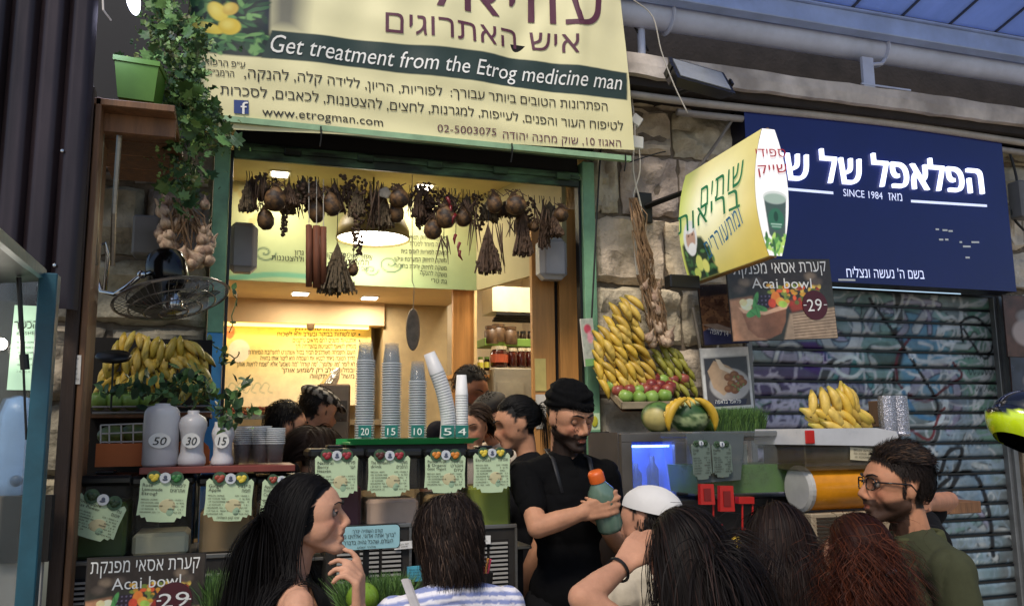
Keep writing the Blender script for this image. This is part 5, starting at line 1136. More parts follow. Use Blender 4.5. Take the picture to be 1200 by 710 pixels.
foliage('tangled lobed vine spilling from the lime green planter over the banner edge', 'plant', [((165, 90), (200, 100), (215, 140), (222, 190), (228, 240)), ((175, 70), (200, 40), (190, 10), (170, -20)), ((200, 60), (225, 90), (235, 130), (240, 170)), ((190, 110), (195, 150), (210, 200), (218, 245)), ((225, 120), (240, 150), (262, 162)), ((195, 100), (215, 110), (235, 130)), ((180, 30), (215, 40), (240, 60))], 3.2, 290, 16, LL_, 3, 20, small=1300, name='trailing_vine', dY=.16)
foliage('leafy green herbs piled behind the frosted bottles', 'herbs', [((180, 470), (205, 450), (225, 460), (248, 475)), ((120, 462), (150, 455), (180, 462)), ((200, 480), (215, 440), (235, 445)), ((225, 480), (240, 455), (250, 465))], 3.35, 190, 13, LO, 4, 13, name='leafy_herbs', dY=.08)
foliage('dark leafy sprig standing out of the bottle marked 15', 'herbs', [((262, 505), (268, 480), (280, 460), (296, 443)), ((262, 505), (285, 490), (296, 485)), ((262, 505), (255, 488), (270, 470))], 3.2, 62, 14, LO, 5, 11, name='leafy_sprig', dY=.05)
foliage('small creeping sprig curling round the left green post', 'plant', [((246, 402), (262, 412), (276, 420), (280, 412)), ((270, 390), (276, 350), (272, 335)), ((262, 412), (256, 425), (276, 424))], 4.0, 26, 9, LO, 6, 6, name='creeping_sprig', dY=.02)
def grass(label, x0, x1, yb, yt, Y, n, seed, lean=3, depth=.14, base=True):
    r = np.random.default_rng(seed); a = P(x0, yb, Y); b = P(x1, yb, Y); s = zs(a); X = r.uniform(a[0], b[0], n); Yy = Y+r.uniform(-depth/2, depth/2, n); h = (yb-yt)*s*r.uniform(.55, 1.05, n); Z = a[2]
    dx = r.normal(0, lean*s*2.2, n); dy = r.normal(0, lean*s*2, n); w_ = .0016; V = []; F = []; C = []
    for k in range(n):
        i = len(V); V += [(X[k]-w_, Yy[k], Z), (X[k]+w_, Yy[k], Z), (X[k]+dx[k]*.4-w_, Yy[k]+dy[k]*.4, Z+h[k]*.6), (X[k]+dx[k]*.4+w_, Yy[k]+dy[k]*.4, Z+h[k]*.6), (X[k]+dx[k], Yy[k]+dy[k], Z+h[k])]; F += [(i, i+1, i+3, i+2), (i+2, i+3, i+4)]
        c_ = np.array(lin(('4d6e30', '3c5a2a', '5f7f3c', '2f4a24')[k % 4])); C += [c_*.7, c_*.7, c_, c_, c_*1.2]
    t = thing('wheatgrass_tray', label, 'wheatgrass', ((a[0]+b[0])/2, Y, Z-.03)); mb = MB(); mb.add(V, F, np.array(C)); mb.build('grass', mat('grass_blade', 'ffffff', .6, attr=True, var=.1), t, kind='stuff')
    MB().box((a[0]-.01, Y-depth/2-.01, Z-.035), (b[0]+.01, Y+depth/2+.01, Z+.002), bev=.004).build('soil', mat('soil_dark', '2e2318', .9, var=.4, bump=.6), t)
grass('square of short wheatgrass on top of the green drink machine', 830, 888, 508, 476, 3.62, 2600, 1)
grass('pale wheatgrass tray low beside the left acai poster', 238, 288, 722, 672, 2.8, 1800, 2, 5)
grass('wheatgrass tray low in front of the louvred cooler', 402, 476, 725, 676, 2.75, 2200, 3, 6)
c = P(425, 700, 2.65); MB().ell(c, (.05, .05, .045)).build('green_pepper', mat('green_pepper', '6f8f2c', .25, var=.2), label='pale green pepper behind the raised hand of the seated row', cat='pepper', smooth=True, loc=c)
tag(COL.objects[-1], 'pale green pepper low beside the wheatgrass, under the raised hand')

# ============================================================ things hung to dry under the shutter bar
m_dry = mat('dried_brown', '4a3626', .75, var=.6, vs=40, bump=.5, bs=60, bd=.004); m_dry2 = mat('dried_grey_herb', '5c4e3a', .85, var=.5, vs=60); m_gourd = mat('dried_gourd', '6e5030', .6, var=.5, vs=45, col2='2e2118'); m_chili = mat('dried_chili', '6a1418', .35, var=.3); m_bark = mat('cinnamon_bark', '6b3d26', .7, var=.35, vs=20, bump=.3, stretch=(5, 5, .6))
def string(mb, x, y0, y1, Y): mb.tube([P(x, y0, Y), P(x+.8, (y0+y1)/2, Y), P(x, y1, Y)], .0018, 4)
bar_y = lambda x: 202+(x-285)*.085
def hang(kind, x, y0, y1, w_, Y, label, seed=0, group=None):
    r = random.Random(seed+int(x)); w_ = w_*(1.0 if kind == 'gourd' else 1.3); c = P(x, (y0+y1)/2, Y); s = zs(c); h = (y1-y0)*s; w2 = w_*s/2; top = P(x, bar_y(x), Y)
    t = thing('hanging_'+kind, label, 'dried herbs' if kind in ('herb_bundle', 'seed_string') else kind.replace('_', ' '), P(x, y1, Y), group=group)
    mb = MB(); string(mb, x, bar_y(x)-2, y0+4, Y); mb.build('string', m_bwire, t); mb = MB()
    if kind == 'gourd':
        mb.lathe([(.0001, -h/2), (w2*.5, -h/2*.93), (w2*.92, -h*.3), (w2, -h*.08), (w2*.8, h*.16), (w2*.35, h*.34), (w2*.18, h*.46), (.002, h*.5)], c, 14, rmat('Y', r.uniform(-.25, .25))); mb.build('gourd', m_gourd, t, smooth=True)
        mb = MB()
        for k in range(7): mb.tube([P(x, y0+2, Y), P(x+r.uniform(-.5, .5)*w_, y0-2, Y-.02), P(x+r.uniform(-.6, .6)*w_, y0+6, Y-.03)], .0022, 4)
        mb.build('dried_stalks', m_dry, t); return t
    if kind == 'herb_bundle':
        for k in range(int(w_*2.2)+14):
            a = r.uniform(0, 6.28); q_ = r.random()**.6; e_ = c+np.array([math.cos(a)*w2*q_, math.sin(a)*w2*q_*.8, -h/2*r.uniform(.75, 1)]); mid = c+np.array([math.cos(a)*w2*q_*.55, math.sin(a)*w2*.4*q_, 0]); mb.tube([c+[0, 0, h/2], mid, e_], [.002, .003, .004], 4)
            for j in range(3): f = r.uniform(.3, 1); p = (c+[0, 0, h/2])*(1-f)+e_*f+np.array([r.uniform(-1, 1), r.uniform(-1, 1), r.uniform(-1, 1)])*.007; mb.ell(p, (.005, .005, .013), rmat('X', r.uniform(-.6, .6)), 4, 3)
        mb.build('dried_leaves', m_dry2 if seed % 2 else m_dry, t, kind='stuff'); return t
    if kind == 'seed_string':
        n = int((y1-y0)/3.2)
        for k in range(n):
            f = k/n; rr_ = w2*(1-.55*f)
            for j in range(4): mb.ell(P(x, y0+(y1-y0)*f, Y)+np.array([r.uniform(-.7, .7)*rr_, r.uniform(-.7, .7)*rr_, r.uniform(-.004, .004)]), (r.uniform(.006, .010),)*3, nu=6, nv=5)
        mb.build('seed_pods', m_dry, t, kind='stuff'); return t
    if kind == 'chili':
        for k in range(max(3, int((y1-y0)/9))):
            p = P(x+r.uniform(-.35, .35)*w_, y0+(y1-y0)*(k+.3)/max(3, int((y1-y0)/9)), Y-r.uniform(0, .02)); q_ = p+np.array([r.uniform(-.02, .02), 0, -.05]); MB().tube([p, (p+q_)/2+[r.uniform(-.01, .01), 0, 0], q_], [.009, .008, .002], 7).build('pepper', m_chili, t, smooth=True)
        return t
    if kind == 'pods':
        for k in range(5):
            p = P(x+r.uniform(-.4, .4)*w_, y0, Y-.01*k); q_ = P(x+r.uniform(-.5, .5)*w_, y1-r.uniform(0, 14), Y-.01*k); MB().tube([p, p*.6+q_*.4, q_], [.003, .008, .002], 6, flat=.5).build('pod', m_dry, t, smooth=True)
        return t
GL = 'dried gourds hung under the shutter bar'
for i, (k, x, y0, y1, w_, Y, lab) in enumerate((
    ('herb_bundle', 292, 215, 247, 16, 4.05, 'small dark herb bunch nearest the left post'), ('pods', 304, 206, 256, 14, 4.03, 'bunch of dark pods left of the big round gourd'), ('gourd', 323, 214, 248, 27, 4.0, 'large round brown gourd hanging at the left end'), ('gourd', 311, 240, 270, 20, 4.06, 'dark gourd hanging lowest at the left end'),
    ('seed_string', 333, 232, 278, 12, 4.05, 'dangling string of seed pods beside the big gourd'), ('herb_bundle', 355, 206, 238, 20, 4.05, 'dark herb bunch above the left of the cinnamon sticks'), ('pods', 349, 215, 262, 12, 4.08, 'slim pods left of the cinnamon stick bundle'), ('gourd', 370, 222, 262, 20, 4.05, 'gourd right above the cinnamon stick bundle'),
    ('herb_bundle', 392, 212, 250, 22, 4.05, 'thick dark herb bunch left of the lamp'), ('seed_string', 405, 208, 240, 18, 4.06, 'dark seed cluster left of the lamp'), ('seed_string', 419, 210, 300, 22, 4.02, 'long tapering seed cluster in front of the lamp'), ('pods', 436, 212, 292, 18, 4.0, 'long pointed pods in front of the lamp'),
    ('herb_bundle', 447, 214, 268, 22, 4.07, 'dark herb bunch on the right half of the lamp'), ('gourd', 468, 217, 244, 24, 4.0, 'round gourd hanging right of the lamp'), ('seed_string', 491, 218, 270, 10, 4.06, 'thin seed string left of the brown gourds'), ('gourd', 508, 252, 281, 22, 4.05, 'lowest of the brown gourds right of the lamp'),
    ('gourd', 522, 236, 268, 24, 4.0, 'brown gourd left of the red chillies'), ('chili', 529, 228, 258, 12, 3.97, 'short string of dark red dried chillies'), ('gourd', 543, 240, 266, 20, 4.05, 'brown gourd right of the red chillies'), ('pods', 520, 276, 310, 18, 4.03, 'flat dark pod hanging below the brown gourds'),
    ('chili', 534, 272, 300, 14, 4.0, 'red dried chilli cluster hanging lowest'), ('pods', 556, 236, 300, 16, 4.05, 'long dark pods in the middle right of the bar'), ('herb_bundle', 572, 262, 322, 26, 4.0, 'big grey herb bunch hanging low'), ('gourd', 579, 224, 250, 20, 4.0, 'round gourd above the big grey herb bunch'),
    ('pods', 583, 262, 322, 14, 4.04, 'bundle of straight twigs hanging low'), ('gourd', 604, 224, 252, 26, 3.98, 'largest round gourd at the right end'), ('herb_bundle', 613, 244, 302, 20, 4.03, 'long dark herb bunch at the right end'), ('gourd', 626, 256, 272, 12, 4.05, 'tiny gourd at the right end'), ('herb_bundle', 637, 232, 292, 12, 4.06, 'thin trailing herb sprig left of the right loudspeaker'),
    ('gourd', 657, 240, 260, 20, 4.02, 'pair sized gourd above the right loudspeaker'), ('pods', 598, 258, 286, 10, 4.06, 'small black pod cluster beside the long herb bunch'), ('seed_string', 500, 216, 246, 12, 4.08, 'short seed string beside the ceiling light'))):
    hang(k, x, y0, y1, w_, Y, lab, i)
r = random.Random(77)
for i in range(22):
    x = 292+i*17+r.uniform(-5, 5); yb = bar_y(x); hang(('herb_bundle', 'seed_string', 'pods')[i % 3], x, yb+3, yb+r.uniform(24, 46), r.uniform(12, 22), 4.09+r.uniform(0, .05), 'dark dried bunch in the back row under the bar, %s from the left' % ('first second third fourth fifth sixth seventh eighth ninth tenth eleventh twelfth thirteenth fourteenth fifteenth sixteenth seventeenth eighteenth nineteenth twentieth'.split()+['second last', 'last'])[i], i, 'dried bunches in the back row under the bar')
for i in range(24):
    x = 290+i*15.6+r.uniform(-6, 6); yb = bar_y(x); k_ = ('herb_bundle', 'gourd', 'pods', 'herb_bundle', 'seed_string')[i % 5]; y_ = yb+r.uniform(2, 16); hang(k_, x, y_, y_+r.uniform(22, 40), r.uniform(13, 22), 4.0+r.uniform(0, .1), 'dark dried %s crowded among the bundles under the bar' % k_.replace('_', ' '), i+5, 'dried %ss crowded under the bar' % k_.replace('_', ' '))
# cinnamon bundle, grass bundle
t = thing('cinnamon_bundle', 'bundle of long brown bark tubes hanging on strings', 'cinnamon', P(369, 338, 4.0))
for k, (x, w_, yb) in enumerate(((362, 5, 336), (371, 6, 337), (379, 5, 333), (375, 4.5, 339), (366, 4.5, 330))):
    Yk = 3.97+.02*(k > 2); a, b = P(x, 264+k, Yk), P(x, yb, Yk); s = zs(a); MB().tube([a, b], w_*s*.75, 10).build('bark_tube', m_bark, t, smooth=True)
mb = MB(); [mb.tube([P(x, 210, 4.0), P(x, 266, 3.98)], .002, 4) for x in (362, 371, 379)]; mb.build('string', m_wire, t)
hang('herb_bundle', 395, 284, 346, 34, 4.0, 'grey brown dried bush hanging beside the bark tubes', 21); hang('gourd', 414, 306, 324, 13, 4.05, 'small dried flower head beside the hanging bush', 3)
mb = MB(); c = P(451, 226, 4.0)
for k in range(14): a = k*2.4; mb.ell(c+np.array([math.cos(a), 0, math.sin(a)])*.022*(k/14)**.5, (.014, .006, .012), nu=8, nv=5)
mb.build('dried_flower', mat('pale_dried_flower', '8d8578', .8, var=.3), label='pale dried flower pinned above the lamp', cat='dried flower', loc=c)
# loose cables on the wall
r = random.Random(9)
for i, (pts, c_, w_, lab) in enumerate((
    (((742, 0), (765, 20), (775, 60), (790, 100), (806, 133)), m_wire, .003, 'thin pale cable hanging past the floodlight'), (((738, 100), (744, 150), (742, 200), (752, 250), (744, 290), (748, 330)), m_wire, .005, 'pale cable running down the wall left of the braid'),
    (((748, 165), (750, 200), (742, 235), (756, 262), (750, 300)), m_wire, .004, 'second pale cable looping down the wall'), (((738, 103), (780, 112), (860, 120), (940, 134)), m_wire, .006, 'pale cable running right under the ledge'),
    (((738, 190), (770, 180), (780, 178)), m_bwire, .004, 'short black wire poking from the wall'), (((862, 135), (835, 175), (812, 205)), mat('grey_rod', '6f675c', .6), .010, 'slanted grey rod on the stone wall'), (((704, 175), (700, 240), (696, 320), (692, 400)), m_bwire, .005, 'black cable down the edge of the stone wall'),
    (((1172, 172), (1170, 200), (1176, 236), (1168, 240), (1164, 226), (1170, 215)), m_bwire, .012, 'looping black cable right of the blue sign'), (((1182, 175), (1192, 215), (1186, 250), (1200, 270)), m_bwire, .008, 'thinner black cable at the right edge of the wall'),
    (((845, 380), (838, 430), (836, 470)), m_wire, .007, 'pale cable behind the falafel poster'), (((812, 360), (822, 420), (826, 475), (828, 500)), mat('grey_rod', '6f675c', .6), .009, 'grey conduit right of the greenish bananas'), (((735, 20), (745, 34), (760, 60)), m_bwire, .006, 'black wire beside the banner top'))):
    P_ = [P(x, y, 4.03 if i else 3.3) for x, y in pts]; mb = MB(); Q = []
    for j in range(len(P_)-1):
        p0, p1, p2, p3 = P_[max(j-1, 0)], P_[j], P_[j+1], P_[min(j+2, len(P_)-1)]
        for k in range(5): tt = k/5; Q.append(.5*((2*p1)+(-p0+p2)*tt+(2*p0-5*p1+4*p2-p3)*tt*tt+(-p0+3*p1-3*p2+p3)*tt**3))
    Q.append(P_[-1]); mb.tube(Q, w_, 7).build('wall_cable', c_, label=lab, cat='cable', smooth=True)
for (x, y, s0, lab) in ((745, 142, .03, 'small white junction box high beside the banner'), (746, 168, .035, 'small white junction box beside the banner corner')):
    c = P(x, y, 4.04); MB().box((-s0, -.02, -s0), (s0, .02, s0), rmat('Y', .6 if s0 < .032 else .05), c, bev=.005).build('junction_box', m_white, label=lab, cat='electrical box')
c = P(1196, 235, 4.0); MB().box(c-[.05, .05, .12], c+[.07, .05, .12], bev=.01).build('meter_box', mat('dim_grey', '6a6866', .6), label='grey meter box on the stone at the right edge', cat='electrical box')
# ============================================================ juice counter on the left
m_cup = mat('clear_cup', '8a9092', .06, alpha=.14, var=.03, spec=.8); m_tank = mat('smoky_tank', '4a4842', .12, alpha=.5, var=.1); m_tanklid = mat('tank_lid', '121212', .3, var=.3)
ctr = thing('juice_counter', 'dark metal counter carrying the row of juice tanks', 'counter', (.3, 3.5, 0))
zc = P(300, 655, 3.25)[2]
MB().box((-.48, 3.3, 0), (1.12, 3.85, zc-.012)).build('cabinet', mat('counter_dark', '1b1816', .7, var=.3), ctr)
MB().box((-.5, 3.22, zc-.012), (1.13, 3.86, zc), bev=.003).build('top', m_steel, ctr)
def cooler(label, x0, x1, y0, y1, Y, cols, gap=.02):
    a, b = P(x0, y0, Y), P(x1, y1, Y); t = thing('juice_cooler', label, 'cooler', ((a[0]+b[0])/2, Y, b[2])); W = b[0]-a[0]
    MB().box((a[0], Y, b[2]), (b[0], Y+.35, a[2]), bev=.006).build('housing', mat('cooler_grey', '35322f', .45, metal=.4, var=.2), t)
    MB().box((a[0]-.003, Y-.008, a[2]-.01), (b[0]+.003, Y+.01, a[2]+.004), bev=.002).box((b[0]-.006, Y-.008, b[2]), (b[0]+.003, Y+.01, a[2]-.0102)).build('chrome_edge', m_steel, t)
    MB().box((a[0]+.03, Y-.003, b[2]), (b[0]-.03, Y-.001, a[2]-.05)).build('grille_gap', m_dark, t)
    cw = (W-.06)/cols
    for c_ in range(cols):
        z = a[2]-.062
        while z > b[2]+.01: MB().box((a[0]+.03+c_*cw+.006, Y-.012, z-.004), (a[0]+.03+(c_+1)*cw-.006, Y-.004, z+.003)).build('louvre', mat('louvre_grey', 'a9a6a0', .4, metal=.3, var=.1), t); z -= .0155
    return t
cooler('louvred drink cooler with pale slats behind the wheatgrass', 383, 480, 618, 770, 3.12, 3)
t2 = cooler('louvred drink cooler right of the woman in the striped shirt', 487, 606, 620, 770, 3.14, 4)
cooler('dark slotted drink cooler at the far left behind the poster', 72, 142, 660, 770, 3.1, 1); cooler('dark slotted drink cooler under the ginger apple tank', 208, 292, 652, 770, 3.12, 2)
for lab, q_, Y in (('small white price label on the right cooler', ((547, 628), (575, 627), (575, 637), (547, 638)), 3.12), ('small white price label beside the blue plaque', ((462, 635), (483, 633), (483, 642), (462, 644)), 3.1)):
    fr = frame_px(*q_, Y); t = board('price_label', fr, mat('label_white', 'cfcdc8', .6), None, .002); tag(t, lab, 'label'); mb = MB(); [scribble(mb, fr, (q_[0][0]+3, q_[0][1]+4+3*k), (q_[1][0]-4, q_[1][1]+4+3*k), 1.4, k) for k in range(2)]; mb.build('lettering', m_ink, t)
def tank(label, x0, x1, y0, y1, Y, liquid, lev, lid=True):
    a, b = P(x0, y0, Y), P(x1, y1, Y); t = thing('juice_tank', label, 'juice dispenser', ((a[0]+b[0])/2, Y+.1, b[2])); zl = P(x0, lev, Y)[2]
    MB().box((a[0]+.006, Y+.006, b[2]+.006), (b[0]-.006, Y+.214, min(zl, a[2]-.02)), bev=.012).build('juice', mat('juice_'+liquid, liquid, .35, var=.12, vs=6, sss=0), t)
    MB().box((a[0], Y, b[2]), (b[0], Y+.22, a[2]-.012), bev=.016).build('tank_wall', mat('clear_tank', '6a6862', .1, alpha=.2), t)
    if lid: MB().box((a[0]-.008, Y-.008, a[2]-.022), (b[0]+.008, Y+.228, a[2]+.012), bev=.01).box(((a[0]+b[0])/2-.03, Y+.07, a[2]+.0125), ((a[0]+b[0])/2+.03, Y+.15, a[2]+.024), bev=.005).build('lid', m_tanklid, t)
    return t
tank('dark green juice tank at the far left under the tilted card', 84, 148, 562, 656, 3.16, '4f662a', 590)
tank('juice tank with pale lemonade filling only its lower part', 156, 222, 562, 652, 3.16, 'e0d9b4', 626)
tank('brown ginger apple juice tank', 234, 297, 562, 650, 3.16, '8f7650', 598)
tank('dark tank of pomegranate juice half hidden by the long haired woman', 302, 350, 562, 650, 3.18, '3a2420', 590)
tank('dark maroon berry juice tank', 364, 425, 530, 622, 3.18, '5a2230', 570)
tank('tank with beige milky drink left of the striped shirt woman', 430, 493, 530, 622, 3.18, 'd2b39c', 586)
tank('tank of brownish passion fruit drink behind the back of a head', 499, 546, 530, 622, 3.18, '94794c', 580)
tank('olive green citron juice tank beside the man in black', 550, 601, 530, 622, 3.18, '8c9a34', 570)
# recipe cards
m_card = mat('card_green', 'b4c6a0', .35, var=.07, vs=12)
SH = [(.0, .93), (.06, 1.0), (.12, .95), (.2, 1.02), (.3, 1.07), (.5, 1.10), (.7, 1.07), (.8, 1.02), (.88, .95), (.94, 1.0), (1.0, .93), (.985, .5), (1.0, .13), (.93, .15), (.9, .08), (.82, .1), (.78, .0), (.5, -.01), (.22, .0), (.18, .1), (.1, .08), (.07, .15), (0, .13), (.015, .5)]
FR = {'leaf': '2f6a34', 'lemon': 'c9b23c', 'apple': '8a3a2a', 'berry': '8c2830', 'spice': '4a2018', 'orange': 'bf7428', 'dark': '26381f'}
def card(name_en, name_he, cr, Y, fruit, label, m=None, tw=(.06, .52)):
    fr = frame_px(*cr, Y); t = thing('recipe_card', label, 'card', fr.at(fr.W/2, 0)); W, H_ = fr.W, fr.H; Rr = np.stack([fr.U, fr.V, fr.N], 1)
    MB().prism([(x*W, y*H_) for x, y in SH], 0, .003, (fr.O, fr.U, fr.V, fr.N)).build('card', m or m_card, t)
    mb = MB(); mb.ell(fr.at(W*.6, H_*.36, .003), (W*.17, .0015, H_*.16), col='b9b088'); mb.ell(fr.at(W*.66, H_*.26, .003), (W*.08, .0015, H_*.13), col='8fa88a'); 
    if m is None: mb.build('pale_print', mat('card_print', 'ffffff', .5, attr=True), t)
    for k, x in enumerate((.27, .73)):
        mb = MB(); mb.lathe([(.0001, .0), (W*.15, 0), (W*.15, .006), (.0001, .006)], fr.at(W*x, H_*1.0), 16, Rr); mb.build('fruit_badge', mat('badge_rim', '39523a' if m is None else '14181a', .5, var=.4, vs=60), t)
        mb = MB(); c_ = FR[fruit[k]]
        for (dx, dy) in ((-.05, .02), (.05, .03), (0, -.04), (.03, -.02)): mb.ell(fr.at(W*(x+dx), H_*(1.0+dy), .007), (W*.06, .004, W*.055))
        mb.build('fruit', mat('badge_'+c_, c_ if m is None else '1c2620', .4, var=.3, vs=80), t)
    mb = MB(); mb.lathe([(.0001, .0), (W*.115, 0), (W*.115, .009), (.0001, .009)], fr.at(W*.5, H_*1.0, .001), 18, Rr); mb.build('logo_disc', mat('logo_grey', 'b9bcc0' if m is None else '9a9ea0', .5), t)
    mb = MB(); mb.ell(fr.at(W*.5, H_*1.02, .011), (W*.035, .002, W*.04)); mb.ell(fr.at(W*.5, H_*.965, .011), (W*.055, .002, W*.025)); mb.build('logo_figure', mat('logo_ink', '4a4f60', .5), t)
    mb = MB(); to = lambda u, v: fr.at(W*u, H_*v)
    def put(s, u0, u1, v, hf, **k):
        a, b = proj(to(u0, v)), proj(to(u1, v)); letter(mb, s, fr, a, b, hf*H_/zs(to(u0, v)), n=.0055, **k)
    for i, s in enumerate(name_en): L = min(1, len(s)/9); put(s, tw[0], tw[0]+(tw[1]-tw[0])*L, .79-.095*i, .075, ref=.69, bold=.02)
    for i, s in enumerate(name_he): L = min(1, len(s)/7); put(heb(s), .93-.3*L, .93, .79-.11*i, .075, ref=.592, bold=.012)
    n0 = len(name_en)
    for i in range(8-n0+1):
        v = .70-.095*n0+.07-.062*i*1.15
        if v < .14: break
        a, b = proj(to(.06, v)), proj(to(.40+.12*((i*7) % 3)/2, v)); scribble(mb, fr, a, b, 1.5, i, n=.0055)
        a, b = proj(to(.62+.1*((i*5) % 3)/2, v)), proj(to(.94, v)); scribble(mb, fr, a, b, 1.5, i+20, n=.0055)
    mb.build('lettering', m_ink, t); return t, fr, to
card(['Pineapple', 'Gat Power'], ['גת', 'אננס'], ((89, 576), (146, 592), (134, 640), (76, 621)), 3.08, ('dark', 'dark'), 'tilted pale green recipe card headed pineapple gat power, leftmost tank')
card(['Rose', 'Lemonade', 'Etrog!'], ['לימונדת', 'אתרוגים'], ((163, 559), (220, 560), (219, 612), (161, 610)), 3.08, ('lemon', 'leaf'), 'pale green recipe card headed rose lemonade etrog')
t_, fr_, to_ = card(['Ginger', 'Apple'], ["ג׳ינג׳ר", 'תפוח'], ((241, 560), (297, 561), (295, 610), (239, 610)), 3.08, ('apple', 'lemon'), 'pale green recipe card headed ginger apple, under the red shelf')
mb = MB(); a, b = proj(to_(.28, .05)), proj(to_(.74, .05)); letter(mb, heb('אינו קטן השתייה'), fr_, a, b, 2.6, bold=.02, ref=.592, n=.0055); mb.build('footer_lettering', m_ink, t_)
card(['Apple', 'Pomegranate', 'Cayenne'], ['תפוח', 'רימון'], ((306, 562), (350, 562), (349, 612), (305, 609)), 3.09, ('apple', 'berry'), 'pale green recipe card headed apple pomegranate cayenne, half behind the long black hair')
card(['Natural', 'Berry', 'Heaven'], ['פירות', 'יער'], ((369, 534), (420, 533), (418, 582), (368, 583)), 3.1, ('berry', 'berry'), 'pale green recipe card headed natural berry heaven')
card(["The Rambam's", 'drink'], ['משקה', 'הרמב״ם'], ((431, 534), (480, 533), (480, 581), (431, 581)), 3.1, ('spice', 'berry'), "pale green recipe card headed the rambam's drink")
card(['Passion Fruit', '& Organic', 'Goat Yogurt'], ['פסיפלורה', 'ויוגורט', 'עיזים'], ((498, 533), (545, 533), (545, 577), (497, 577)), 3.1, ('orange', 'orange'), 'pale green recipe card headed passion fruit and organic goat yogurt')
card(['EtroGat'], ['אתרוגת'], ((554, 531), (597, 530), (598, 576), (555, 577)), 3.1, ('lemon', 'lemon'), 'pale green recipe card headed etrogat with a yellow lemon badge', tw=(.06, .6))
m_gc = mat('card_grey', '5d6a60', .4, var=.1)
card(['Orange', 'Gat'], ['גת', 'תפוז'], ((806, 520), (828, 519), (838, 560), (816, 562)), 2.98, ('dark', 'dark'), 'grey recipe card left of the pair on the green drink machine', m_gc)
card(['Healthy', 'Gat'], ['גת', 'אתרוג'], ((831, 521), (854, 520), (861, 558), (838, 559)), 2.98, ('dark', 'dark'), 'grey recipe card right of the pair on the green drink machine', m_gc)

# plaque, small blue tag, pencils
fr = frame_px((391, 618), (467, 614), (469, 641), (390, 645), 2.75); t = thing('blue_plaque', 'pale blue plaque of hebrew lines in front of the tanks', 'plaque', fr.at(fr.W/2, 0))
r_ = .012; W, H_ = fr.W, fr.H; pl_ = [(cx+r_*math.cos(a), cy+r_*math.sin(a)) for cx, cy, a0 in ((W-r_, H_-r_, 0), (r_, H_-r_, 90), (r_, r_, 180), (W-r_, r_, 270)) for a in [R_(a0+k*22.5) for k in range(5)]]
MB().prism([((x-W/2)*1.03+W/2, (y-H_/2)*1.08+H_/2) for x, y in pl_], 0, .006, (fr.O-fr.N*.007, fr.U, fr.V, fr.N)).build('dark_rim', m_black, t)
MB().prism(pl_, 0, .004, (fr.O, fr.U, fr.V, fr.N)).build('plate', mat('plaque_blue', '93bcc2', .4, var=.06), t)
mb = MB(); 
for s, a, b, h in (('קודם השתייה יברך:', (412, 624), (448, 623), 3.6), ('"ברוך אתה אדוני, אלהינו מלך', (396, 631), (463, 628), 4), ('העולם, שהכל נהיה בדברו"', (402, 638), (460, 635), 4), ('אלוהי ישמע', (418, 642), (440, 641), 2)): letter(mb, heb(s), fr, a, b, h, bold=.012, ref=.592, n=.0065)
mb.build('lettering', m_ink, t); MB().box(fr.at(W/2-.01, -.4, -.02), fr.at(W/2+.01, 0, -.01)).build('stand', m_black, t)
fr = frame_px((477, 664), (494, 663), (495, 680), (478, 682), 2.8); t = board('blue_note', fr, mat('cyan_card', '4f9fb4', .5), None, .012); tag(t, 'small cyan note card behind the striped shoulder', 'note')
mb = MB(); [scribble(mb, fr, (479, 668+3.2*k), (493, 667.5+3.2*k), 1.3, k) for k in range(4)]; mb.build('lettering', m_ink, t)
t = thing('pen_cup', 'coloured sticks standing in a cup right of the bobbed head', 'pens', P(567, 672, 3.0))
for k, (x0, x1, c_) in enumerate(((560, 561, 'c9b04a'), (566, 567, 'b03a4a'), (572, 568, 'c98a4a'), (575, 571, 'b8405a'), (563, 566, '6a8a4a'))): MB().tube([P(x1, 675, 3.0), P(x0, 652+k, 2.98)], .004, 5).build('stick', mat('stick_'+c_, c_, .4), t)
MB().lathe([(.0001, 0), (.028, 0), (.034, .07), (.03, .068), (.0001, .01)], P(567, 694, 3.02), 16).build('cup', m_black, t)

# red shelf, bottles, crate, small cup stacks
rs_ = thing('red_shelf', 'thin red brown shelf above the left juice tanks', 'shelf', P(250, 552, 3.2)); a, b = P(163, 552, 3.12), P(346, 552, 3.12)
MB().box((a[0], 3.12, a[2]-.011), (b[0], 3.42, a[2]+.011), bev=.002).build('board', mat('red_shelf_paint', '6b2f26', .45, var=.2), rs_); zsf = a[2]+.012
MB().box((a[0]+.02, 3.4, 1.2), (a[0]+.05, 3.43, a[2]-.012)).build('leg', m_black, rs_); MB().box((b[0]-.05, 3.4, 1.2), (b[0]-.02, 3.43, a[2]-.012)).build('leg', m_black, rs_)
m_frost = mat('frosted_plastic', 'b6b4b6', .35, var=.05, sss=.1)
def bottle(px, wpx, htop, num, label, prof, Y=3.22, sq=(1, 1)):
    c = P(px, 547, Y); c[2] = zsf; s = zs(c); r = wpx/2*s; h = (547-htop)*s; t = thing('plastic_bottle', label, 'bottle', c)
    MB().lathe([(max(a*r, 1e-4), b*h) for a, b in prof], c, 24, sq=sq).build('body', m_frost, t, smooth=True)
    fr = frame_px((px-wpx*.33, 507), (px+wpx*.33, 507), (px+wpx*.33, 525), (px-wpx*.33, 525), Y-r-.001 if sq[1] == 1 else Y-r*sq[1]-.002); fr.O = fr.O+[0, 0, -.0]
    MB().prism([(fr.W/2+fr.W*.5*math.cos(a), fr.H/2+fr.H*.5*math.sin(a)) for a in np.linspace(0, 6.283, 24)[:-1]], 0, .002, (fr.O, fr.U, fr.V, fr.N)).build('number_label', mat('label_bright', 'cdccc8', .6), t)
    mb = MB(); letter(mb, num, fr, (px-wpx*.2, 521), (px+wpx*.2, 521), 9, bold=0, shear=.2, ref=.69, n=.004); mb.build('lettering', m_ink, t)
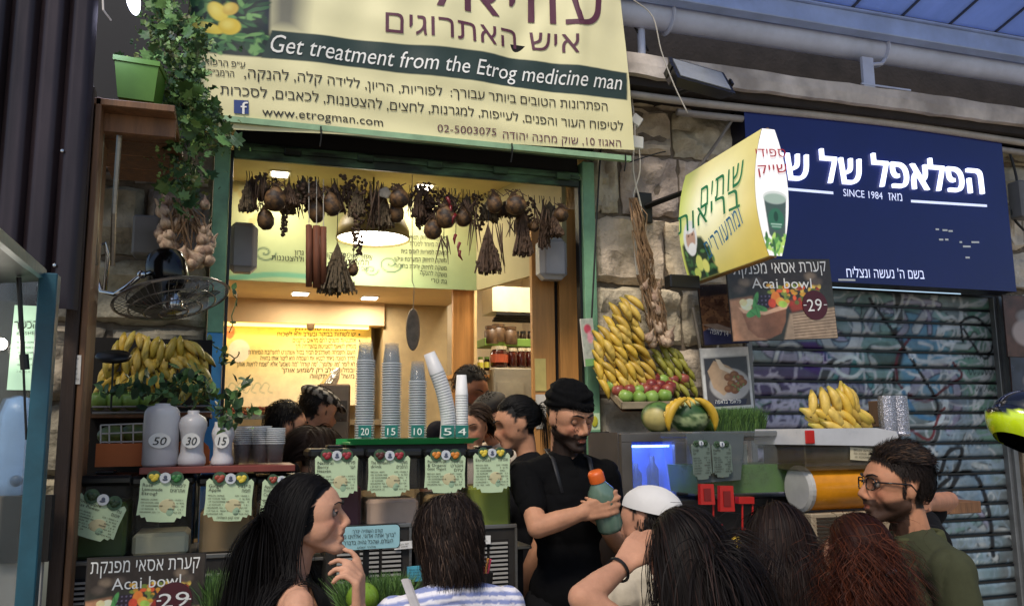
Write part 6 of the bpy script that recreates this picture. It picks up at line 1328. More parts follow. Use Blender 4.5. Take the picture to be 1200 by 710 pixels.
bottle(187, 40, 474, '50', 'tallest frosted plastic bottle, marked 50', [(.0001, 0), (.9, 0), (1, .04), (1, .8), (.96, .88), (.8, .94), (.45, .97), (.4, 1.0), (.36, 1.0)], sq=(1, .8))
bottle(224, 32, 483, '30', 'middle frosted bottle with a waist, marked 30', [(.0001, 0), (.9, 0), (1, .05), (.98, .14), (.82, .24), (.78, .42), (.84, .56), (1, .7), (1, .78), (.85, .87), (.45, .93), (.4, .94), (.42, 1.0), (.36, 1.0)])
bottle(260, 26, 497, '15', 'smallest frosted bottle, marked 15, holding a leafy sprig', [(.0001, 0), (.95, 0), (1, .05), (.95, .14), (.8, .24), (.8, .5), (.95, .64), (1, .74), (.9, .84), (.8, .9), (.76, 1.0), (.7, 1.0)])
oc = thing('orange_crate', 'bright orange cardboard tray beneath the wire basket', 'crate', P(150, 550, 3.3)); m_or = mat('orange_card', 'b8602a', .6, var=.1)
a, b = P(113, 550, 3.28), P(200, 550, 3.28); h = 27*zs(a)
MB().box((a[0], 3.28, zsf), (b[0], 3.286, zsf+h)).build('front_panel', m_or, oc); MB().box((a[0]-.006, 3.28, zsf), (a[0], 3.5, zsf+h)).build('side_panel', m_or, oc); MB().box((b[0], 3.2801, zsf), (P(245, 550, 3.28)[0], 3.2861, zsf+h*.7)).build('front_panel', m_or, oc)
MB().box((a[0], 3.29, zsf), (P(245, 550, 3.28)[0], 3.6, zsf+.006)).build('base', m_or, oc)
a2 = P(205, 520, 3.27); b2 = P(245, 512, 3.27); mb = MB(); mb.prism([(a2[0], zsf), (b2[0], zsf), (b2[0], zsf+h*.8), ((a2[0]+b2[0])/2, zsf+h*1.5), (a2[0], zsf+h*.9)], 3.30, 3.306); mb.build('flap', m_or, oc)
wb = thing('wire_basket', 'white wire basket of green squash above the orange tray', 'basket', P(143, 524, 3.4))
for (p_, q_) in (((118, 498), (168, 496)), ((118, 508), (168, 506)), ((118, 518), (168, 517)), ((118, 498), (118, 525)), ((128, 497), (128, 525)), ((142, 496), (142, 525)), ((156, 496), (156, 525)), ((168, 496), (168, 525))):
    MB().tube([P(*p_, 3.36), P(*q_, 3.36)], .0028, 5).build('wire', mat('white_wire', 'b8b6b0', .4), wb)
for k, (x, y, rx) in enumerate(((133, 510, 17), (158, 508, 16))):
    c = P(x, y, 3.44); s = zs(c); V, F = sphere(20, 12); a = np.arctan2(V[:, 1], V[:, 2]); V = V*(1+.05*np.cos(a*8))[:, None]; mb = MB(); mb.add(V*[rx*s, 12*s, 11*s]+c, F, np.outer(.8+.5*np.clip(fbm(V*3+k, 3), -1, 1), lin('5a6a34'))); mb.build('squash', m_fruit, label=('dark' if k == 0 else 'lighter')+' green squash in the wire basket, '+('left' if k == 0 else 'right')+' one', cat='squash', smooth=True, loc=c)
c = P(268, 540, 3.3); MB().box((c[0]-.005, 3.34, zsf), (c[0]+.035, 3.4, zsf+.075), bev=.003).build('carton', mat('carton_cream', 'b8a68c', .7), label='cream carton behind the bottle marked 15', cat='carton')
m_rim = mat('cup_rim', 'f0f4f6', .12, alpha=.36, spec=.8)
def cup_mesh(r, h, rim=1.04):
    mb = MB(); mb.lathe([(.0001, 0), (r*.72, 0), (r*.96, h*.93), (r*rim, h*.94), (r*rim, h), (r*.95, h), (r*.93, h*.93), (r*.70, h*.03), (.0001, h*.03)], n=16); me = fastmesh('plastic_cup', *mb.arrays()[:2], None, [m_cup, m_rim], True)
    for i, p in enumerate(me.polygons): p.material_index = 1 if 2*16 <= i < 5*16 else 0
    return me
# tall stacks on the green tray: cups upside down, rims toward the tray
ty = P(480, 520, 3.28); tr_ = thing('green_tray', 'long bright green tray carrying the tall cup stacks', 'tray', ty); a, b = P(405, 522, 3.2), P(561, 519, 3.2); zt2 = ty[2]+.012
MB().box((a[0]+.02, 3.2, zt2-.012), (b[0]-.02, 3.5, zt2-.004)).build('base', mat('tray_green', '2c8c4a', .4, var=.1), tr_)
mb = MB(); mb.add([(a[0], 3.185, zt2+.008), (b[0], 3.185, zt2+.008), (b[0]-.03, 3.2, zt2-.012), (a[0]+.03, 3.2, zt2-.012), (a[0], 3.191, zt2+.008), (b[0], 3.191, zt2+.008), (b[0]-.03, 3.206, zt2-.012), (a[0]+.03, 3.206, zt2-.012)], [(0, 3, 2, 1), (4, 5, 6, 7), (0, 1, 5, 4), (3, 7, 6, 2)]); mb.box((a[0], 3.5, zt2-.012), (b[0], 3.506, zt2+.01)).build('rim', MATS['tray_green'], tr_)
MB().box((a[0]+.04, 3.22, 1.45), (b[0]-.04, 3.5, zt2-.013)).build('riser', mat('riser', '1d1a18', .6), tr_)
flip = rmat('X', math.pi)
def stack(x, top, wpx, label, group, tagtxt, Y=3.33, bend=0, matc=None, pitch=2.9, taglab=''):
    c = P(x, 514, Y); c[2] = zt2; s = zs(c); r = wpx/2*s; H_ = (514-top)*s; ch = .085 if not bend else .09; me = cup_mesh(r, ch, 1.07 if not matc else .965); 
    if matc: me.materials.clear(); me.materials.append(matc); me.materials.append(matc)
    n = int((H_-ch)/(pitch*s))
    for k in range(n+1):
        f = k/n; z = ch+(H_-ch)*f; off = -bend*f**1.8*s; an = -(bend*1.8*f**.8)*s/H_ if bend else 0
        o = inst('plastic_cup', me, None, TM(c+[off, 0, z], rmat('Y', an)@flip)); tag(o, (label if k < n else 'topmost '+label), 'cup', group)
    if tagtxt:
        fr = frame_px((x-7, 498), (x+8, 498), (x+8, 512), (x-7, 512), Y-r-.014); t = board('cup_tag', fr, mat('tag_teal', '1f6a60', .5), None, .002); tag(t, taglab, 'tag')
        mb = MB(); letter(mb, tagtxt, fr, (x-4.5, 509.5), (x+5, 509.5), 8, bold=.01, ref=.69); mb.build('lettering', m_whiteink, t)
for x, top, w_, lab, g, tx, kw in ((427, 395, 22, 'clear plastic cup nested upside down in the tallest stack, marked 20', 'cups in the tall stack marked 20', '20', {}), (458, 399, 23, 'clear plastic cup nested upside down in the second stack, marked 15', 'cups in the stack marked 15', '15', {}),
    (489, 421, 21, 'clear plastic cup nested upside down in the middle stack, marked 10', 'cups in the stack marked 10', '10', {}), (524, 412, 19, 'frosted cup nested in the leaning curved stack, marked 5', 'cups in the leaning stack', '5', dict(bend=22, matc=mat('frost_cup', 'd5d3d2', .4, alpha=.85))), (541, 438, 16, 'white cup nested in the short white stack, rightmost on the tray', 'cups in the white stack', '4', dict(matc=mat('white_cup', 'd9d7d4', .5)))):
    stack(x, top, w_, lab, g, tx, taglab={'20': 'teal tag on the leftmost and tallest cup stack', '15': 'teal tag on the second tall cup stack', '10': 'teal tag on the middle cup stack', '5': 'teal tag at the foot of the leaning frosted cups', '4': 'teal tag at the foot of the short white cups'}[tx], **kw)
mc2 = cup_mesh(11*zs(P(300, 530, 3.25)), .075)
for k, (x, Y) in enumerate(((283, 3.3), (297, 3.36), (306, 3.28), (322, 3.24))):
    c = P(x, 547, Y); c[2] = zsf
    for j in range(9 if k < 3 else 8): o = inst('plastic_cup', mc2, None, TM(c+[0, 0, j*.0075])); tag(o, 'short clear cup upright in the low stacks on the red shelf', 'cup', 'short cups stacked on the red shelf')

# ============================================================ fridge and drink machines on the right
fg = thing('glass_fridge', 'steel framed counter fridge glowing blue inside', 'fridge', P(767, 700, 3.4)*[1, 1, 0])
a, b = P(728, 508, 3.35), P(804, 512, 3.35); zt = a[2]; x0, x1 = a[0], b[0]; z0 = .7; m_fr = mat('fridge_steel', '6e6862', .4, metal=.6, var=.15)
MB().box((x0, 3.352, zt-.036), (x1, 3.38, zt), bev=.002).box((x0, 3.352, z0), (x0+.05, 3.38, zt-.0362), bev=.002).box((x1-.055, 3.352, z0), (x1, 3.38, zt-.0362), bev=.002).box((x0+.0502, 3.352, z0), (x1-.0552, 3.38, z0+.05)).build('door_frame', m_fr, fg)
mb = MB(); mb.box((x0+.004, 3.66, z0), (x1-.004, 3.68, zt-.002)).box((x0+.004, 3.381, z0), (x0+.02, 3.66, zt-.002)).box((x1-.02, 3.381, z0), (x1-.004, 3.66, zt-.002)).box((x0+.021, 3.381, zt-.03), (x1-.021, 3.66, zt-.002)).box((x0+.021, 3.381, z0), (x1-.021, 3.66, z0+.03)); mb.build('cabinet', mat('fridge_inner', '5a78b8', .5, var=.1), fg)
MB().box((x0-.004, 3.383, z0-.01), (x0+.002, 3.7, zt+.001)).box((x0-.004, 3.383, zt+.0012), (x1, 3.7, zt+.006)).build('outer_shell', m_fr, fg)
for z in (zt-.26, zt-.52): MB().box((x0+.022, 3.45, z), (x1-.022, 3.65, z+.008)).build('shelf', mat('fridge_shelf', '8aa8d8', .2), fg)
MB().box((x0+.06, 3.395, zt-.06), (x1-.06, 3.41, zt-.05)).box((x0+.03, 3.63, zt-.4), (x0+.045, 3.65, zt-.05)).build('light_tube', mat('blue_tube', '9ab8ff', .5, emit=6, ecol='7a9cff'), fg)
MB().box((x0+.051, 3.36, z0+.051), (x1-.056, 3.364, zt-.037)).build('door_glass', mat('fridge_glass', '9ab0d8', .04, alpha=.22), fg)
l = bpy.data.lights.new('fridge', 'AREA'); l.energy = 1.6; l.color = (.16, .32, 1); l.shape = 'RECTANGLE'; l.size = .2; l.size_y = .3; lo = bpy.data.objects.new('lamp_light', l); COL.objects.link(lo); lo.parent = fg
lo.location = Vector(((x0+x1)/2, 3.5, zt-.05))-Vector(WM[fg.name][:3, 3])
for k, (x, h_) in enumerate(((745, .12), (765, .15), (785, .13), (755, .1), (775, .11))):
    c = P(x, 560, 3.55); c[2] = (zt-.252 if k < 3 else zt-.512); t = MB(); t.lathe([(.0001, 0), (.026, 0), (.028, h_*.6), (.012, h_*.8), (.012, h_), (.0001, h_)], c, 14); t.build('chilled_bottle', mat('dark_bottle', '1c2c50', .2), label=('left bottle on the upper fridge shelf', 'tall middle bottle on the upper fridge shelf', 'right bottle on the upper fridge shelf', 'left bottle low in the blue fridge', 'right bottle low in the blue fridge')[k], cat='bottle', smooth=True, loc=c)
MB().box((x1+.001, 3.30, z0), (x1+.04, 3.9, zt+.004), bev=.003).build('side_panel', mat('pale_side', '8d8c90', .4, var=.1), fg)
# green drink machine
gm = thing('green_drink_machine', 'wide clear tank of green slush with red taps', 'drink machine', P(880, 700, 3.1)*[1, 1, 0])
a, b = P(812, 512, 3.05), P(943, 512, 3.05); za, zb = a[2], P(812, 581, 3.05)[2]; zl = P(812, 546, 3.05)[2]
pr = lambda z: [(a[0]+(za-z)*.25, z), (b[0], z)]
mb = MB(); mb.prism([(a[0]+(za-zb)*.12, zb+.004), (b[0]-.004, zb+.004), (b[0]-.004, zl), (a[0]+(za-zl)*.1+.004, zl)], 3.056, 3.3); mb.build('green_slush', mat('green_slush', '3c6418', .3, var=.35, vs=9), gm)
mb = MB(); mb.prism([(a[0]+(za-zb)*.1, zb), (b[0], zb), (b[0], za), (a[0], za)], 3.05, 3.31); mb.build('tank', mat('drink_tank', 'a7acaa', .08, alpha=.14), gm)
MB().box((a[0]-.005, 3.04, za-.004), (b[0]+.004, 3.32, za+.022), bev=.006).build('tank_lid', mat('lid_grey', '5f6363', .15, alpha=.6), gm)
MB().tube([P(871, 520, 3.16), P(873, 562, 3.16)], .014, 12).build('mixer_column', mat('mixer_white', 'a9aca8', .3, alpha=.7), gm)
MB().box((a[0]-.11, 3.10, .7), (b[0], 3.4, zb-.02), bev=.004).build('body', mat('machine_dark', '2c2b2b', .35, metal=.5, var=.2), gm)
mb = MB(); fp = [P(803, 508, 3.02), P(826, 506, 3.02), P(864, 560, 2.98), P(846, 590, 3.0), P(835, 672, 3.04), P(826, 700, 3.05)]
mb.add([P(803, 508, 3.03), P(872, 508, 3.03), P(868, 562, 2.99), P(818, 566, 3.0), P(803, 508, 3.12), P(872, 508, 3.12), P(868, 562, 3.12), P(818, 566, 3.12)], [(0, 3, 2, 1), (4, 5, 6, 7), (0, 1, 5, 4), (1, 2, 6, 5), (2, 3, 7, 6), (3, 0, 4, 7)]); mb.build('card_panel', mat('panel_pale', '4f5452', .3, alpha=.75), gm)
m_tap = mat('red_tap', 'a8201c', .3, var=.1)
for (x, y, h_) in ((828, 567, 24), (851, 569, 30)):
    fr = frame_px((x-8, y), (x+7, y), (x+10, y+h_), (x-6, y+h_), 2.94); W, H_ = fr.W, fr.H
    pv = MB(); pv.prism([(0, 0), (W*1.1, 0), (W, H_), (0, H_)], 0, .02, (fr.O-fr.N*.02, fr.U, fr.V, fr.N)); pv.build('tap_handle', m_tap, gm)
    MB().box(fr.at(W*.25, H_*.2, .0005), fr.at(W*.75, H_*.8, .003)).build('handle_recess', mat('deep_red', '6f1512', .4), gm)
for (q_) in (((866, 582), (884, 582), (884, 590), (866, 590)),): fr = frame_px(*q_, 2.95); MB().prism([(0, 0), (fr.W, 0), (fr.W, fr.H), (0, fr.H)], 0, .03, (fr.O-fr.N*.03, fr.U, fr.V, fr.N)).build('tap_bridge', m_tap, gm)
for x in (836, 870, 882): MB().tube([P(x, 588, 2.96), P(x, 620, 2.96)], .004, 6).build('tap_lever', m_tap, gm)
for x, y in ((876, 620), (840, 615)): MB().tube([P(x-6, y, 2.96), P(x+6, y, 2.96)], .005, 6).build('tap_bar', m_tap, gm)
MB().box(P(806, 684, 2.98), P(888, 690, 3.1)).build('drip_tray', m_steel, gm)
# small fronts: niche under the machine
# orange machine
om = thing('orange_drink_machine', 'grey topped machine with a drum of orange drink', 'drink machine', P(990, 700, 2.95)*[1, 1, 0])
a, b = P(944, 521, 2.85), P(1052, 523, 2.85); zt3 = P(944, 502, 2.85)[2]
mb = MB(); mb.prism([(a[0], a[2]), (b[0]+.02, a[2]-.012), (b[0], zt3-.015), (b[0]-.10, zt3), (a[0]+.01, zt3+.0)], 2.85, 3.2); mb.build('top_housing', mat('machine_grey', 'b4b4b6', .3, var=.1), om)
MB().box(P(944, 520, 2.845)-[0, .004, 0], P(954, 504, 2.845)+[0, .004, 0], bev=.003).build('red_cap', m_tap, om)
zb3 = P(948, 552, 2.87)[2]; MB().box((a[0]+.01, 2.87, zb3), (b[0]-.06, 3.15, a[2]-.001), bev=.004).build('tank', mat('amber_tank', '4a3f2c', .15, alpha=.72), om)
zdr = P(980, 571, 2.95)[2]; rD = 26*zs(P(980, 570, 2.85)); p0 = P(942, 570, 2.93); p1 = P(1030, 570, 2.93)
MB().tube([(p0[0], 2.95, zdr), (p0[0]+.02, 2.95, zdr), (p1[0], 2.95, zdr)], [rD*.97, rD, rD], 28).build('drum', mat('orange_drink', 'c88218', .25, var=.2, vs=7), om, smooth=False); sharp(COL.objects[-1])
MB().tube([(p0[0]-.02, 2.95, zdr), (p0[0]-.012, 2.95, zdr), (p0[0]+.004, 2.95, zdr)], [rD*.9, rD*1.06, rD*1.06], 28).build('drum_ring', mat('ring_grey', 'a3a19c', .3), om)
MB().box((a[0]+.03, 2.88, .8), (b[0]-.02, 3.2, zdr-rD-.005), bev=.004).build('base_cabinet', mat('vent_beige', '9a8a72', .5), om)
z = zdr-rD-.02
for k in range(14): MB().box((a[0]+.05, 2.872, z-.006), (a[0]+.2, 2.879, z)).build('vent_slat', mat('vent_dark', '3a3026', .5), om); z -= .014
fr = frame_px((997, 524), (1031, 526), (1030, 541), (996, 538), 2.862); t = board('machine_label', fr, mat('cream_label', 'b8ad90', .5), om, .002)
mb = MB(); [scribble(mb, fr, (1000, 528+4*k), (1027, 529.5+4*k), 2, k) for k in range(3)]; mb.build('lettering', m_ink, t)
# glittering cup stack
m_glit = mat('glitter_silver', '9c9ca4', .25, metal=.8, var=.7, vs=160, bump=1, bs=200, bd=.004)
for k, x in enumerate((1042, 1056)):
    c = P(x, 511, 3.0); s = zs(c); MB().lathe([(.0001, 0), (10*s, 0), (11*s, .01), (10*s, .02), (10.5*s, 25*s), (10*s, 47*s), (.0001, 47*s)], c, 14).build('cup_stack', m_glit, label='glittering silver cup stack, %s one on the drink machine' % ('left' if k == 0 else 'right'), cat='cup stack', loc=c)
MB().box(P(1034, 500, 3.12), P(1018, 470, 3.2), bev=.006).build('cardboard_box', mat('cardboard', '5e4632', .8), label='brown cardboard box behind the ripe bananas', cat='box')
# wooden ledge
c0, c1 = P(1078, 590, 3.3), P(1150, 592, 3.3); MB().box((c0[0]-.3, 3.3, c0[2]-.055), (c1[0], 3.6, c0[2]), bev=.003).build('wooden_ledge', m_wood, label='rough wooden ledge board before the shutter, right of the bearded man', cat='ledge')
# dark niche behind low bananas
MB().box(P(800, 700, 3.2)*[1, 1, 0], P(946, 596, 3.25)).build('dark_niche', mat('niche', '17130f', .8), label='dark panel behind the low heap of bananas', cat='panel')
# signs beside the barista
fr = frame_px((694, 518), (722, 512), (732, 598), (698, 602), 3.75); pt = Paint(60, 120, 'a8a6b4'); pt.poly([(0, 0), (60, 0), (60, 12), (0, 20)], 'b8602a', 4)
pt.poly([(44, 10), (60, 0), (60, 120), (52, 120)], '4a3a6a', 5)
t = thing('price_poster', 'white price poster with orange and purple edge beside the man in black', 'poster', fr.at(fr.W/2, 0)); print_grid('printed_face', fr, pt, m_gloss, t, .002); board('board', fr, m_white, t, .004)
mb = MB(); letter(mb, heb('ה-4 אתרוג'), fr, (699, 534), (719, 532), 4.5, bold=.01, ref=.592); letter(mb, heb('השתייה'), fr, (700, 545), (720, 543), 6, bold=.02, ref=.592); [scribble(mb, fr, (701, 552+5*k), (721, 550+5*k), 2, k) for k in range(8)]; mb.build('lettering', m_ink, t)
fr = frame_px((684, 484), (702, 484), (704, 503), (684, 504), 3.9); t = thing('price_card', 'pale green price card with a yellow citron beside the black turban', 'card', fr.at(fr.W/2, 0)); board('card', fr, m_card, t, .004)
mb = MB(); mb.ell(fr.at(fr.W*.66, fr.H*.5, .004), (fr.W*.2, .004, fr.H*.33)); mb.build('citron', mat('citron', 'b0a82c', .5), t); mb = MB(); letter(mb, '4', fr, (686, 496), (690, 496), 5, bold=.03, ref=.69); mb.build('lettering', m_ink, t)
MB().box(P(680, 506, 3.9), P(706, 510, 3.98)).build('card_ledge', m_black, label='narrow black ledge under the pale green price card', cat='ledge')
fr = frame_px((683, 373), (697, 373), (697, 428), (683, 430), 3.98); pt = Paint(30, 100, 'a3a494'); pt.ell(14, 22, 9, 10, 'b03a4a', soft=4).ell(18, 40, 7, 12, 'c98a90', soft=4).noise(.2, 8); pt.poly([(0, 84), (30, 84), (30, 100), (0, 100)], '6f9a5a', 2)
t = thing('snack_packet', 'small white and red snack packet hanging left of the banana bunch', 'packet', fr.at(fr.W/2, 0)); print_grid('printed_face', fr, pt, m_gloss, t, .004); board('pouch', fr, m_white, t, .012)
# ============================================================ people
m_skin = mat('skin', 'ffffff', .66, var=.14, vs=22, attr=True, spec=.3, sss=.05, bump=.3, bs=260, bd=.0015); m_hair = mat('hair', 'ffffff', .6, var=.08, vs=8, attr=True, spec=.16)
m_eye = mat('eye_white', 'ffffff', .15, attr=True); m_cloth = mat('cotton_cloth', 'ffffff', .92, spec=.15, var=.08, vs=60, attr=True, bump=.15, bs=320, bd=.002)
def voxel(mb, vs, smooth=3, name='body'):
    V, F, _ = mb.arrays(); me = bpy.data.meshes.new('v'); me.from_pydata(V.tolist(), [], F); ob = bpy.data.objects.new('v', me); COL.objects.link(ob)
    m = ob.modifiers.new('r', 'REMESH'); m.mode = 'VOXEL'; m.voxel_size = vs; m.adaptivity = 0
    if smooth: q_ = ob.modifiers.new('s', 'SMOOTH'); q_.factor = .5; q_.iterations = smooth
    bpy.context.view_layer.update(); me2 = bpy.data.meshes.new_from_object(ob.evaluated_get(bpy.context.evaluated_depsgraph_get()))
    bpy.data.objects.remove(ob); bpy.data.meshes.remove(me); n = len(me2.vertices); co = np.empty(n*3, np.float32); me2.vertices.foreach_get('co', co); co = co.reshape(-1, 3).astype(float)
    L = np.empty(len(me2.loops), np.int32); me2.loops.foreach_get('vertex_index', L); bpy.data.meshes.remove(me2); return co, L.reshape(-1, 4)
def setmesh(name, V, F, C, m, parent, label=None, smooth=True):
    Mi = np.linalg.inv(WM[parent.name]); me = fastmesh(name, V@Mi[:3, :3].T+Mi[:3, 3], F, C, m, smooth); return tag(mkobj(name, me, parent), label)
def hand_prims(w_, d, pn, ts, curl, thumb, s=1):
    d = d/np.linalg.norm(d); pn = pn-d*(pn@d); pn /= np.linalg.norm(pn); t = np.cross(d, pn)*ts; out = []
    ln = ((.043, .026, .021), (.047, .03, .022), (.043, .028, .021), (.034, .021, .018))
    for i in range(4):
        k = w_+d*(.088-.004*abs(i-1))*s+t*(.030-.0195*i)*s; out.append(('cap', w_+t*(.016-.011*i)*s, k, .0145*s, .0115*s)); p = k; a = 0
        for j in range(3):
            a += curl[i][j] if isinstance(curl[i], (tuple, list)) else curl[i]; dd_ = d*math.cos(a)+pn*math.sin(a)+t*(.10-.065*i)*(1 if a < .6 else 0); dd_ /= np.linalg.norm(dd_); q_ = p+dd_*ln[i][j]*s
            out.append(('cap', p, q_, (.0092-.0008*j)*s, (.0085-.0009*j)*s)); p = q_
    p = w_+d*.02*s+t*.02*s; th = np.array(thumb); dirs = [d*th[0]+t*th[1]+pn*th[2], d*(th[0]+.25)+t*(th[1]-.2)+pn*th[2], d*(th[0]+.4)+t*(th[1]-.35)+pn*(th[2]+.1)]
    for j, l_ in enumerate((.042, .032, .026)): v = dirs[j]/np.linalg.norm(dirs[j]); q_ = p+v*l_*s; out.append(('cap', p, q_, (.0135-.002*j)*s, (.011-.0015*j)*s)); p = q_
    return out
class Person:
    def __init__(P_, label, hpx, Y, yaw, head=(0, 0, 0), lean=(0, 0), vs=.0105, sex='f', arms=None, skin='b8866a', haircol='17110e', scale=None, group=None, width=1.0, mouth=0, scalp=True, beard=None):
        Hc = P(*hpx, Y); s = scale or Hc[2]/1.60; P_.s = s; Rb = rmat('Z', yaw); P_.Rb = Rb; P_.Hc = Hc; P_.skin = skin
        base = np.array([Hc[0], Hc[1], 0])-Rb@np.array([lean[0], lean[1]+.03, 0])*s; z_off = Hc[2]-1.60*s; P_.base = base
        P_.root = thing('person', label, 'person', (base[0], base[1], 0), group=group)
        L = lambda x, y, z, k=1.0: base+Rb@(np.array([x, y, z])*s)+Rb@np.array([lean[0], lean[1], 0])*s*np.clip((z-.95)/.6, 0, 1.1)+[0, 0, z_off]
        P_.L = L; sw = (.165 if sex == 'f' else .195)*width; P_.Rh = Rb@rmat('Z', head[0])@rmat('X', head[1])@rmat('Y', head[2])
        J = dict(neck=L(0, -.015, 1.455), sl=L(-sw, -.01, 1.388), sr=L(sw, -.01, 1.388)); P_.J = J; P_.prims = []; A = P_.prims.append
        hw = .15 if sex == 'f' else .145; S3 = np.array([s, s, s]); T = lambda tg, kind, *a: A((tg, kind, *a))
        T('torso', 'ell', L(0, 0, .98), (hw*1.08*s*width, .11*s, .12*s), Rb); T('torso', 'ell', L(0, .0, 1.10), (.122*s*width, .088*s, .14*s), Rb); T('torso', 'ell', L(0, .005, 1.26), ((.138 if sex == 'f' else .158)*s*width, .105*s, .16*s), Rb)
        if sex == 'f': T('torso', 'ell', L(-.065, .075, 1.25), (.06*s, .055*s, .06*s), Rb); T('torso', 'ell', L(.065, .075, 1.25), (.06*s, .055*s, .06*s), Rb)
        T('torso', 'cap', L(-sw*.8, -.015, 1.375), L(sw*.8, -.015, 1.375), .052*s, .052*s)
        T('torso', 'cap', L(0, -.02, 1.42), L(-sw*.85, -.015, 1.39), .055*s, .038*s); T('torso', 'cap', L(0, -.02, 1.42), L(sw*.85, -.015, 1.39), .055*s, .038*s)
        T('neck', 'cap', L(0, -.018, 1.40), P_.H(0, -.02, -.05), .054*s*(1 if sex == 'm' else .88), .052*s*(1 if sex == 'm' else .88))
        for sg, key in ((-1, 'l'), (1, 'r')):
            T('legs', 'cap', L(sg*.085, 0, .92), L(sg*.09, .01, .50), .088*s, .056*s); T('legs', 'cap', L(sg*.09, .01, .50), L(sg*.095, -.01, .09), .055*s, .036*s); T('foot', 'cap', L(sg*.095, -.03, .045), L(sg*.10, .13, .03), .036*s, .03*s)
            a = (arms or {}).get(key, {}); sh = J['s'+key]; el = a.get('elbow'); wr = a.get('wrist')
            if el is None: el = L(sg*(sw+.05), -.03, 1.12)
            if wr is None: wr = L(sg*(sw+.04), .08, .88)
            P_.J['e'+key], P_.J['w'+key] = el, wr; T('arm'+key, 'cap', sh, el, .042*s, .037*s); T('fore'+key, 'cap', el, el*.55+wr*.45, .037*s, .036*s); T('fore'+key, 'cap', el*.55+wr*.45, wr, .036*s, .025*s)
            hd = a.get('hand') or dict(d=wr-el, pn=Rb@np.array([-sg, 0, 0]), curl=(.4, .45, .5, .5), thumb=(.7, .5, .2))
            ts = hd.get('ts', 1 if sg > 0 else -1)
            for q_ in hand_prims(wr, np.asarray(hd['d'], float), np.asarray(hd['pn'], float), ts, hd['curl'], hd['thumb'], s): T('hand'+key, *q_)
        P_.vs = vs; P_.sex = sex; P_.hc = haircol; mb = MB()
        for p in P_.prims:
            if p[0] not in ('legs', 'foot'): P_.addp(mb, p)
        H = P_.H; E_ = lambda c, r: mb.ell(H(*c), np.array(r)*s, P_.Rh, 16, 10); Cp = lambda a, b, ra, rb: mb.cap(H(*a), H(*b), ra*s, rb*s, 10)
        jw = 1 if sex == 'm' else .9
        E_((0, -.012, .03), (.076, .098, .085)); E_((0, .035, .028), (.062, .058, .06)); E_((0, .032, -.035), (.055*jw, .058, .07))
        for g_ in (-1, 1):
            Cp((g_*.05*jw, -.002, -.05), (g_*.014, .074, -.094), .021, .019); E_((g_*.036, .054, -.022), (.027, .027, .026)); E_((g_*.073, -.008, -.006), (.010, .016, .028)); E_((g_*.046, .032, .012), (.028, .046, .045)); E_((g_*.05, .03, -.03), (.02, .04, .04)); E_((g_*.0115, .099, -.034), (.0085, .010, .008)); Cp((g_*.012, .085, .03), (g_*.045, .072, .028), .012, .009)
        Cp((0, .086, .014), (0, .110, -.026), .0085, .0105); Cp((-.014, .089, -.053), (.014, .089, -.053), .0095, .0095); Cp((-.012, .088, -.069), (.012, .088, -.069), .010, .010); E_((0, .082, -.096), (.021, .02, .017)); E_((0, .098, -.052), (.008, .006, .007))
        if mouth: E_((0, .092, -.072), (.012, .01, .007))
        V, F = voxel(mb, vs*s, 3 if vs < .006 else 2)
        q_ = (V-Hc)@P_.Rh/s; x, y, z = q_.T
        dsp = np.zeros(len(V)); near = (np.abs(x) < .1) & (y > .03) & (np.abs(z) < .12)
        g = lambda cx, cz, rx, rz: np.exp(-(((np.abs(x)-cx)/rx)**2+((z-cz)/rz)**2))*near
        dsp -= .012*g(.031, .006, .014, .011)                                 # eye sockets
        dsp -= .006*np.exp(-((x/.03)**2+((z+.0605)/.0028)**2))*near*(y > .07)+.004*np.exp(-((x/.02)**2+((z+.082)/.006)**2))*near
        V = V+np.outer(dsp*s, P_.Rh[:, 1]); C = np.tile(lin(skin), (len(V), 1)); hcl = np.array(lin(haircol))
        n_ = fbm(V*30, 2)[:, None]; C = C*(1+.05*n_); cheek = g(.04, -.022, .022, .02)[:, None]; C = C*(1+cheek*np.array([.10, -.10, -.10]))
        lips = (np.exp(-((x/.02)**2+((z+.061)/.011)**2)) > .5)*near*(y > .09); C = C*(1-lips[:, None]*np.array([.25, .5, .45])); C = C*(1-(.35*g(.031, .004, .016, .012))[:, None])
        if scalp: sc = (z > -.06) & (np.linalg.norm(q_/[.1, .13, .13], axis=1) < 1.3) & (y < .018+1.1*np.clip(z-.03, 0, .1)) & ((z > -.03) | (y < -.028)) & ~((np.abs(x) > .068) & (np.abs(y+.008) < .022) & (z > -.04) & (z < .028)) ; C[sc] = hcl
        if beard:
            bz = np.clip((-.022-z-.25*np.clip(y, 0, .1))/.012, 0, 1)*((z > -.14) & (y > -.012)); lipz = np.exp(-((x/.022)**2+((z+.061)/.010)**2)) > .55
            bz = bz*np.clip((np.abs(x)-.020+np.clip(-.045-z, 0, .02)*2)/.008, 0, 1); bz = np.maximum(bz, ((z < -.039) & (z > -.0545) & (np.abs(x) < .032) & (y > .06))*1.0); bz[lipz] = 0; bz *= (np.abs(x) < .075); C = C*(1-beard*bz[:, None])+np.array(lin('0f0b0a'))*beard*bz[:, None]
        P_.V, P_.F = V, F; P_.body = setmesh('body', V, F, C, m_skin, P_.root)
    def H(P_, x, y, z): return P_.Hc+P_.Rh@(np.array([x, y, z])*P_.s)
    def addp(P_, mb, p, inf=0):
        if p[1] == 'ell': mb.ell(p[2], np.array(p[3])+inf, p[4], 20, 12)
        else: mb.cap(p[2], p[3], p[4]+inf, p[5]+inf, 12)
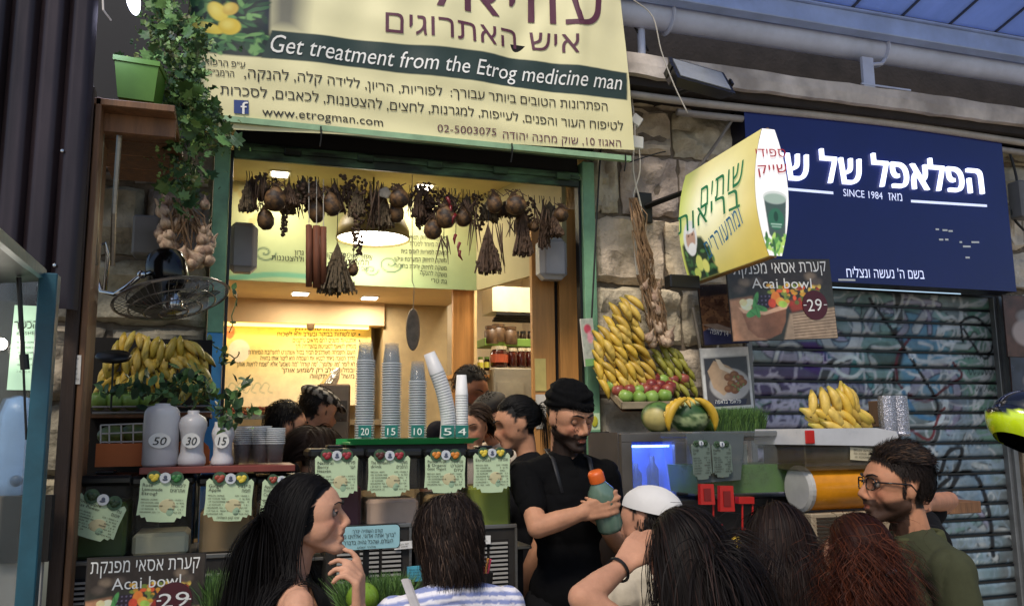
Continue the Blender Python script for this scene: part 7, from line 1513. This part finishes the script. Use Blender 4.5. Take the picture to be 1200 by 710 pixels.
    def cloth(P_, name, label, tags, col, inf=.012, vs=.009, sleeve=.6, colfn=None, wr=.005, mat_=None, cut=None, extra=None):
        mb = MB()
        for p in P_.prims:
            if p[0] in tags:
                if p[0].startswith('arm'):
                    q_ = list(p); q_[3] = p[2]+(p[3]-p[2])*sleeve; q_[5] = p[4]+(p[5]-p[4])*sleeve; P_.addp(mb, q_, inf*1.05)
                else: P_.addp(mb, p, inf)
        if extra: extra(mb)
        V, F = voxel(mb, vs*P_.s, 3); f = fbm(V*[9, 9, 6]+len(name), 3, 3)*wr+fbm(V*[3, 3, 2.5], 2, 5)*wr*1.2-wr*1.3*np.exp(-np.abs(vnoise(V*[11, 11, 5]+V[:, 2:3]*4, 9))*9)-wr*.35*np.exp(-np.abs(vnoise(V@rmat('Y', .8)*[9, 9, 4], 12))*10)
        c = V.mean(0); N = V-[c[0], c[1], 0]; N[:, 2] = 0; N /= np.linalg.norm(N, axis=1)[:, None]+1e-9; V = V+N*f[:, None]
        if cut is not None:
            keep = cut(V); F = F[keep[F].all(1)]
        C = colfn(V) if colfn else np.tile(lin(col), (len(V), 1)); return setmesh(name, V, F, C, mat_ or m_cloth, P_.root, label)
    def eyes(P_, closed=False, iris='2a1a10'):
        s = P_.s
        for g in (-1, 1):
            mb = MB(); V, F = sphere(20, 14); c = P_.H(g*.031, .0705 if closed else .0742, .006); loc = V.copy(); C = np.tile(lin('7a706a'), (len(V), 1))
            d = np.hypot(V[:, 0], V[:, 2]); C[(V[:, 1] > 0) & (d < .68)] = lin(iris); C[(V[:, 1] > 0) & (d < .24)] = (0.005,)*3
            mb.add((V*.0122*s)@P_.Rh.T+c, F, C); mb.build('eye', m_eye, P_.root, smooth=True)
            mb = MB(); a0 = -.9 if closed else .25; pts = [(t, e_) for t in np.linspace(-1.15, 1.15, 9) for e_ in np.linspace(a0, 1.4, 6)]
            Vl = np.array([(math.sin(t)*math.cos(e_*(1-.25*abs(t))), math.cos(t)*math.cos(e_*(1-.25*abs(t))), math.sin(e_*(1-.25*abs(t)))) for t, e_ in pts])*.0134*s; G = (Vl@P_.Rh.T+c).reshape(9, 6, 3)
            mb.grid(G, np.array(lin(P_.skin))*.8, flip=False); mb.build('eyelid', m_skin, P_.root, smooth=True)
            mb = MB(); mb.tube(G[:, 0]+P_.Rh[:, 1]*.0006, .0012*s, 5); mb.build('lash', m_black, P_.root)
    def brows(P_, col='120c09', th=.0042):
        for g in (-1, 1):
            mb = MB(); pts = [P_.H(g*x, y, z) for x, y, z in ((.010, .098, .026), (.022, .097, .031), (.036, .090, .034), (.048, .079, .029))]; mb.tube(pts, np.array([th*.7, th, th*.8, th*.3])*P_.s, 6, flat=.7); mb.build('eyebrow', mat('brow_'+col, col, .8), P_.root, smooth=True)
    def hair(P_, n, length, col, comb=(0, -1, -.2), region=None, K=22, curl=0, cfreq=16, width=.0035, layer=.018, stiff=.86, grav=1.0, coll=(), name='hair', seed=1, target=None, jitter=.06, lift=0, colvar=.16, hl=None, mass=1.0, dirfn=None, headr=(.080, .101, .100), ycap=None, hug=0):
        s = P_.s; r = np.random.default_rng(seed); d = r.normal(size=(n*4, 3)); d /= np.linalg.norm(d, axis=1)[:, None]
        reg = region or (lambda d: ~((d[:, 1] > .25) & (d[:, 2] < .52)) & (d[:, 2] > -.55) & ~((np.abs(d[:, 0]) > .8) & (d[:, 2] < .05) & (d[:, 1] > -.2)))
        d = d[reg(d)][:n]; n = len(d); hr = np.array(headr); hcn = np.array([0, -.010, .022])
        X = (d*hr*.97+hcn)*s; cm = np.array(comb, float)
        D = dirfn(d) if dirfn else (cm[None, :]+np.stack([np.sign(d[:, 0])*.35*np.abs(cm[0] if cm[0] else .6), 0*d[:, 0], 0*d[:, 0]], 1)); D = D+d*lift
        D = D-d*np.sum(D*d, 1)[:, None]*.9+r.normal(size=D.shape)*jitter; D /= np.linalg.norm(D, axis=1)[:, None]
        Rh = P_.Rh; X = X@Rh.T+P_.Hc; D = D@Rh.T; Lh = length*s*r.uniform(.75, 1.08, n); st = (Lh/K)[:, None]; lay = r.uniform(0, 1, n)**1.3*layer*s; pth = [X.copy()]
        g = np.array([0, 0, -1.])
        for k in range(K):
            D = D*stiff+g*(1-stiff)*grav+r.normal(size=D.shape)*.006
            if target is not None: tv = target-X; tv /= np.linalg.norm(tv, axis=1)[:, None]+1e-6; D = D+tv*.25
            D /= np.linalg.norm(D, axis=1)[:, None]; X = X+D*st
            q_ = (X-P_.Hc)@Rh/s-hcn; rad = hr+(lay/s)[:, None]*min(1, (k+1)/5)+.002; u_ = q_/rad; L = np.linalg.norm(u_, axis=1); ins = L < 1; q2 = np.where(ins[:, None], q_/np.maximum(L, 1e-3)[:, None], q_); 
            if hug: L2 = np.linalg.norm(q2/rad, axis=1)[:, None]; hw_ = hug*np.clip((q2[:, 2:3]+hcn[2]+.02)/.03, 0, 1) if hug < .8 else hug; q2 = q2*(1-hw_)+(q2/np.maximum(L2, 1e-3))*hw_
            if ycap is not None: zz = q2[:, 2]+hcn[2]; q2[:, 1] = np.minimum(q2[:, 1], np.interp(zz, [-.2, .03, .075, .12], [ycap, ycap, .085, .11]))
            X = (q2+hcn)*s@Rh.T+P_.Hc
            for (c_, rr_) in coll:
                v = X-c_; L = np.linalg.norm(v/rr_, axis=1) if np.ndim(rr_) else np.linalg.norm(v, axis=1)/rr_; rl = 1+lay/.14; ins = L < rl; X = np.where(ins[:, None], c_+v*(rl/np.maximum(L, 1e-3))[:, None], X)
            D = (X-pth[-1]); D /= np.linalg.norm(D, axis=1)[:, None]+1e-9; pth.append(X.copy())
        Q = np.stack(pth, 1)
        if curl:
            ph = (fbm(Q[:, K//2]*14, 2, 3)*5+r.uniform(-.7, .7, n))[:, None]; t = np.linspace(0, 1, K+1)[None, :]; am = curl*s*np.clip(t*3, 0, 1); a = ph+t*cfreq*(1+.12*r.normal(size=n))[:, None]; o1 = rot_to((0, 0, 1)); Q = Q+np.stack([np.cos(a)*am, np.sin(a)*am, np.cos(a*1.3)*am*.3], -1)
        T = np.gradient(Q, axis=1); T /= np.linalg.norm(T, axis=2)[..., None]+1e-9; out = Q-P_.Hc; out[..., 2] *= .3; S = np.cross(T, out); S /= np.linalg.norm(S, axis=2)[..., None]+1e-9
        no = np.cross(S, T); tw = r.uniform(-.3, .3, n)[:, None, None]; S = S*np.cos(tw)+no*np.sin(tw)
        wd = width*s*r.uniform(.6, 1.3, n)[:, None, None]*np.clip(1.15-np.linspace(0, 1, K+1)**3, .12, 1)[None, :, None]; A = Q-S*wd/2; B = Q+S*wd/2
        V = np.stack([A, B], 2).reshape(-1, 3); i0 = (np.arange(n)[:, None]*(K+1)+np.arange(K)[None, :])*2; F = np.stack([i0, i0+1, i0+3, i0+2], -1).reshape(-1, 4)
        cb = np.array(lin(col)); cv = np.tile(cb, (n, 1))*(1+r.uniform(-colvar, colvar, n))[:, None]
        if hl: w_ = (r.uniform(0, 1, n) < hl[1])[:, None]; cv = np.where(w_, np.array(lin(hl[0]))*(1+r.uniform(-.3, .3, n))[:, None], cv)
        C = np.repeat(cv, (K+1)*2, 0); o = setmesh(name, V, F, C, m_hair, P_.root, smooth=True); o['kind'] = 'stuff'; return o
    def shoes(P_): P_.cloth('shoes', None, ('foot',), '1c1a19', .008, .02)
def lower(p, col='1d2026', label='dark trousers'): p.cloth('trousers', label, ('legs',), col, .012, .024); p.shoes()
shc = lambda p: [(p.J['sl'], .065*p.s), (p.J['sr'], .065*p.s), (p.L(0, -.02, 1.36), np.array([.16, .16, .12])*p.s), (p.L(0, 0, 1.2), np.array([.15, .13, .2])*p.s)]
V3 = lambda *a: np.array(a, float)

# 1 woman with long black hair, in profile facing right, hand raised
wr = P(420, 716, 2.12); wm = Person('woman with long black hair in profile, raising her fingers by her chin', (361, 604), 2.3, R_(-88), head=(R_(-14), R_(3), 0), vs=.0054, sex='f', skin='b98a70', haircol='0e0b0b',
    arms=dict(r=dict(elbow=P(352, 770, 2.08), wrist=wr, hand=dict(d=V3(-.02, -.1, 1), pn=V3(-.9, .35, .1), ts=-1, curl=((.25, .5, .5), (.7, .7, .6), (.85, .8, .6), (.95, .85, .6)), thumb=(1.1, .25, .25)))), mouth=1)
wm.eyes(); wm.brows('0c0908', .0036); 
wm.cloth('dress', 'black sleeveless top', ('torso',), '0d0d0f', .010, .008, cut=lambda V: (V[:, 2] < wm.L(0, 0, 1.37)[2]) | (np.abs((V-wm.L(0, 0, 1.3))@wm.Rb[:, 0]) < .105*wm.s) & (V[:, 2] < wm.L(0, 0, 1.445)[2]))
wm.hair(8500, .55, '0c0909', comb=(.0, -1, .1), coll=shc(wm), layer=.014, stiff=.62, K=12, width=.0021, seed=3, region=lambda d: ~((d[:, 1] > .42) & (d[:, 2] < .60)) & (d[:, 2] > -.5), ycap=.034, hug=.6, dirfn=lambda d: np.stack([np.sign(d[:, 0])*.4, -.95+0*d[:, 0], .0+0*d[:, 0]], 1))
lower(wm)
# 2 woman in striped shirt from behind
ws = Person('woman seen from behind with a dark bob and a blue and white striped shirt', (524, 628), 2.25, R_(6), head=(R_(14), R_(-6), 0), vs=.0105, sex='f', width=1.08, skin='a2705c', haircol='1b1412')
def stripes(V):
    q_ = (V-ws.base)@ws.Rb/ws.s; t = (q_[:, 2]+.16*np.abs(q_[:, 0])**1.3+.03*q_[:, 1])/.0215; f = t-np.floor(t); w_ = (f < .5)
    w_ = np.where(np.abs(f-.5) < .06, .5, w_); return np.outer(1-w_, lin('d9d6dc'))+np.outer(w_, lin('7f89b4'))
ws.cloth('striped_shirt', None, ('torso', 'arml', 'armr'), 'ffffff', .016, .0062, sleeve=.85, colfn=stripes, wr=.007)
ws.hair(7500, .135, '1d1512', comb=(0, -.4, -.9), layer=.020, hug=.5, stiff=.62, K=9, width=.0022, seed=5, curl=.006, cfreq=7, region=lambda d: ~((d[:, 1] > .35) & (d[:, 2] < .5)) & (d[:, 2] > -.62), dirfn=lambda d: np.stack([d[:, 0]*.9, d[:, 1]*.8-.2, -.5+0*d[:, 0]], 1), hl=('4a3a30', .12)); lower(ws, '3a4254', 'blue trousers')
st_ = MB(); a, b, c = ws.L(-.13, .03, 1.46), ws.L(-.14, -.09, 1.40), ws.L(-.15, -.12, 1.0); st_.tube([a+[0, 0, .02], b+[0, -.03, .02], c+[0, -.05, 0]], .012, 6, flat=.3); t = st_.build('bag_strap', mat('strap_grey', 'a8a4a4', .6), label='pale bag strap over the left shoulder of the striped shirt', cat='strap')
# 3 barista
wrb = P(684, 600, 2.98); ba = Person('bearded man in black with a rolled black turban, looking down at a bottle', (667, 489), 3.2, R_(186), head=(R_(10), R_(-17), R_(3)), vs=.0054, sex='m', skin='b07f62', haircol='0b0908', beard=.96,
    arms=dict(r=dict(elbow=P(630, 618, 3.02), wrist=wrb, hand=dict(d=V3(.85, -.35, .25), pn=V3(.3, .95, 0), ts=1, curl=((.5, .8, .7), (.5, .9, .7), (.5, .9, .7), (.5, .8, .7)), thumb=(.8, .5, .55))),
              l=dict(elbow=P(728, 640, 3.3), wrist=P(712, 622, 3.1), hand=dict(d=V3(-.4, -.5, .5), pn=V3(-.5, .3, .2), ts=-1, curl=(.5, .5, .5, .5), thumb=(.7, .5, .3)))), width=.88)
ba.eyes(closed=True); ba.brows('0b0807', .005)
ba.cloth('black_shirt', None, ('torso', 'arml', 'armr'), '060607', .016, .008, sleeve=.62, wr=.007)
ba.cloth('apron', 'plain black apron over the shirt', ('torso',), '08080a', .024, .010, cut=lambda V: (((V-ba.L(0, 0, 1.2))@ba.Rb[:, 1]) > .0) & (V[:, 2] < ba.L(0, 0, 1.33)[2]))
mb = MB(); a = ba.L(-.07, .10, 1.33); b = ba.L(.07, .10, 1.33); mb.tube([a, ba.L(-.075, .04, 1.45), ba.L(-.06, -.05, 1.48), ba.L(.06, -.05, 1.48), ba.L(.075, .04, 1.45), b], .010, 6, flat=.4); mb.build('apron_strap', mat('strap_black', '1a1a1c', .6), ba.root, smooth=True)
mb = MB(); s = ba.s
for k in range(5): a = np.linspace(0, 6.283, 25); zz = .052+.011*k; rr_ = .885-.05*max(0, k-1); mb.tube([ba.H(.086*rr_*math.cos(t), -.008+.108*rr_*math.sin(t), zz+.006*math.sin(t*2+k)+.010*math.sin(t+k*2)) for t in a], .0125*s, 8, caps=False)
mb.ell(ba.H(0, -.010, .098), np.array((.068, .086, .048))*s, ba.Rh); mb.ell(ba.H(0, -.06, .05), np.array((.06, .05, .05))*s, ba.Rh)
Vt, Ft = voxel(mb, .005, 2); Vt = Vt+ (fbm(Vt*35, 3)[:, None]*.004)*((Vt-ba.Hc)/np.linalg.norm(Vt-ba.Hc, axis=1)[:, None]); setmesh('turban', Vt, Ft, np.tile(lin('050506'), (len(Vt), 1)), m_cloth, ba.root)
ba.hair(6000, .024, '0d0a09', region=lambda d: (d[:, 2] < -.25) & (d[:, 1] > -.05) & (d[:, 2] > -.95) & ~((np.abs(d[:, 0]) < .28) & (d[:, 2] > -.55)), K=4, width=.0014, stiff=.8, layer=.004, name='beard', seed=8, headr=(.070, .095, .118), dirfn=lambda d: d*1.2+[0, .2, -.5], jitter=.3)
ba.hair(420, .03, '0d0a09', region=lambda d: (d[:, 1] > .45) & (np.abs(d[:, 0]) < .6) & (d[:, 2] > .38) & (d[:, 2] < .55), K=6, width=.003, name='fringe', seed=9, dirfn=lambda d: np.stack([d[:, 0]*.6, .5+0*d[:, 0], -.6+0*d[:, 0]], 1), jitter=.4); lower(ba, '121214')
# the bottle he holds
bo = P(714, 612, 3.0); tp_ = P(697, 552, 2.97); d = tp_-bo; L_ = np.linalg.norm(d); Rm = rot_to(d); s = zs(bo); k = 15.5*s
t = thing('juice_bottle', 'clear bottle of grey green juice with an orange cap, held by the man in black', 'bottle', bo-d/L_*.03)
MB().lathe([(.0001, -.03), (k*.9, -.028), (k, -.015), (k, L_*.22), (k*.88, L_*.3), (k, L_*.38), (k, L_*.62), (k*.55, L_*.78), (k*.48, L_*.84), (.0001, L_*.84)], bo, 22, Rm).build('body', mat('green_grey_juice', '5d7464', .22, var=.1, coat=.5), t, smooth=True)
MB().lathe([(k*.6, L_*.80), (k*.6, L_*.95), (k*.5, L_), (.0001, L_)], bo, 18, Rm).build('cap', mat('orange_cap', 'c85a1e', .4), t, smooth=True)
# 4 man with white cap
cm_ = Person('man seen from behind in a white skullcap and cream shirt', (760, 610), 2.35, R_(14), head=(R_(22), R_(-10), R_(4)), width=1.2, vs=.0105, sex='m', skin='ab7a60', haircol='1a1512')
cm_.cloth('cream_shirt', None, ('torso', 'arml', 'armr'), 'b9ad98', .022, .008, sleeve=1.0, wr=.012)
mb = MB(); V, F = sphere(40, 20); k_ = V[:, 2] > -.05; V2 = V*[.089, .111, .085]; V2 = V2*(1+.035*fbm(V*3.2, 4)[:, None]); idx = [f for f in F if all(k_[i] for i in f)]; mb.add((V2@rmat('X', R_(20)).T+[0, -.022, .030])@cm_.Rh.T*cm_.s+cm_.Hc, idx); mb.build('white_skullcap', mat('white_cotton', 'c6c2be', .85, var=.05, bump=.2, bs=90, bd=.003), cm_.root, smooth=True)
cm_.hair(900, .035, '17110f', region=lambda d: (d[:, 2] < -.1) & (d[:, 2] > -.6) & (d[:, 1] < .1), hug=.9, K=6, width=.0028, seed=11, dirfn=lambda d: np.stack([d[:, 0]*.2, -.1+0*d[:, 0], -1+0*d[:, 0]], 1)); lower(cm_, '3a3833')
# 5 woman with dark hair and raised arm
wl_ = P(729, 664, 1.86); wd_ = Person('woman seen from behind with long dark hair, resting her raised hand on her head', (800, 648), 1.85, R_(12), head=(R_(18), R_(-4), 0), vs=.0064, sex='f', skin='b08066', haircol='130e0d',
    arms=dict(l=dict(elbow=P(682, 700, 1.80), wrist=wl_, hand=dict(d=P(752, 632, 1.88)-wl_, pn=V3(.3, .6, -.6), ts=-1, curl=(.25, .3, .3, .35), thumb=(.8, .5, .1)))))
wd_.cloth('black_top', None, ('torso', 'arml', 'armr'), '0e0e10', .014, .008, sleeve=.35)
wd_.hair(9000, .55, '120d0c', comb=(0, -.6, -.6), coll=shc(wd_), layer=.022, stiff=.64, K=12, width=.0021, seed=12, curl=.008, cfreq=9, dirfn=lambda d: np.stack([(d[:, 0]+.1)*.6, -.5+0*d[:, 0], -.1+0*d[:, 0]], 1), hl=('2a1c18', .1)); lower(wd_)
mb = MB(); c_ = wl_*.9+wd_.J['el']*.1; Rm = rot_to(wd_.J['el']-wl_); a = np.linspace(0, 6.283, 20); mb.tube([c_+Rm@V3(.028*math.cos(t), .028*math.sin(t), 0) for t in a], .0035, 6, caps=False); mb.build('hair_tie', m_black, wd_.root, label='black hair tie worn round the wrist')
# 6 dark brown haired woman
wb = Person('woman seen from behind with straight dark brown hair and a black top', (912, 634), 2.08, R_(-4), head=(R_(-12), R_(-4), 0), vs=.0105, sex='f', skin='9d6e58', haircol='1b1210')
wb.cloth('black_top', None, ('torso', 'arml', 'armr'), '0c0c0e', .016, .009, sleeve=.8)
wb.hair(8000, .50, '1c1311', comb=(0, -.6, -.6), coll=shc(wb), layer=.026, stiff=.62, K=11, width=.0022, curl=.004, cfreq=6, seed=13, dirfn=lambda d: np.stack([d[:, 0]*.35, -.5+0*d[:, 0], -.2+0*d[:, 0]], 1), hl=('2e1e19', .12)); lower(wb)
# 7 red haired woman
wred = Person('woman seen from behind with big curly auburn hair clipped back', (1005, 655), 1.72, R_(-14), head=(R_(8), R_(0), 0), vs=.0105, sex='f', skin='b08066', haircol='4a2013')
def pat(V): n_ = fbm(V*55, 2, 4); return np.where((n_ > .2)[:, None], np.array(lin('c9ccd6')), np.where((n_ < -.25)[:, None], np.array(lin('2a3f8a')), np.array(lin('14161f'))))
wred.cloth('patterned_top', 'top printed in blue, black and white', ('torso', 'arml', 'armr'), '222222', .014, .011, sleeve=.5, colfn=pat)
wred.hair(4000, .15, '28100a', comb=(0, -1, -.3), layer=.008, hug=.85, stiff=.8, K=8, width=.0021, seed=14, target=wred.H(0, -.125, -.015), dirfn=lambda d: np.stack([-d[:, 0]*.3, -1+0*d[:, 0], -.2+0*d[:, 0]], 1), hl=('43200f', .25), region=lambda d: ~((d[:, 1] > .25) & (d[:, 2] < .52)) & (d[:, 2] > -.2), name='swept_hair')
wred.hair(7000, .42, '2c110a', coll=shc(wred), layer=.030, stiff=.70, K=17, width=.0022, seed=15, curl=.013, cfreq=17, dirfn=lambda d: d*.7+[0, -.4, -.8], hl=('6a3018', .22), region=lambda d: (d[:, 2] < -.12) & (d[:, 2] > -.8) & (d[:, 1] < .2), jitter=.3, lift=.1, grav=1.0, name='curly_hair')
wred.hair(1200, .30, '2c120a', coll=shc(wred), layer=.03, stiff=.78, K=20, width=.0013, seed=16, curl=.014, cfreq=20, dirfn=lambda d: d*1+[0, -.3, -.5], hl=('4c2414', .4), region=lambda d: (d[:, 2] < .5) & (d[:, 2] > -.6) & (d[:, 1] < .2), jitter=.5, lift=.3, grav=.9, name='loose_curls'); lower(wred)
mb = MB(); c_ = wred.H(.01, -.135, -.03)
for k in range(5): a = k*1.257; mb.ell(c_+wred.Rh@V3(.016*math.cos(a), 0, .016*math.sin(a))*wred.s, (.008, .006, .008), nu=8, nv=6)
mb.build('hair_clip', mat('clip_black', '1a1a1e', .15, coat=1), wred.root, smooth=True)
# 8 man in glasses
mg = Person('bearded man in glasses and an olive green shirt, looking left', (1051, 570), 1.98, R_(72), head=(R_(2), R_(3), 0), vs=.0054, sex='m', skin='a87558', haircol='1c1512', beard=.88, width=1.05)
mg.eyes(); mg.brows('17100d', .0046)
mg.cloth('olive_shirt', None, ('torso', 'arml', 'armr'), '3b3d2c', .018, .008, sleeve=.75, wr=.008)
mb = MB(); a = np.linspace(-2.7, 2.7, 22); ctr_ = mg.L(0, -.012, 1.455)
for (rr_, zz, th_) in ((.070, .0, .012), (.073, -.014, .012), (.076, -.026, .011)): mb.tube([ctr_+mg.Rb@V3(rr_*math.sin(t), -rr_*math.cos(t)*1.02, zz+.012*math.cos(t))*mg.s for t in a], th_*mg.s, 8, flat=1)
Vt, Ft = voxel(mb, .006, 3); setmesh('collar', Vt, Ft, np.tile(lin('45472f'), (len(Vt), 1)), m_cloth, mg.root)
top_dir8 = lambda d: np.stack([d[:, 0]*.4, .8-1.2*(d[:, 1] < -.1), .5*(d[:, 2] > .5)-.5*(d[:, 2] < .2)], 1)
mg.hair(3800, .045, '1c1411', region=lambda d: (d[:, 2] > .42) & ~((d[:, 1] > .66) & (d[:, 2] < .6)), K=6, width=.0021, seed=20, dirfn=lambda d: np.stack([d[:, 0]*.2-.3, -.9+0*d[:, 0], .75+0*d[:, 0]], 1), lift=.12, stiff=.9, layer=.022, hug=.55, jitter=.14, hl=('4a3628', .2), name='quiff')
mg.hair(5500, .016, '1e1612', hug=.9, region=lambda d: (d[:, 2] < .75) & (d[:, 2] > -.6) & (d[:, 1]*.101-.01 < .018+1.1*np.clip(d[:, 2]*.1-.008, 0, .1)) & ((d[:, 2] > -.5) | (d[:, 1] < -.25)) & ~((np.abs(d[:, 0]) > .8) & (d[:, 2] < .05) & (d[:, 2] > -.6) & (np.abs(d[:, 1]) < .2)), K=4, width=.0016, seed=21, dirfn=lambda d: np.stack([d[:, 0]*.2, -.3+0*d[:, 0], -.8+0*d[:, 0]], 1), layer=.003, name='short_sides')
mg.hair(2600, .010, '1a120f', region=lambda d: (d[:, 2] < -.3) & (d[:, 1] > .0) & (d[:, 2] > -.95) & ~((np.abs(d[:, 0]) < .28) & (d[:, 2] > -.6)), K=4, width=.0016, name='beard', seed=22, headr=(.068, .094, .116), dirfn=lambda d: d+[0, .2, -.5], jitter=.3, layer=.002)
mb = MB()
for g in (-1, 1):
    c_ = (g*.032, .097, .006); pr = [mg.H(c_[0]+.024*math.copysign(abs(math.cos(t))**.6, math.cos(t)), c_[1]-.006*abs(math.cos(t))*(1 if math.cos(t)*g > 0 else 0), c_[2]+.017*math.copysign(abs(math.sin(t))**.7, math.sin(t))) for t in np.linspace(0, 6.283, 25)]; mb.tube(pr, .0021, 6, caps=False); mb.tube([mg.H(g*.056, .092, .012), mg.H(g*.078, .05, .012), mg.H(g*.082, -.002, .010), mg.H(g*.080, -.02, -.01)], .0024, 6)
mb.tube([mg.H(-.009, .102, .01), mg.H(0, .106, .013), mg.H(.009, .102, .01)], .002, 6); g_o = mb.build('glasses', mat('glasses_black', '0c0c0e', .2), label='black framed glasses worn by the man in the olive shirt', cat='glasses', smooth=True); lower(mg, '262a33')
# 9 person behind with elbow on the ledge
el_ = P(1112, 586, 2.75); pb = Person('person mostly hidden behind the bearded man, black sleeve and bare forearm on the ledge', (1056, 556), 2.55, R_(60), head=(0, R_(-10), 0), vs=.0125, sex='m', skin='a5735a', haircol='120e0c', scale=1.0,
    arms=dict(r=dict(elbow=el_, wrist=P(1080, 590, 2.5)), l=dict(elbow=P(1040, 640, 2.7), wrist=P(1010, 640, 2.9))))
pb.cloth('black_shirt', None, ('torso', 'arml', 'armr'), '0f0f12', .016, .010, sleeve=.6); pb.hair(900, .03, '120e0c', K=5, seed=30, region=lambda d: (d[:, 2] > -.4) & ~((d[:, 1] > .3) & (d[:, 2] < .5))); lower(pb)
# workers and people inside the shop
def extra(label, hpx, Y, yaw, head, top, topcol, hair=None, sex='m', skin='b07f62', **k):
    p = Person(label, hpx, Y, yaw, head, vs=.0125, sex=sex, skin=skin, haircol=(hair or ('15100e',))[0], **k); p.cloth(top, None, ('torso', 'arml', 'armr'), topcol, .016, .011, sleeve=.7); p.brows()
    if hair: p.hair(*hair[1:3], hair[0], K=hair[3], seed=int(hpx[0]), **hair[4])
    lower(p); return p
SHD = dict(width=.003, layer=.010, hug=.9, stiff=.75, dirfn=lambda d: np.stack([d[:, 0]*.5, -.2+0*d[:, 0], .1*(d[:, 2] > .3)-.6*(d[:, 2] < .2)], 1), lift=.06)
extra('young man with thick black hair looking right behind the short cup stacks', (335, 499), 4.55, R_(-78), (0, R_(-8), 0), 'dark_shirt', '14141a', ('0d0a0a', 1400, .035, 6, SHD))
fc_ = extra('man in a checkered flat cap looking down beside the coffee grinder', (372, 481), 4.95, R_(-70), (0, R_(-18), 0), 'brown_shirt', '4a3a30', ('17110e', 600, .02, 5, SHD))
mb = MB(); mb.ell(fc_.H(0, -.005, .072), V3(.092, .115, .042)*fc_.s, fc_.Rh@rmat('X', -.12)); mb.ell(fc_.H(0, .105, .052), V3(.06, .05, .010)*fc_.s, fc_.Rh@rmat('X', -.35)); Vt, Ft = voxel(mb, .006, 2); n_ = np.sin(Vt[:, 0]*110)*np.sin(Vt[:, 2]*110+Vt[:, 1]*90)+.5*fbm(Vt*40, 2)
setmesh('flat_cap', Vt, Ft, np.where((n_ > 0)[:, None], np.array(lin('a8a196')), np.array(lin('3a3632'))), m_cloth, fc_.root)
extra('person with straight brown hair, back turned, behind the juice tanks', (368, 530), 4.1, R_(-30), (0, 0, 0), 'dark_top', '1a1716', ('2a1c14', 1800, .26, 14, dict(width=.005, layer=.02, stiff=.85, dirfn=lambda d: np.stack([np.sign(d[:, 0])*.6, -.4+0*d[:, 0], -.1+0*d[:, 0]], 1))), sex='f')
extra('dark haired man at the back between the cup stacks and the jars', (551, 456), 5.05, R_(-150), (0, R_(-25), 0), 'dark_shirt', '1c1c22', ('0d0a0a', 900, .025, 5, SHD), skin='8a5f48')
wk = extra('worker in a dark cap and white shirt looking down beside the white cup stack', (576, 488), 4.65, R_(130), (0, R_(-28), 0), 'white_shirt', 'b5aca0', ('17110e', 500, .02, 5, SHD), skin='b98a6e')
mb = MB(); mb.ell(wk.H(0, -.01, .068), V3(.088, .108, .05)*wk.s, wk.Rh); mb.build('cap', mat('dark_cap', '1a1614', .8), wk.root, smooth=True)
extra('face half hidden behind the white cup stack', (553, 501), 4.5, R_(150), (0, R_(-10), 0), 'pale_top', '8a8078', ('2a1c14', 900, .10, 8, dict(width=.004, dirfn=lambda d: np.stack([np.sign(d[:, 0])*.6, -.4+0*d[:, 0], -.1+0*d[:, 0]], 1))), sex='f')
pw_ = extra('woman worker with a black ponytail and dark top facing left', (606, 496), 3.85, R_(82), (0, R_(-14), 0), 'black_top', '101013', ('0c0a0a', 1800, .14, 12, dict(width=.003, layer=.004, stiff=.8, grav=.2, hug=.85, dirfn=lambda d: np.stack([-d[:, 0]*.3, -1+0*d[:, 0], .15+0*d[:, 0]], 1))), sex='f')
pw_.hair(1500, .26, '0c0a0a', region=lambda d: (d[:, 1] < -.88) & (d[:, 2] > .0), K=14, width=.003, seed=44, dirfn=lambda d: d*.4+[0, -1.2, .1], lift=.2, stiff=.7, layer=.012, name='ponytail', jitter=.3)
# motorcycle helmet at the right edge
hc = P(1211, 497, 2.3); t = thing('motorcycle_helmet', 'fluorescent yellow and black motorcycle helmet at the right edge', 'helmet', hc-[0, 0, .13])
V, F = sphere(40, 26); Rm = rmat('Y', R_(28))@rmat('Z', R_(70)); r_ = V*[.115, .14, .115]; r_[:, 1] += .02*(V[:, 2] < -.1)*(V[:, 1] > 0)
C = np.tile(lin('0f1012'), (len(V), 1)); W_ = V@Rm.T; yb = (W_[:, 0] < -.30) & (W_[:, 2]-W_[:, 0]*.6 < .75) & (np.abs(W_[:, 0]+.62+.2*W_[:, 2]) > .045) & (W_[:, 2] > -.75); C[yb] = lin('c8e020'); kp = V[:, 2] > -.75
mb = MB(); mb.add(r_@Rm.T+hc, [f for f in F if all(kp[i] for i in f)], C); mb.build('shell', mat('helmet_gloss', 'ffffff', .15, attr=True, coat=1), t, smooth=True)
mb = MB(); k_ = ((V@Rm.T)[:, 0] > -.05) & (np.abs(V[:, 2]-.05) < .35); mb.add((r_*1.015)@Rm.T+hc, [f for f in F if all(k_[i] for i in f)]); mb.build('visor', mat('visor_dark', '3a4048', .05, coat=1), t, smooth=True)
MB().tube([hc+[-.02, .0, -.11], hc+[-.0, 0, -.17], hc+[.05, 0, -.15]], .008, 6, flat=.4).build('chin_strap', m_black, t)
